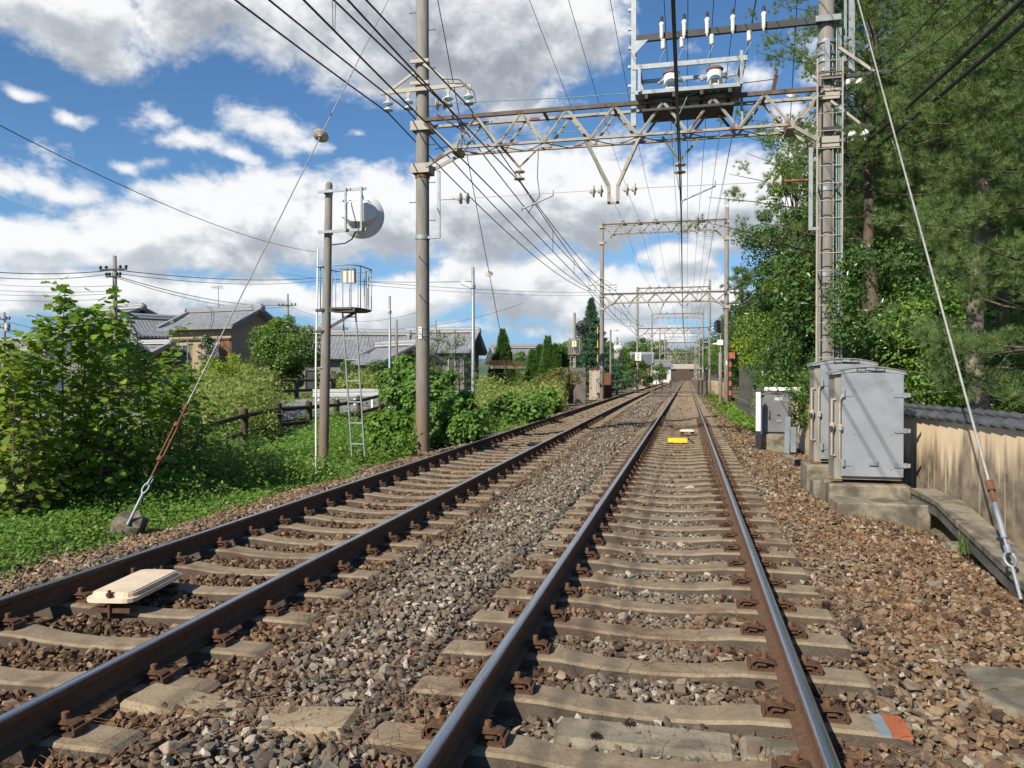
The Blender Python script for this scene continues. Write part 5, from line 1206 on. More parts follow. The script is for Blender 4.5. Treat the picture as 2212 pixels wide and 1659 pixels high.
# foot crossing far down the track and the little posts beside it
b = MB()
for x0, x1 in ((-6.2, -5.2), (-5.05, -3.75), (-3.5, -1.1), (-.85, .42), (.65, 2.6)): b.box(((x0 + x1) / 2, 78, -.05), (x1 - x0, 2.2, .09))
tag(b.build('foot_crossing', MT['concrete_dark']), 'low boarded foot crossing over both tracks, before the distant gantries', 'crossing')
for px, py0, py1, lb in ((1430, 843, 824, 'stubby brown post with a white cap between the tracks'), (1448, 838, 822, 'second stubby brown post between the tracks, further along'), (1321, 845, 822, 'stubby brown post left of the tracks near the crossing')):
    p = gnd(px, py0, -.25); q = aty(px, py1, p.y); b = MB(); b.cyl((p.x, p.y, -.4), (p.x, p.y, q.z), .14, n=10); o = b.build('stub_post', MT['rust']); tag(o, lb, 'post', 'stubby posts at the crossing'); b = MB(); b.lathe((p.x, p.y, q.z), (0, 0, 1), [(0, .15), (.12, .12), (.16, 0)], 8); b.build('cap', MT['galv'], o)
# ------------------------------------------------------------------ foliage tools
T_DIA = (np.array([(0, 0, 0), (.32, .45, .07), (0, 1, -.04), (-.32, .45, .07)]), np.array([(0, 1, 2), (0, 2, 3)]))
T_OVAL = (np.array([(0, 0, 0), (.26, .3, .05), (.24, .7, .03), (0, 1, -.08), (-.24, .7, .03), (-.26, .3, .05)]), np.array([(0, 1, 3), (1, 2, 3), (0, 3, 5), (5, 3, 4)]))
T_LOBE = (np.array([(0, 0, 0), (.30, .02, .04), (.52, .36, .06), (.30, .46, .03), (.42, .72, .02), (0, 1.05, -.12), (-.42, .72, .02), (-.30, .46, .03), (-.52, .36, .06), (-.30, .02, .04), (0, .5, -.02)]),
          np.array([(0, 1, 10), (1, 2, 10), (2, 3, 10), (3, 4, 10), (4, 5, 10), (5, 6, 10), (6, 7, 10), (7, 8, 10), (8, 9, 10), (9, 0, 10)]))
T_BLADE = (np.array([(-.03, 0, 0), (.03, 0, 0), (.022, .55, .06), (-.022, .55, .06), (0, 1, .28)]), np.array([(0, 1, 2), (0, 2, 3), (3, 2, 4)]))
def tuft(n, w, seed, lo=.15, hi=1.25):
    r = np.random.default_rng(seed); V = []; F = []
    for i in range(n):
        a = r.uniform(0, 6.28); t = r.uniform(lo, hi); d = np.array([math.sin(t) * math.cos(a), math.sin(t) * math.sin(a), math.cos(t)]); s = np.cross(d, r.normal(size=3)); s = s / np.linalg.norm(s) * w; l = r.uniform(.7, 1.05)
        V += [-s, s, d * l]; F.append((3 * i, 3 * i + 1, 3 * i + 2))
    return np.array(V), np.array(F)
T_PINE = tuft(24, .022, 1); T_SPRAY = tuft(12, .07, 2, .0, .6); T_SPRAYW = tuft(9, .10, 3, .3, 1.5)
def leafgeo(P, Nn, S, tmpl, axis=False):
    """leaves at P; Nn is the leaf normal (or the tuft axis when axis=True); S sizes"""
    tv, tf = tmpl; n = len(P); Nn = Nn / (np.linalg.norm(Nn, axis=1, keepdims=True) + 1e-9)
    r = rng.normal(size=(n, 3)); u = np.cross(Nn, r); u /= np.linalg.norm(u, axis=1, keepdims=True) + 1e-9; v = np.cross(Nn, u)
    V = P[:, None, :] + S[:, None, None] * (tv[None, :, 0, None] * u[:, None, :] + tv[None, :, 1, None] * v[:, None, :] + tv[None, :, 2, None] * Nn[:, None, :])
    F = (np.arange(n) * len(tv))[:, None, None] + tf[None]
    return V.reshape(-1, 3), F.reshape(-1, 3), np.repeat(rng.random(n), len(tf))
class Leaves:
    def __init__(s): s.V = []; s.F = []; s.R = []; s.n = 0
    def add(s, P, N_, S, tmpl):
        V, F, Rr = leafgeo(np.asarray(P), np.asarray(N_), np.asarray(S), tmpl); s.V.append(V); s.F.append(F + s.n); s.R.append(Rr); s.n += len(V)
    def build(s, name, m, parent=None, kind=None):
        o = npmesh(name, np.concatenate(s.V), np.concatenate(s.F), m, parent, rnd=np.concatenate(s.R)); return o
def sphere_pts(n, shell=.45):
    d = rng.normal(size=(n, 3)); d /= np.linalg.norm(d, axis=1, keepdims=True); return d, d * (shell + (1 - shell) * rng.random((n, 1)) ** .5)
LM = {
 'mulberry': leafmat('bright broad leaf', [(0, (.05, .11, .012)), (.4, (.11, .21, .022)), (.75, (.19, .29, .035)), (1, (.30, .35, .055))], .5),
 'weed': leafmat('weed leaf', [(0, (.045, .10, .014)), (.5, (.095, .185, .026)), (1, (.17, .26, .05))], .42),
 'kudzu': leafmat('vine leaf', [(0, (.05, .12, .022)), (.5, (.095, .19, .035)), (1, (.17, .27, .065))], .42),
 'gold': leafmat('yellowing weeds', [(0, (.08, .13, .025)), (.5, (.15, .19, .04)), (1, (.25, .25, .07))], .35),
 'grass': leafmat('grass blade', [(0, (.06, .12, .02)), (.5, (.11, .19, .035)), (1, (.20, .25, .06))], .35),
 'pine': leafmat('pine needle', [(0, (.035, .068, .024)), (.5, (.115, .18, .058)), (1, (.21, .26, .085))], .34, .5),
 'pine_far': leafmat('blue green needle', [(0, (.035, .075, .045)), (.5, (.065, .125, .075)), (1, (.11, .17, .095))], .1, .55),
 'maple': leafmat('yellow green maple leaf', [(0, (.08, .15, .012)), (.5, (.17, .25, .02)), (.85, (.30, .32, .03)), (1, (.40, .30, .03))], .4),
 'camellia': leafmat('glossy dark leaf', [(0, (.022, .055, .014)), (.5, (.045, .095, .024)), (1, (.09, .145, .04))], .2, .28),
 'broad': leafmat('mid green leaf', [(0, (.035, .08, .014)), (.5, (.075, .145, .024)), (1, (.14, .215, .038))], .3, .42),
 'light': leafmat('light green leaf', [(0, (.06, .13, .02)), (.5, (.11, .20, .03)), (1, (.18, .27, .045))], .4),
 'juniper': leafmat('juniper spray', [(0, (.03, .075, .018)), (.5, (.06, .13, .028)), (1, (.105, .185, .04))], .15),
 'rusty': leafmat('reddening leaf', [(0, (.05, .09, .02)), (.5, (.11, .11, .03)), (1, (.22, .11, .03))], .3),
}
def branchy(b, base, h, r0, clumps, lean=(0, 0), limb=.35):
    pts = []; n = 7
    for i in range(n): t = i / (n - 1); pts.append(Vector(base) + Vector((lean[0] * t + random.uniform(-.05, .05) * h * .12, lean[1] * t + random.uniform(-.05, .05) * h * .12, h * t)))
    b.tube(pts, [r0 * (1 - .8 * i / (n - 1)) for i in range(n)], 8)
    for c in clumps:
        c = Vector(c); t = min(.9, max(.25, (c.z - base[2]) / h * .8)); k = int(t * (n - 1)); p = pts[k]
        m = p.lerp(c, .5) + Vector((0, 0, .08 * (c - p).length)); b.tube([p, m, c], [r0 * limb, r0 * limb * .6, r0 * .08], 5)
    return pts
def tree(name, label, base, h, crown, lm, cat='tree', group=None, ncl=26, nleaf=420, ls=.09, tmpl=T_OVAL, cr=(.5, .9), trunk='bark', r0=.12, shell=.45, seed=1, lean=(0, 0), upbias=.35):
    """crown = (rx, ry, z0, z1): irregular ellipsoid of leaf clumps between z0 and z1 above the base"""
    global rng
    rng = np.random.default_rng(seed); random.seed(seed)
    t = thing(name, label, cat, base, 0, group); rx, ry, z0, z1 = crown; zc, rz = (z0 + z1) / 2, (z1 - z0) / 2
    d, p = sphere_pts(ncl, .35); cl = p * np.array([rx, ry, rz]) * (1 - .25 * rng.random((ncl, 1))) + np.array([lean[0], lean[1], zc]); L = Leaves()
    for c in cl:
        r = rng.uniform(*cr) * min(1.0, .55 + .45 * (1 - abs(c[2] - zc) / rz)); d, q = sphere_pts(nleaf, shell); q = q * np.array([r, r, r * .75]) + c
        nn = d + rng.normal(0, .55, d.shape) + np.array([0, 0, upbias]); L.add(q, nn, ls * rng.uniform(.6, 1.25, nleaf), tmpl)
    V = [v + np.array(base) for v in L.V]; L.V = V
    L.build('crown', lm, t)
    b = MB(); branchy(b, base, (z0 + z1) * .5 + .2, r0, [tuple(c + np.array(base)) for c in cl[:12]], lean); b.build('trunk', MT[trunk], t)
    return t
def pine(name, label, base, h, R_, z0, seed, group, trunk='bark', r0=.16, droop=.0, ls=.15, nt=26, lm=None, lean=(0, 0)):
    global rng
    rng = np.random.default_rng(seed); rd = random.Random(seed); t = thing(name, label, 'pine tree', base, 0, group); b = MB(); B0 = Vector(base)
    n = 10; pts = [B0 + Vector((lean[0] * i / n + rd.uniform(-.12, .12), lean[1] * i / n + rd.uniform(-.12, .12), h * i / n - .3)) for i in range(n + 1)]
    b.tube(pts, [r0 * (1 - .75 * i / n) for i in range(n + 1)], 9); L = Leaves(); z = z0
    P = []; A = []
    while z < h - .3:
        k = rd.randint(4, 6); a0 = rd.uniform(0, 6.28)
        for j in range(k):
            a = a0 + 6.28 * j / k + rd.uniform(-.35, .35); t_ = z / h; Lb = R_ * (1 - max(0, t_ - .35) ** 1.2 * .9) * rd.uniform(.55, 1.08); f = t_ * n; i = min(int(f), n - 1); p = pts[i].lerp(pts[i + 1], f - i)
            d = Vector((math.cos(a), math.sin(a), rd.uniform(-.15, .30) - droop)); q = [p]
            for s in range(4): q.append(q[-1] + d.normalized() * Lb / 4); d = d + Vector((rd.uniform(-.25, .25), rd.uniform(-.25, .25), rd.uniform(-.05, .22)))
            b.tube(q, [.024 * (1 - .2 * s) * (.6 + Lb / 6) for s in range(5)], 5)
            nc = max(3, int(nt / 13)); cs = []
            for m in range(nc):
                u = .14 + .86 * (m + rd.random()) / nc; f2 = u * 4; i2 = min(int(f2), 3); w = .30 * (1 - u) + .10 * Lb; cs.append(q[i2].lerp(q[i2 + 1], f2 - i2) + Vector((rd.gauss(0, w), rd.gauss(0, w), rd.uniform(-.05, .22))))
            for m in range(nt):
                o = Vector((rd.gauss(0, 1), rd.gauss(0, 1), rd.gauss(0, 1))).normalized() * (.25 * rd.random() ** .5); o.z *= .75; P.append(cs[m % nc] + o); A.append(o * 3.2 + d * .35 + Vector((rd.gauss(0, .2), rd.gauss(0, .2), .45)))
        z += rd.uniform(.45, .8)
    P = np.array(P); A = np.array(A); L.add(P, A, ls * rng.uniform(.75, 1.2, len(P)), T_PINE); L.build('needles', lm or LM['pine'], t); b.build('trunk', MT[trunk], t); return t

# ------------------------------------------------------------------ the wood on the right
GP = 'pines in the wood'
W = lambda px, d, z=-.4: (lambda p: (p.x, p.y, z))(at(px, 813, d))
pine('pine_tree', 'tall pine whose branches reach over the ladder pole at the top', W(1880, 21.5), 14.5, 5.0, 5.4, 11, GP, r0=.20, nt=120, ls=.17)
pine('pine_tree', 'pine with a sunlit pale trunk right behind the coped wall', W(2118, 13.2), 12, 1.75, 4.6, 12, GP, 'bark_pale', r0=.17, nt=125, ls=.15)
pine('pine_tree', 'pine at the right edge with low boughs over the wall', W(2245, 11.4), 11, 2.3, 1.9, 13, GP, r0=.15, nt=125, ls=.15)
pine('pine_tree', 'dark trunked pine behind the ladder pole insulators', W(1880, 17.0), 13, 2.4, 6.2, 14, GP, r0=.16, nt=100, ls=.15)
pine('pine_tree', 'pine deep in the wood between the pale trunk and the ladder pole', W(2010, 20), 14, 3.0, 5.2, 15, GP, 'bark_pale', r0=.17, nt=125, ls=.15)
pine('pine_tree', 'tall pine deep in the wood at the upper right corner', W(2170, 18), 14, 3.2, 3.8, 16, GP, r0=.18, nt=125, ls=.15)
pine('pine_tree', 'young pine low down behind the wall, right of the cabinets', W(2120, 15.2), 5.0, 1.5, 1.2, 17, GP, r0=.10, nt=60)
pine('pine_tree', 'dark pine top standing above the far end of the wood', W(1602, 62), 11.3, 2.6, 5.5, 18, GP, r0=.16, nt=40, ls=.30)
GB = 'broadleaf trees in the wood'
tree('maple_tree', 'yellow green maple left of the ladder pole', W(1765, 34), 11, (2.1, 2.2, 2.6, 10.6), LM['maple'], group=GB, ncl=46, nleaf=320, ls=.13, cr=(.55, 1.05), seed=21)
tree('evergreen_tree', 'dark glossy evergreen jutting out left of the maple', W(1694, 42), 11, (2.5, 2.4, 5.8, 11.7), LM['camellia'], group=GB, ncl=34, nleaf=300, ls=.15, cr=(.6, 1.1), seed=22, trunk='bark')
tree('broadleaf_tree', 'light green tree high behind the ladder pole', W(1722, 33), 12.8, (1.6, 1.8, 8.8, 12.8), LM['light'], group=GB, ncl=16, nleaf=300, ls=.13, cr=(.5, .9), seed=23)
tree('camellia_tree', 'glossy leaved tree just right of the ladder pole', W(1925, 15.5), 6.5, (1.25, 1.4, 1.2, 5.4), LM['camellia'], group=GB, ncl=34, nleaf=300, ls=.085, cr=(.4, .75), seed=24)
tree('broadleaf_tree', 'bright green young tree between the ladder pole and the pale pine trunk', W(2010, 14.5), 5.5, (1.0, 1.2, .9, 4.0), LM['light'], group=GB, ncl=26, nleaf=300, ls=.085, cr=(.35, .65), seed=25)
tree('broadleaf_tree', 'green tree directly left of the ladder pole foot', W(1735, 30), 7, (1.7, 1.9, .6, 5.3), LM['broad'], group=GB, ncl=42, nleaf=320, ls=.11, cr=(.5, .9), seed=26)
bw = tree('broadleaf_tree', 'round green tree behind the concrete panel', W(1715, 40), 9, (2.1, 2.4, .8, 6.4), LM['broad'], group=GB, ncl=44, nleaf=300, ls=.13, cr=(.6, 1.05), seed=27)
bl = tree('broadleaf_tree', 'yellowish tree behind the wall, further along than the panel', W(1655, 52), 9, (2.0, 2.6, .8, 8.2), LM['maple'], group=GB, ncl=44, nleaf=280, ls=.15, cr=(.6, 1.1), seed=28)
bc = tree('evergreen_tree', 'dark evergreen farthest along the wood edge by the second gantry', W(1612, 66), 10, (2.4, 3.0, .8, 9.6), LM['camellia'], group=GB, ncl=46, nleaf=260, ls=.19, cr=(.7, 1.2), seed=29)
for src, px, d, s, lb in ((bw, 1735, 33, 1.0, 'green tree in the second row left of the ladder pole'), (bc, 1700, 46, 1.0, 'dark tree in the second row behind the panel'), (bl, 1650, 78, 1.1, 'yellowish tree in the third row of the wood'), (bw, 1600, 84, 1.25, 'green tree at the wood edge behind the second gantry pole'), (bc, 1590, 105, 1.3, 'dark tree at the wood edge behind the third gantry pole'), (bw, 1560, 128, 1.35, 'distant green tree near the end of the wood'), (bl, 1555, 160, 1.3, 'distant yellowish tree near the end of the wood'), (bc, 1530, 215, 1.5, 'last dark tree right of the line before the station'),
                        (bc, 1800, 28, 1.0, 'dark tree in the shade behind the ladder pole'), (bw, 1900, 26, 1.1, 'green tree in the shade deep in the wood'), (bc, 2010, 25, 1.15, 'dark tree deep in the wood behind the pines'), (bw, 2130, 22, 1.0, 'green tree deep in the wood at the right'), (bc, 2230, 20, 1.0, 'dark tree deep in the wood at the right edge'), (bc, 1840, 35, 1.25, 'dark tall tree in the back row of the wood')):
    o = copy_tree(src); o.location = W(px, d); o.scale = (s, s, s); o.rotation_euler = (0, 0, px * .37); o['label'] = lb; o['group'] = GB
GS = 'shrubs behind the wall'
s1 = tree('shrub', 'dark leafy shrub behind the wall, left of the small cabinet', W(1690, 33), 2.5, (1.4, 1.6, .1, 2.7), LM['broad'], 'shrub', GS, ncl=26, nleaf=260, ls=.085, cr=(.4, .7), r0=.04, seed=31)
s2 = tree('shrub', 'glossy shrub behind the wall, above the small cabinet', W(1712, 24.5), 2.6, (1.2, 1.5, .3, 3.0), LM['camellia'], 'shrub', GS, ncl=26, nleaf=260, ls=.075, cr=(.4, .7), r0=.04, seed=32)
s3 = tree('shrub', 'light green shrub low behind the coping, right of the tall cabinets', W(1985, 14.6), 2.0, (.9, 1.0, .5, 2.2), LM['light'], 'shrub', GS, ncl=18, nleaf=220, ls=.07, cr=(.3, .55), r0=.03, seed=33)
for src, px, d, s, lb in ((s2, 1760, 21, 1.0, 'glossy shrub behind the wall, left of the tall cabinets'), (s1, 1690, 42, 1.1, 'leafy shrub behind the concrete panel top'), (s1, 1820, 18.5, 1.05, 'leafy shrub hidden behind the tall cabinets'), (s2, 1900, 17, 1.0, 'glossy shrub between the cabinets and the camellia'), (s1, 2060, 17, 1.0, 'shrub in the shade under the pines'), (s2, 2150, 15.5, 1.0, 'shrub in the shade behind the pale trunk'), (s3, 2205, 13.5, .9, 'light shrub in the shade at the right edge'), (s1, 1950, 19, 1.2, 'taller shrub in the shade under the pines')):
    o = copy_tree(src); o.location = W(px, d); o.scale = (s, s, s); o.rotation_euler = (0, 0, px * .61); o['label'] = lb; o['group'] = GS
def backwood():
    L = Leaves(); n = 120000; y = 12 + 178 * rng.random(n) ** 1.7; x = 6.5 + rng.random(n) * 9 + np.clip(y - 22, 0, 40) * .05 + 4.5 * (y < 22) * (1 - (y - 12) / 10 * .4); z = rng.random(n) ** .8 * np.where(y < 40, 14, 11) - .3
    P = np.stack([x, y, z], -1); v, d = inview(P, .1, .3); P = P[v]; d = d[v]
    L.add(P, np.stack([rng.normal(-.5, .5, len(P)), rng.normal(-.5, .5, len(P)), rng.normal(.4, .5, len(P))], -1), .0165 * np.clip(d, 14, 90) * rng.uniform(.6, 1.3, len(P)), T_DIA)
    o = L.build('woods', LM['camellia']); tag(o, 'shaded depth of the wood behind the right hand trees', 'wood', kind='stuff')
backwood()
# bare dead twigs under the pines
b = MB(); random.seed(5)
for k in range(26):
    p = Vector(W(random.uniform(1960, 2230), random.uniform(12.8, 15), 0)) + Vector((0, 0, random.uniform(.9, 2.4))); q = [p]; d_ = Vector((random.uniform(-1, 1), random.uniform(-.6, .4), random.uniform(-.5, .5)))
    for s in range(5): q.append(q[-1] + d_.normalized() * random.uniform(.12, .3)); d_ += Vector((random.uniform(-.5, .5), random.uniform(-.5, .5), random.uniform(-.4, .4)))
    b.tube(q, [.012, .010, .008, .006, .004, .003], 5)
tag(b.build('dead_twigs', MT['bark_pale']), 'tangle of bare dead twigs under the pines', 'twigs', kind='stuff')

# ------------------------------------------------------------------ left side: weeds and shrubs along the track
def stem_shrub(label, stems, seed, lm, ls, group, spread=.9, body=0, name='broad_leaved_shrub', dens=23, ntop=3):
    global rng
    rng = np.random.default_rng(seed); rd = random.Random(seed); b0 = stems[0][0]; t = thing(name, label, 'shrub', tuple(b0), 0, group); b = MB(); L = Leaves(); P = []; Nn = []; S = []
    for si, (base, top) in enumerate(stems):
        hot = si < ntop; base, top = Vector(base), Vector(top); q = [base.lerp(top, i / 6) + Vector((rd.gauss(0, .035), rd.gauss(0, .035), 0)) * (1 if 0 < i < 6 else 0) for i in range(7)]; b.tube(q, [.018 - .0022 * i for i in range(7)], 5)
        Lh = (top - base).length; n = int(Lh * dens * (1.5 if hot else 1))
        for i in range(n):
            u = (i + rd.random()) / n; f = u * 6; k = min(int(f), 5); c = q[k].lerp(q[k + 1], f - k); a = i * 2.4 + rd.uniform(-.4, .4); r = spread * (.10 + .46 * (1 - u) ** .7) * rd.uniform(.4, 1.1)
            o = Vector((math.cos(a) * r, math.sin(a) * r, rd.uniform(-.05, .12)));
            if r > .22: b.tube([c, c + o * .6 + Vector((0, 0, .06)), c + o], [.006, .004, .003], 4)
            m = (4 if hot else 2) if u > .72 else rd.randint(1, 4)
            for _ in range(m): oo = o + Vector((rd.gauss(0, .09), rd.gauss(0, .09), rd.gauss(0, .07))) * (1 if u < .75 else .75); P.append(c + oo); Nn.append(Vector((oo.x * 1.2 + rd.gauss(0, .3), oo.y * 1.2 + rd.gauss(0, .3), .75))); S.append(ls * rd.uniform(.55, 1.15) * (1.05 - .2 * u) * (1.25 if hot and u > .6 else 1))
    L.add(np.array(P), np.array(Nn), np.array(S), T_LOBE); L.build('leaves', lm, t); b.build('stems', MT['bark'], t); return t
def stemset(px0, px1, n, d0, d1, tops, seed, zb_=-.6):
    rd = random.Random(seed); out = []
    for (px, py, d) in tops: p = at(px, py, d); out.append(((p.x + rd.uniform(-.1, .1), p.y + rd.uniform(-.1, .1), zb_), tuple(p)))
    for i in range(n): d = rd.uniform(d0, d1); px = px0 + (px1 - px0) * (i + rd.random()) / n; py = rd.uniform(*rd.choice(((690, 790), (760, 880), (860, 1000)))); p = at(px, py, d); out.append(((p.x + rd.gauss(0, .2), p.y + rd.gauss(0, .2), zb_), tuple(p)))
    return out
GM = 'broad leaved shrubs by the fence'
stem_shrub('tall broad leaved shrub at the left with the highest leafy shoot', stemset(60, 250, 19, 10.2, 12.4, [(141, 622, 10.8), (88, 690, 10.6), (178, 678, 11.2)], 1), 41, LM['mulberry'], .125, GM)
stem_shrub('broad leaved shrub with two shoots against the tiled roof', stemset(180, 305, 13, 11.0, 13.0, [(246, 648, 11.2), (204, 668, 11.5), (312, 760, 11.6)], 2), 42, LM['mulberry'], .12, GM)
stem_shrub('yellow tinged shrub cut off by the left edge of the picture', stemset(-120, 70, 20, 9.4, 11.4, [(10, 735, 10.2), (45, 770, 9.9)], 3), 43, leafmat('yellowing broad leaf', [(0, (.06, .12, .015)), (.4, (.12, .20, .025)), (.8, (.25, .27, .04)), (1, (.42, .36, .05))], .5), .125, GM)
stem_shrub('lower shrub with drooping leaves left of the guy wire', stemset(330, 440, 13, 13, 15, [(350, 820, 12.6), (390, 800, 13)], 4), 44, LM['light'], .13, GM)
def kudzu(label, px, py0, py1, wpx, d, seed, lm='kudzu', ls=.10, ncl=26, nl=190):
    k = d / FPX; p = at(px, (py0 + py1) / 2, d); zt_, zb2 = at(px, py0, d).z, max(-.6, at(px, py1, d).z)
    return tree('vine_bush', label, (p.x, p.y, zb2), zt_ - zb2, (wpx * k / 2, wpx * k / 2 * .8, 0, zt_ - zb2), LM[lm], 'bush', 'vine covered bushes', ncl=ncl, nleaf=nl, ls=ls, tmpl=T_LOBE, cr=(.22, .55), r0=.03, seed=seed, upbias=.7, shell=.2)
kudzu('vine covered bush just right of the near concrete pole', 985, 830, 985, 165, 19.5, 51, ncl=40)
kudzu('tall vine mass left of the near concrete pole', 872, 762, 905, 90, 23, 52, ncl=34)
kudzu('vine bush behind the near pole, below the young pines', 930, 790, 900, 120, 22, 53, ncl=34, lm='kudzu')
kudzu('low vine bush between the two pole bases', 840, 880, 990, 130, 18.5, 54, ncl=26, lm='weed', ls=.09)
kudzu('pale leafy bush right of the vine covered bush', 1110, 850, 930, 140, 27, 55, lm='kudzu', ls=.13, ncl=30)
kudzu('leafy bush further along, left of the dark panel', 1175, 845, 900, 90, 36, 56, lm='weed', ls=.15, ncl=26)
tree('bush', 'reddening bush beside the dark concrete panel', W(1200, 50, -.4), 3, (1.5, 1.5, 0, 2.6), LM['rusty'], 'bush', None, ncl=24, nleaf=200, ls=.13, cr=(.4, .7), r0=.04, seed=57)
pine('young_pine', 'young pine sapling standing behind the near concrete pole, right side', W(988, 25, -.5), 3.6, .75, 1.5, 58, 'young pines', r0=.04, nt=9, ls=.17)
pine('young_pine', 'young pine sapling partly hidden by the near concrete pole', W(938, 24, -.5), 4.0, .85, 1.3, 59, 'young pines', r0=.04, nt=9, ls=.17)
def weeds():
    L = Leaves()
    def carpet(n, yr, x0, x1, hmax, s, k, hp=1.6):
        y = rng.uniform(*yr, n); xl_ = xl(y); x = xl_ - x0 - rng.random(n) ** .9 * (x1 - x0); g = zt(x, y); edge = np.clip((xl_ - x0 - x) / 1.3, .10, 1); patch = .35 + .65 * (np.sin(x * 1.7 + y * .9) * .5 + .5) * (np.sin(y * 1.3 - x * .8) * .4 + .6)
        for j in range(k):
            z = g + .03 + rng.random(n) ** .7 * hmax * edge * patch; P = np.stack([x + rng.normal(0, .07, n), y + rng.normal(0, .07, n), z], -1); v, d = inview(P, .15, .1); P = P[v]; m = len(P)
            L.add(P, np.stack([rng.normal(.15, .5, m), rng.normal(-.25, .5, m), np.full(m, .9)], -1), s * rng.uniform(.5, 1.3, m), T_DIA)
    carpet(9000, (4, 11), 2.55, 5.2, .55, .050, 4)
    carpet(9000, (9, 20), 2.75, 6.5, .95, .065, 4)
    carpet(8000, (18, 48), 2.85, 8.5, 1.0, .11, 3)
    o = L.build('weeds', LM['weed']); tag(o, 'dense low green weeds along the left edge of the ballast', 'weeds', kind='stuff')
weeds()
def tallgrass(name, label, areas, lm, s0):
    L = Leaves()
    for (px0, px1, d0, d1, n, h, z) in areas:
        px = rng.uniform(px0, px1, n); d = rng.uniform(d0, d1, n); P = np.array([tuple(at(a, 813, b_)) for a, b_ in zip(px, d)]); P[:, 2] = zt(P[:, 0], P[:, 1]) + z
        hh = h * rng.uniform(.45, 1.15, n) * (.55 + .45 * np.clip(.5 + .6 * np.sin(P[:, 0] * 2.3 + P[:, 1] * .9) + .5 * np.sin(P[:, 1] * 2.1 - P[:, 0]), 0, 1.25)); k = 9
        for j in range(k):
            u = (j + rng.random(n)) / k; Q = P + np.stack([rng.normal(0, .10, n), rng.normal(0, .10, n), u * hh], -1); L.add(Q, np.stack([rng.normal(0, .6, n), rng.normal(-.3, .5, n), np.full(n, .55)], -1), s0 * d / 25 * rng.uniform(.6, 1.3, n), T_OVAL if j % 3 == 0 else T_BLADE)
    tag(L.build(name, lm), label, 'tall weeds', kind='stuff')
tallgrass('goldenrod', 'tall yellowing weeds standing in the field before the houses', [(440, 600, 21, 28, 2200, 1.75, 0), (690, 860, 40, 50, 1700, 1.3, .1), (1030, 1215, 36, 52, 2600, 1.9, 0), (880, 1060, 30, 40, 1000, 1.4, 0), (330, 460, 20, 27, 600, 1.3, 0)], LM['gold'], .13)
tallgrass('green_weeds', 'tall green weeds among the shrubs and the log fence', [(390, 560, 12.5, 17.5, 1700, 1.2, 0), (560, 760, 13, 17.5, 1500, .62, 0), (720, 900, 17, 22, 1100, .85, 0), (930, 1190, 22, 34, 1400, .8, 0), (250, 430, 11, 14, 900, 1.1, 0)], LM['weed'], .13)
def verge():
    L = Leaves()
    def blades(P, s): L.add(P, np.stack([rng.normal(0, .3, len(P)), rng.normal(0, .3, len(P)), rng.normal(0, .2, len(P))], -1), s * rng.uniform(.6, 1.2, len(P)), T_BLADE)
    def strip(n, fx, y0, y1, w, s, z): y = rng.uniform(y0, y1, n); x = fx + rng.normal(0, w, n); P = np.stack([x, y, zb(x, y) + z], -1); L.add(P, np.stack([rng.normal(0, .35, n), rng.normal(0, .35, n), rng.normal(.75, .2, n)], -1), s * rng.uniform(.6, 1.3, n), T_DIA)
    strip(4200, 2.35, 26, 42, .38, .14, .10); strip(1600, 2.4, 42, 75, .5, .2, .1); strip(900, 2.5, 21, 26, .2, .09, .06)
    tag(L.build('verge_grass', LM['light']), 'bright green grass verge below the concrete panel, right of the track', 'grass', kind='stuff')
    L2 = Leaves(); n = 2500; x = rng.uniform(-24, -14, n); y = rng.uniform(24, 40, n); P = np.stack([x, y, zt(x, y) + .05], -1); L2.add(P, np.stack([rng.normal(0, .4, n), rng.normal(0, .4, n), np.ones(n)], -1), .2 * rng.uniform(.6, 1.3, n), T_DIA)
    tag(L2.build('lawn_grass', LM['grass']), 'mown bright grass beside the path at the white guard rail', 'grass', kind='stuff')
    for i, (px, py, h, lb) in enumerate(((1948, 1110, .16, 'grass tuft at the foot of the concrete step'), (2000, 1125, .22, 'taller grass tuft at the right end of the concrete step'), (2095, 1195, .20, 'grass tuft under the concrete trough'), (1890, 1105, .10, 'tiny leafy sprout in front of the step'))):
        p = gnd(px, py, -.40); n = 70; P = np.stack([rng.normal(p.x, .06, n), rng.normal(p.y, .06, n), np.full(n, p.z)], -1); T = Leaves(); N_ = np.stack([rng.normal(0, 1, n), rng.normal(0, 1, n), rng.normal(.1, .2, n)], -1)
        V = []; F = []; rr_ = []
        for q in range(n):
            a = rng.uniform(0, 6.28); l = h * rng.uniform(.6, 1.3); e = np.array([math.cos(a), math.sin(a), 0]) * l * rng.uniform(.15, .6); s = np.array([-math.sin(a), math.cos(a), 0]) * .004; b0 = P[q]
            V += [b0 - s, b0 + s, b0 + e * .5 + [0, 0, l * .7] + s, b0 + e * .5 + [0, 0, l * .7] - s, b0 + e + [0, 0, l * .95]]; k = 5 * q; F += [(k, k + 1, k + 2), (k, k + 2, k + 3), (k + 3, k + 2, k + 4)]; rr_ += [rng.random()] * 3
        o = npmesh('grass_tuft', V, F, LM['grass'], rnd=rr_); tag(o, lb, 'grass tuft', 'grass tufts by the concrete')
    tree('butterbur_plant', 'low round leaved plant between the small cabinet and the tall cabinets', (2.62, 14.2, -.45), .8, (.42, .6, 0, .75), LM['light'], 'plant', None, ncl=14, nleaf=26, ls=.15, tmpl=T_LOBE, cr=(.2, .32), r0=.01, seed=61, upbias=1.2)
verge()

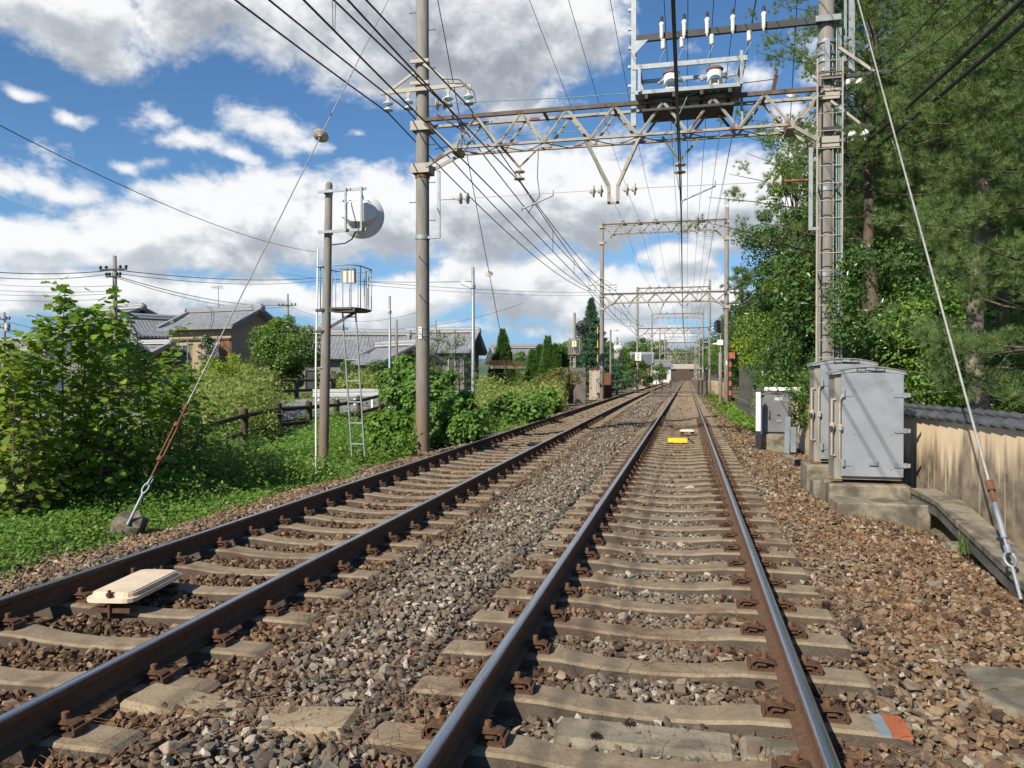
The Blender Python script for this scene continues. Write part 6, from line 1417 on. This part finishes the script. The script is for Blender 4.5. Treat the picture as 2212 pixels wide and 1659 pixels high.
# ------------------------------------------------------------------ fences, guard rail, path
ps = grid('path', np.linspace(-16.8, -13.2, 8), np.arange(2, 60, 2.0), lambda x, y: zt(x, y) + .06, MT['asphalt'])
def log_fence(label, posts, h=1.05):
    t = thing('log_fence', label, 'fence', (posts[0][0], posts[0][1], -.6), 0, 'dark log fences'); P = []
    for x, y in posts:
        z = float(zt(x, y)); b = MB(); b.cyl((x, y, z - .2), (x, y, z + h), .115, .105, n=10); b.lathe((x, y, z + h), (0, 0, 1), [(0, .105), (.03, .08), (.035, 0)], 10); b.build('post', MT['log'], t); P.append(Vector((x, y, z)))
    for a, c in zip(P[:-1], P[1:]):
        for zz in (.42, .88):
            b = MB(); b.cyl(a + Vector((0, 0, zz)), c + Vector((0, 0, zz)), .065, n=8); b.build('rail', MT['log'], t)
log_fence('dark log fence running along the near side of the grey path', [W(px, d)[:2] for px, d in ((300, 15.5), (420, 17.6), (527, 20.5), (600, 22.6), (667, 24.6), (727, 26.8), (776, 29), (823, 32), (862, 35))])
log_fence('further dark log fence beyond the path, behind the tall shrub', [W(px, d)[:2] for px, d in ((150, 27), (240, 28), (325, 29), (400, 30), (470, 31), (560, 33), (640, 35), (720, 37))], .95)
t_ = thing('guard_rail', 'white corrugated guard rail beside the near left pole', 'guard rail', tuple(at(680, 870, 33)))
a, c = at(676, 849, 32.5), at(850, 849, 34.0); zr = a.z; b = MB(); d_ = (c - a); b.bar(a + Vector((0, 0, .10)), Vector((c.x, c.y, zr + .10)), .05, .13); b.bar(a + Vector((0, 0, -.10)), Vector((c.x, c.y, zr - .10)), .05, .13); b.bar(a, Vector((c.x, c.y, zr)), .02, .12); b.build('beam', MT['white'], t_)
for k in range(5): p = a.lerp(c, .06 + k * .22); b = MB(); b.cyl((p.x, p.y + .08, zr - 1.0), (p.x, p.y + .08, zr + .1), .06, n=8); b.build('post', MT['white'], t_)
b = MB(); a, c = at(15, 818, 40), at(150, 818, 42); b.bar(Vector((a.x, a.y, .55)), Vector((c.x, c.y, .55)), .25, 1.7); w_ = b.build('garden_wall', MT['whitewall']); tag(w_, 'white garden wall with a tiled top behind the tall shrub', 'wall'); b = MB(); b.bar(Vector((a.x, a.y, 1.47)), Vector((c.x, c.y, 1.47)), .5, .16); b.build('coping', MT['ridge'], w_)

# ------------------------------------------------------------------ houses
def roof_material():
    m, nt, out = newmat('grey roof tile'); L, N, S, ramp, noise, mapv, mix, math_, mrange = nodes(nt)
    tc = N('ShaderNodeTexCoord').outputs['Object']; b = N('ShaderNodeBsdfPrincipled'); b.inputs['Roughness'].default_value = .5
    w = N('ShaderNodeTexWave'); w.wave_type = 'BANDS'; w.bands_direction = 'X'; L(tc, w.inputs[0]); w.inputs['Scale'].default_value = 1.15; w.inputs['Distortion'].default_value = .15
    w2 = N('ShaderNodeTexWave'); w2.wave_type = 'BANDS'; w2.bands_direction = 'Y'; w2.wave_profile = 'SAW'; L(tc, w2.inputs[0]); w2.inputs['Scale'].default_value = 1.3
    c = mix(mrange(noise(tc, 3, 5, .7), .3, .7), (.165, .17, .182), (.27, .275, .285)); c = mix(mrange(w.outputs[1], .0, .35, .42, 0), c, (.07, .07, .075)); c = mix(mrange(w2.outputs[1], .0, .22, .5, 0), c, (.07, .07, .075))
    L(c, b.inputs['Base Color']); bp = N('ShaderNodeBump'); bp.inputs['Strength'].default_value = .6; bp.inputs['Distance'].default_value = .03; L(math_('ADD', w.outputs[1], math_('MULTIPLY', w2.outputs[1], .5)), bp.inputs['Height']); L(bp.outputs[0], b.inputs['Normal']); L(b.outputs[0], out.inputs[0]); return m
MT['roof'] = roof_material()
def house(label, px, py_ridge, d, ang, length, halfw, drop, wall, z0=-.3, name='tiled_house', windows=(), over=.55, ridge_h=.28, white=True, extra=None, roofm=None):
    """gabled house; local x along the ridge, local -y faces the camera; ang = turn of the ridge from the picture plane"""
    C = at(px, py_ridge, d); zr = C.z; rz = R(12.83 + ang); t = thing(name, label, 'house', (C.x, C.y, z0), rz); H = zr - z0; ze = H - drop; hl = length / 2
    def rslab(s):
        b = MB(); th = .14; p = [(-hl, 0, H), (hl, 0, H), (hl, s * halfw, ze), (-hl, s * halfw, ze)]
        mid = .55 * drop; n = 4; vs = []
        for i in range(n + 1):
            u = i / n; y = s * halfw * u; z = H - drop * (u + .10 * math.sin(math.pi * u)); vs += [(-hl, y, z), (hl, y, z), (-hl, y, z - th), (hl, y, z - th)]
        fs = []
        for i in range(n): a = 4 * i; fs += [(a, a + 1, a + 5, a + 4), (a + 2, a + 6, a + 7, a + 3), (a, a + 4, a + 6, a + 2), (a + 1, a + 3, a + 7, a + 5)]
        fs += [(4 * n, 4 * n + 1, 4 * n + 3, 4 * n + 2)]; b.add(vs, fs); return b
    for s in (-1, 1): rf = rslab(s).build('roof', roofm or MT['roof'], t, world=False)
    b = MB(); b.box((0, 0, H + ridge_h * .4), (length + .1, .34, ridge_h)); b.cyl((-hl - .08, 0, H + ridge_h), (hl + .08, 0, H + ridge_h), .13, n=8)
    for s in (-1, 1): b.lathe((s * (hl + .05), 0, H + ridge_h * .3), (s, 0, 0), [(0, .28), (.12, .26), (.14, 0)], 8)
    rg = b.build('ridge', MT['ridge'], t, world=False)
    if white: b = MB(); b.box((0, -.19, H + ridge_h * .25), (length, .05, .07)); b.box((0, 0, H + ridge_h * 1.02), (length, .30, .05)); b.build('ridge_band', MT['capwhite'], rg, world=False)
    b = MB()
    for sx in (-1, 1):
        for sy in (-1, 1): b.bar((sx * (hl - .05), 0, H + .05), (sx * (hl - .05), sy * halfw, ze + .07), .26, .16)
    b.build('verge', MT['ridge'], t, world=False)
    w, l = halfw - over, hl - over; zt2 = ze + drop * (over / halfw) - .1
    b = MB(); b.box((0, 0, zt2 / 2 - .3), (2 * l, 2 * w, zt2 + .6)); b.add([(-l, -w, zt2), (-l, w, zt2), (-l, 0, H - .22), (l, -w, zt2), (l, w, zt2), (l, 0, H - .22)], [(0, 2, 1), (3, 4, 5)])
    b.build('wall', wall, t, world=False)
    for (x0, x1, za, zb2, kind) in windows:
        y = -w; b = MB()
        if kind == 'wood': b.box(((x0 + x1) / 2, y - .04, (za + zb2) / 2), (x1 - x0, .06, zb2 - za)); b.build('shutter', MT['darkwood'], t, world=False); continue
        if kind == 'warm': b.box(((x0 + x1) / 2, y - .04, (za + zb2) / 2), (x1 - x0, .06, zb2 - za)); b.build('shutter', MT['warmwood'], t, world=False); continue
        if kind == 'beam': b.box(((x0 + x1) / 2, y - .08, (za + zb2) / 2), (x1 - x0, .14, zb2 - za)); b.build('beam', MT['darkwood'], t, world=False); continue
        f = .07
        for q in ((x0, za, x1, za + f), (x0, zb2 - f, x1, zb2), (x0, za, x0 + f, zb2), (x1 - f, za, x1, zb2), ((x0 + x1) / 2 - f / 2, za, (x0 + x1) / 2 + f / 2, zb2)): b.box(((q[0] + q[2]) / 2, y - .05, (q[1] + q[3]) / 2), (q[2] - q[0], .08, q[3] - q[1]))
        fr = b.build('window', MT['galv_dull'] if kind != 'dark' else MT['darkwood'], t, world=False)
        b = MB(); b.box(((x0 + x1) / 2, y - .015, (za + zb2) / 2), (x1 - x0 - .02, .03, zb2 - za - .02)); b.build('pane', MT['glass'], fr, world=False)
        if kind == 'rail':
            b = MB(); yy = y - .30
            for z in (za - .05, za + .62): b.box(((x0 + x1) / 2, yy, z), (x1 - x0 + .2, .05, .06))
            for x in np.arange(x0, x1 + .01, .14): b.box((x, yy, za + .28), (.03, .03, .64))
            for x in (x0 - .08, x1 + .08): b.box((x, y - .15, za - .05), (.05, .3, .05)); b.box((x, yy, zb2 - .4), (.04, .04, 1.9))
            b.build('balcony_rail', MT['galv'], fr, world=False)
    if extra: extra(t, H, ze, w, l)
    return t
hB = house('tan two storey house with a grey tiled roof, shuttered windows and a balcony rail', 484, 672, 55, -22, 6.6, 2.9, 1.35, MT['stucco'],
      windows=((-2.75, -2.15, 2.4, 4.2, 'wood'), (-2.05, -.85, 2.55, 3.95, 'rail'), (.55, 1.75, 2.55, 3.95, 'rail'), (1.85, 2.7, 2.4, 4.2, 'warm'), (-2.8, 2.75, 4.22, 4.34, 'beam')), white=False)
house('low tiled annex roof left of the tan house', 312, 744, 53, -20, 4.6, 2.6, 1.15, MT['darkwood'], windows=((-1.5, 1.8, .3, 1.7, 'wood'),), ridge_h=.2)
house('large old house with a broad sweeping grey tiled roof at the left', 246, 671, 64, -34, 8.6, 4.6, 1.95, MT['plaster_grey'], windows=((-2.6, -.6, 3.0, 4.4, 'dark'), (.2, 2.6, 3.0, 4.4, 'dark'), (-3.6, 3.6, 4.6, 4.75, 'beam')))
house('tiled side wing stepping down right of the large old house', 345, 690, 62, 40, 5.5, 3.2, 1.5, MT['plaster_grey'], windows=((-1.5, 1.2, 2.6, 3.6, 'dark'),))
house('house with a long grey tiled roof behind the signal mast ladder', 760, 724, 58, 4, 8.6, 3.9, 1.75, MT['plaster_grey'], windows=((-2.8, -1.2, .8, 2.2, 'dark'), (.8, 2.6, .8, 2.2, 'dark')))
house('small tiled porch roof left of the street lamps', 855, 748, 54, -48, 5.0, 2.6, 1.2, MT['darkwood'], windows=((-1.2, 1.2, .4, 1.6, 'dark'),))
house('grey roofed house behind the taller street lamp', 955, 719, 60, -8, 5.8, 3.6, 1.55, MT['plaster_grey'], windows=((-.9, .9, 2.0, 3.2, 'win'), (1.2, 2.2, 2.0, 3.2, 'win')))
house('dark roofed house peeping out left of the bushy tree', 665, 716, 62, 18, 6.0, 3.6, 1.5, MT['whitewall'], windows=((-1.6, .4, .6, 2.0, 'dark'),))
house('small grey house beyond the crossing, left of the fourth gantry', 1387, 766, 118, -12, 3.4, 2.7, 1.5, MT['stucco'], windows=((.3, .9, .6, 2.2, 'dark'), (-.8, -.1, 1.0, 2.0, 'dark')), white=False, roofm=mat('slate roof', (.085, .095, .115), (.11, .12, .14), .6))
house('pale house with a tiled roof behind the dark railing', 1118, 752, 78, 12, 5.5, 3.6, 1.5, MT['whitewall'], windows=((-1.4, .2, .8, 2.0, 'dark'),))
house('white walled house near the station, left of the line', 1426, 780, 200, 10, 5, 3, 1.5, MT['whitewall'], windows=((-1.5, .8, 1, 2.4, 'dark'),))
for i, (px, py, d, an, lb) in enumerate(((40, 736, 92, 5, 'far grey roof at the left edge behind the shrub'), (92, 733, 96, -35, 'far grey roof with a pointed gable at the left'), (125, 746, 84, 30, 'far low grey roof beside the large old house'), (20, 758, 74, -12, 'pale low roof at the left edge'))):
    house(lb, px, py, d, an, 7, 4, 1.6, MT['plaster_grey'], windows=((-1.6, .8, 1.0, 2.2, 'dark'),))
# terrace with a dark railing
t_ = thing('railing', 'dark terrace railing on a pale concrete ledge, by the cone shaped tree', 'railing', tuple(at(1098, 795, 58))); a, c = at(1062, 790, 58), at(1132, 790, 59)
b = MB(); b.bar(Vector((a.x, a.y, at(1098, 793, 58).z)), Vector((c.x, c.y, at(1098, 793, 58).z)), .5, .22); b.build('ledge', MT['concrete'], t_); b = MB(); z1, z0 = at(1098, 779, 58).z, at(1098, 791, 58).z
for z in (z0 + .08, z1): b.bar(Vector((a.x, a.y, z)), Vector((c.x, c.y, z)), .05)
for k in range(26): p = a.lerp(c, k / 25); b.bar((p.x, p.y, z0), (p.x, p.y, z1), .035)
b.build('bars', MT['rust'], t_)
# TV aerial on the tan house
p = at(472, 676, 55); t_ = thing('tv_aerial', 'thin television aerial on the ridge of the tan house', 'aerial', tuple(p)); q = at(472, 618, 55); b = MB(); b.cyl(p, q, .025, n=6); b.bar(q + Vector((-.5, 0, -.1)), q + Vector((.35, 0, -.02)), .025)
for k in range(5): o = q + Vector((-.45 + k * .19, 0, -.09)); b.bar(o + Vector((0, -.25, .1)), o + Vector((0, .25, -.1)), .02)
b.build('aerial', MT['galv'], t_)

# ------------------------------------------------------------------ trees left of the line
GL = 'garden trees by the houses'
hl1 = tree('garden_tree', 'large leafy tree right of the tan house', W(622, 44, .2), 5.4, (2.0, 2.0, .3, 4.6), LM['broad'], group=GL, ncl=50, nleaf=260, ls=.15, cr=(.45, .85), seed=71)
tree('garden_tree', 'light topped tree crown rising beside the tan gable', W(605, 46, .3), 5.6, (1.15, 1.2, 2.6, 4.9), LM['light'], group=GL, ncl=16, nleaf=220, ls=.14, cr=(.4, .7), seed=72)
tree('garden_tree', 'spreading yellow green maple in front of the tan house', W(490, 43, .2), 2.6, (2.3, 1.8, .4, 2.5), LM['maple'], group=GL, ncl=34, nleaf=220, ls=.13, cr=(.35, .65), seed=73)
tree('garden_tree', 'dark rounded tree between the tall shrub shoots and the annex', W(262, 36, .2), 4.2, (1.6, 1.5, .2, 3.3), LM['camellia'], group=GL, ncl=34, nleaf=240, ls=.12, cr=(.4, .75), seed=74)
tree('garden_tree', 'small climbing tree across the balcony of the tan house', W(446, 51, .3), 4.4, (.55, .5, 1.4, 4.3), LM['camellia'], group=GL, ncl=9, nleaf=110, ls=.14, cr=(.3, .5), seed=75)
tree('garden_tree', 'clipped garden tree under the long tiled roof', W(815, 50, .2), 3.2, (1.4, 1.3, .2, 2.6), LM['camellia'], group=GL, ncl=22, nleaf=220, ls=.13, cr=(.35, .65), seed=76)
tree('garden_tree', 'round garden shrub tree left of the signal mast ladder', W(755, 50, .2), 3.0, (1.0, 1.0, .2, 2.4), LM['broad'], group=GL, ncl=16, nleaf=220, ls=.13, cr=(.35, .6), seed=77)
tree('garden_tree', 'small tree top far behind the big roofs', W(372, 85, .2), 7.5, (1.8, 1.6, 5, 7.6), LM['pine_far'], group=GL, ncl=16, nleaf=200, ls=.2, cr=(.5, .8), seed=78)
def spire(label, base, h, r, lm, seed, name='conifer', n=9000, tmpl=T_SPRAY, s=.3, layered=0, up=1.4, power=.9):
    global rng
    rng = np.random.default_rng(seed); t = thing(name, label, 'conifer', base, 0, 'conifers left of the line'); u = rng.random(n) ** .75; u = 1 - u; a = rng.uniform(0, 6.28, n)
    lay = (1 + layered * (np.mod(u * 14, 1) - .5)); lob = 1 + .22 * np.sin(a * 3 + u * 9) + .12 * np.sin(a * 7 - u * 13); rr_ = r * (1 - u) ** power * lay * lob * (.55 + .45 * rng.random(n) ** .5) + .03
    P = np.stack([np.cos(a) * rr_, np.sin(a) * rr_, .25 + u * (h - .25)], -1) + np.array(base); L = Leaves(); L.add(P, np.stack([np.cos(a), np.sin(a), np.full(n, up)], -1) + rng.normal(0, .35, (n, 3)), s * rng.uniform(.6, 1.3, n), tmpl); L.build('foliage', lm, t)
    b = MB(); b.tube([Vector(base) + Vector((0, 0, -.3)), Vector(base) + Vector((0, 0, h * .9))], [.14, .02], 7); b.build('trunk', MT['bark'], t); return t
spire('cone shaped green conifer behind the dark railing', W(1086, 62, -.2), 5.3, 1.25, LM['juniper'], 81, n=5000, s=.30)
spire('tall drooping cedar with a thin pointed top', W(1277, 78, -.3), 9.6, 3.1, LM['pine_far'], 82, 'cedar_tree', 5200, T_SPRAYW, .40, 1.1, -.1, 1.25)
for i, (px, d, h, lb) in enumerate(((1150, 60, 3.6, 'leftmost upright juniper of the hedge'), (1166, 60, 4.0, 'second upright juniper of the hedge'), (1183, 59, 4.6, 'tallest upright juniper of the hedge'), (1200, 59, 4.0, 'fourth upright juniper of the hedge'), (1216, 60, 3.8, 'rightmost upright juniper of the hedge, beside the signal cage'))):
    spire(lb, W(px, d, -.2), h, .62, LM['juniper'], 83 + i, 'juniper', 2600, T_SPRAY, .30, .2, 2.2, .6)
GD = 'trees beyond the crossing on the left'
td = tree('broadleaf_tree', 'green tree behind the round black signal', W(1237, 90, -.2), 7, (3.2, 3, .5, 6.3), LM['broad'], group=GD, ncl=36, nleaf=220, ls=.24, cr=(.8, 1.4), seed=91)
for px, d, s, lb in ((1138, 70, .62, 'broad green tree left of the juniper hedge'), (1318, 96, .95, 'green tree behind the white round signal back'), (1362, 104, .75, 'bushy tree right of the white round signal back'), (1352, 150, 1.35, 'rounded tree top behind the small grey house'), (1418, 160, .7, 'bush in front of the white walled house'), (1345, 92, .35, 'low bush by the crossing'), (1395, 100, .32, 'low bush left of the third gantry pole'), (1405, 240, 2.2, 'distant tree left of the station')):
    o = copy_tree(td); o.location = W(px, d, -.2); o.scale = (s, s, s); o.rotation_euler = (0, 0, px * .77); o['label'] = lb
for px, d, s, lb in ((1452, 420, 3.4, 'far tree above the station canopy, left'), (1490, 430, 3.6, 'far tree above the station canopy, right'), (1425, 400, 3, 'far tree beyond the station on the left'), (1530, 420, 3.4, 'far tree beyond the station on the right')):
    o = copy_tree(td); o.location = W(px, d, -.2); o.scale = (s, s, s * .8); o.rotation_euler = (0, 0, px * .77); o['label'] = lb; o['group'] = 'far trees behind the station'

# ------------------------------------------------------------------ street furniture and poles on the left
def street_lamp(label, px, py0, py1, d, lamp_px, lamp_py):
    A = lambda a, b_: at(a, b_, d); p, q = A(px, py0), A(px, py1); t = thing('street_lamp', label, 'street lamp', (p.x, p.y, p.z), 0, 'street lamps by the path'); b = MB(); b.lathe((p.x, p.y, p.z - .5), (0, 0, 1), [(0, .07), (q.z - p.z + .5, .055), (q.z - p.z + .52, 0)], 10); b.build('post', MT['galv'], t)
    e = A(lamp_px, lamp_py); s = A(px, lamp_py + 10); b = MB(); b.bar(s, e, .20, .13); hd = b.build('lamp_head', MT['porcelain'], t); b = MB(); b.cyl(Vector((p.x, p.y, s.z - .06)), Vector((p.x, p.y, s.z + .06)), .09, n=10); b.build('clamp', MT['galv_dull'], hd)
street_lamp('taller street lamp with a pale head, right of the near pole', 1022, 835, 578, 27, 996, 610)
street_lamp('smaller street lamp with a pale head, left of the near pole', 842, 840, 640, 36, 830, 664)
def utility(label, px, py0, py1, d, arms, r=.16):
    A = lambda a, b_: at(a, b_, d); p, q = A(px, py0), A(px, py1); t = thing('utility_pole', label, 'utility pole', (p.x, p.y, p.z), 0, 'utility poles among the houses'); b = MB(); b.lathe((p.x, p.y, p.z - .5), (0, 0, 1), [(0, r), (q.z - p.z + .5, r * .65), (q.z - p.z + .52, 0)], 10); b.build('pole', MT['pole'], t)
    for py, w in arms:
        c = A(px, py); b = MB(); b.bar(c + Vector((-w, -.15, 0)), c + Vector((w, -.15, 0)), .09); ar = b.build('crossarm', MT['darkgrey'], t)
        for s in (-1, -.55, .55, 1): b = MB(); b.lathe(c + Vector((s * w * .95, -.15, .04)), (0, 0, 1), [(0, .03), (.08, .09), (.16, .07), (.2, 0)], 8); b.build('insulator', MT['black'], ar)
utility('tall utility pole behind the shrub, in front of the large old house', 249, 800, 553, 42, ((583, .85), (598, .45)))
utility('utility pole at the far left edge with a small grey box', 10, 800, 675, 66, ((690, .7), (708, .7)), .15)
utility('distant utility pole right of the tan house', 622, 760, 635, 80, ((660, 1.0),), .15)
utility('short pole by the low porch roof', 857, 800, 690, 50, (), .10)
b = MB(); p = at(24, 706, 66); b.lathe((p.x - .2, p.y - .2, p.z - .4), (0, 0, 1), [(0, .22), (.7, .22), (.72, 0)], 10); tag(b.build('pole_transformer', MT['galv']), 'small grey pole transformer on the far left utility pole', 'transformer')
def pxwire(label, pts, r, sag, m='cable', group='house supply lines'):
    P = [at(*p) for p in pts]; wire('overhead_wire', line([tuple(x) for x in P], sag, 16), r, m, label, group=group)
pxwire('single long wire falling from the upper left edge to the signal mast', [(-60, 240, 24), (690, 545, 60)], .016, .8)
pxwire('thick supply line from the left edge past the tall utility pole', [(-200, 566, 34), (249, 583, 42), (690, 600, 66), (1290, 632, 110)], .022, .35)
pxwire('second supply line just below the thick one', [(-200, 574, 34), (249, 590, 42), (690, 606, 66), (1290, 638, 110)], .018, .45)
pxwire('drooping line from the tall utility pole to the distant pole', [(249, 596, 42), (622, 658, 80)], .022, .6)
pxwire('second drooping line from the tall utility pole to the distant pole', [(249, 599, 42), (622, 662, 80)], .018, .75)
for i, (y0, y1) in enumerate(((604, 617), (617, 628), (628, 634), (640, 645))): pxwire(['highest', 'second', 'third', 'lowest'][i] + ' of the thin lines left of the tall utility pole', [(-150, y0 - 4, 46), (249, y1, 42)], .012, .25, group='thin lines left of the tall utility pole')
for i, (y0, y1) in enumerate(((692, 705), (707, 724), (716, 727))): pxwire(['upper', 'middle', 'lower'][i] + ' line from the far left pole across the big roof', [(10, y0, 66), (250, y1, 43)], .02, .5)
pxwire('thin line crossing behind both street lamps', [(690, 700, 70), (1130, 655, 66)], .016, 1.2)
pxwire('thin line from the distant pole behind the signal mast', [(622, 660, 80), (900, 675, 70)], .016, 1.2)
pxwire('high thin line from the signal mast towards the black signal', [(600, 588, 66), (1022, 608, 28)], .012, .3)
# crossing gear right of the line
t_ = thing('crossing_post', 'black and orange striped crossing post beside the second gantry', 'crossing post', W(1578, 57, -.3)); base = W(1578, 57, -.3); b = MB()
for k in range(9): b.cyl((base[0], base[1], base[2] + .35 * k), (base[0], base[1], base[2] + .35 * (k + 1)), .12, n=10, mi=k % 2)
b.build('striped_post', [MT['black'], MT['orange']], t_); b = MB(); b.box((base[0], base[1] - .05, base[2] + 3.3), (.6, .2, .45)); b.build('lamp_housing', MT['orange'], t_)
t_ = thing('striped_pole', 'tall yellow and black striped pole behind the second gantry', 'striped pole', W(1291, 66, -.3)); base = W(1291, 66, -.3); b = MB()
for k in range(10): b.cyl((base[0], base[1], base[2] + .6 * k), (base[0], base[1], base[2] + .6 * (k + 1)), .04, n=8, mi=k % 2)
b.build('striped_post', [MT['black'], MT['yellow']], t_)
b = MB(); p = W(1288, 58, -.4); b.bbox((p[0], p[1], .85), (1.0, .7, 2.3), .06); o = b.build('trackside_cabinet', mat('rusting beige cabinet', (.36, .31, .24), (.30, .25, .18), .6, 0, 2, .1, 30, ((.20, .09, .04), 2.2, .5, .62))); tag(o, 'rust stained beige cabinet at the foot of the second gantry', 'cabinet'); b = MB(); b.bbox((p[0], p[1] - .02, 2.03), (1.08, .78, .08), .03); b.build('roof_cap', MT['darkgrey'], o); b = MB(); b.box((p[0] + .1, p[1] - .36, .85), (.72, .02, 1.9)); b.build('door', MT['beige'], o)
b = MB(); p = W(1302, 60, -.4); b.bbox((p[0] + .35, p[1], .7), (.7, .6, 2.0), .05); tag(b.build('trackside_cabinet', MT['rust_guy']), 'brown rusty cabinet right of the second gantry pole foot', 'cabinet')
t_ = thing('lamp_post', 'lamp post with a white shade left of the second gantry', 'lamp post', W(1319, 72, -.3)); p = Vector(W(1319, 72, -.3)); q = at(1319, 712, 72); b = MB(); b.cyl(p, q, .10, .08, n=8); b.build('post', MT['pole'], t_); b = MB(); b.lathe(q + Vector((.4, 0, .1)), (0, 0, -1), [(0, .05), (.08, .2), (.2, .38), (.21, 0)], 12); b.bar(q + Vector((0, 0, -.02)), q + Vector((.45, 0, .06)), .05); b.build('shade', MT['white'], t_)
t_ = thing('notice_board', 'white notice on the third gantry left pole', 'notice', (-6.1, 97.6, 1.2)); q = at(1378, 770, 96); b = MB(); b.box((q.x, 97.7, q.z), (.75, .04, 1.0)); b.build('board', MT['white'], t_); b = MB()
for k, (dz, w) in enumerate(((.25, .32), (.05, .28), (-.15, .34), (-.32, .2))): b.box((q.x, 97.67, q.z + dz), (w, .02, .08))
b.build('marks', MT['darkgrey'], t_)
for px, py0, py1, d, lb in ((1527, 832, 800, 62, 'black post with a ring top on the right beyond the second gantry'), (1509, 832, 822, 70, 'short dark post at the right of the crossing'), (1517, 835, 820, 66, 'short post with a white cap at the right of the crossing')):
    p = Vector(W(px, d, -.3)); q = at(px, py1, d); b = MB(); b.cyl(p, q, .07, n=8)
    if py1 == 800: b.tube([q + Vector((.2 * math.cos(a), 0, .2 + .2 * math.sin(a))) for a in np.linspace(0, 6.28, 14)], .05, 6)
    tag(b.build('signal_post', MT['black']), lb, 'post', 'dark posts right of the crossing')
# station at the end of the line
t_ = thing('station', 'far station with dark platform canopies at the end of the tracks', 'station', (-6, 330, -.3)); b = MB(); b.box((-10.5, 345, 4.3), (11, 60, .5)); b.box((4.0, 345, 4.1), (6, 60, .4)); b.build('canopy', MT['darkgrey'], t_)
b = MB(); b.box((-9, 345, .3), (6, 60, 1.1)); b.box((4, 345, .3), (4, 60, 1.1)); b.build('platform', MT['concrete'], t_); b = MB()
for k in range(6):
    for x in (-8.5, 3.5): b.box((x, 318 + k * 10, 2.3), (.3, .3, 3.8))
b.build('columns', MT['white'], t_); b = MB(); b.box((-2, 352, 5.9), (24, 3, 2.2)); b.build('footbridge', MT['beige'], t_); b = MB(); b.box((-3, 385, 2.6), (34, 4, 6.0)); b.build('building', MT['darkwood'], t_)
b = MB(); p = W(1451, 285, -.3); b.bbox((p[0], p[1], .45), (1.8, 4.2, .8), .2); b.bbox((p[0], p[1] + .2, 1.05), (1.5, 2.2, .6), .25); tag(b.build('parked_car', MT['darkgrey']), 'dark car parked at the left before the station', 'car')

hx = np.linspace(-900, 900, 120); hy = np.array([440, 470, 520, 600, 800])
hills = grid('hills', hx, hy, lambda x, y: np.interp(y, [440, 470, 520, 600, 800], [-1, 5, 9, 12, 4]) * (1 + .35 * np.sin(x * .031) + .2 * np.sin(x * .083)), LM['camellia'])
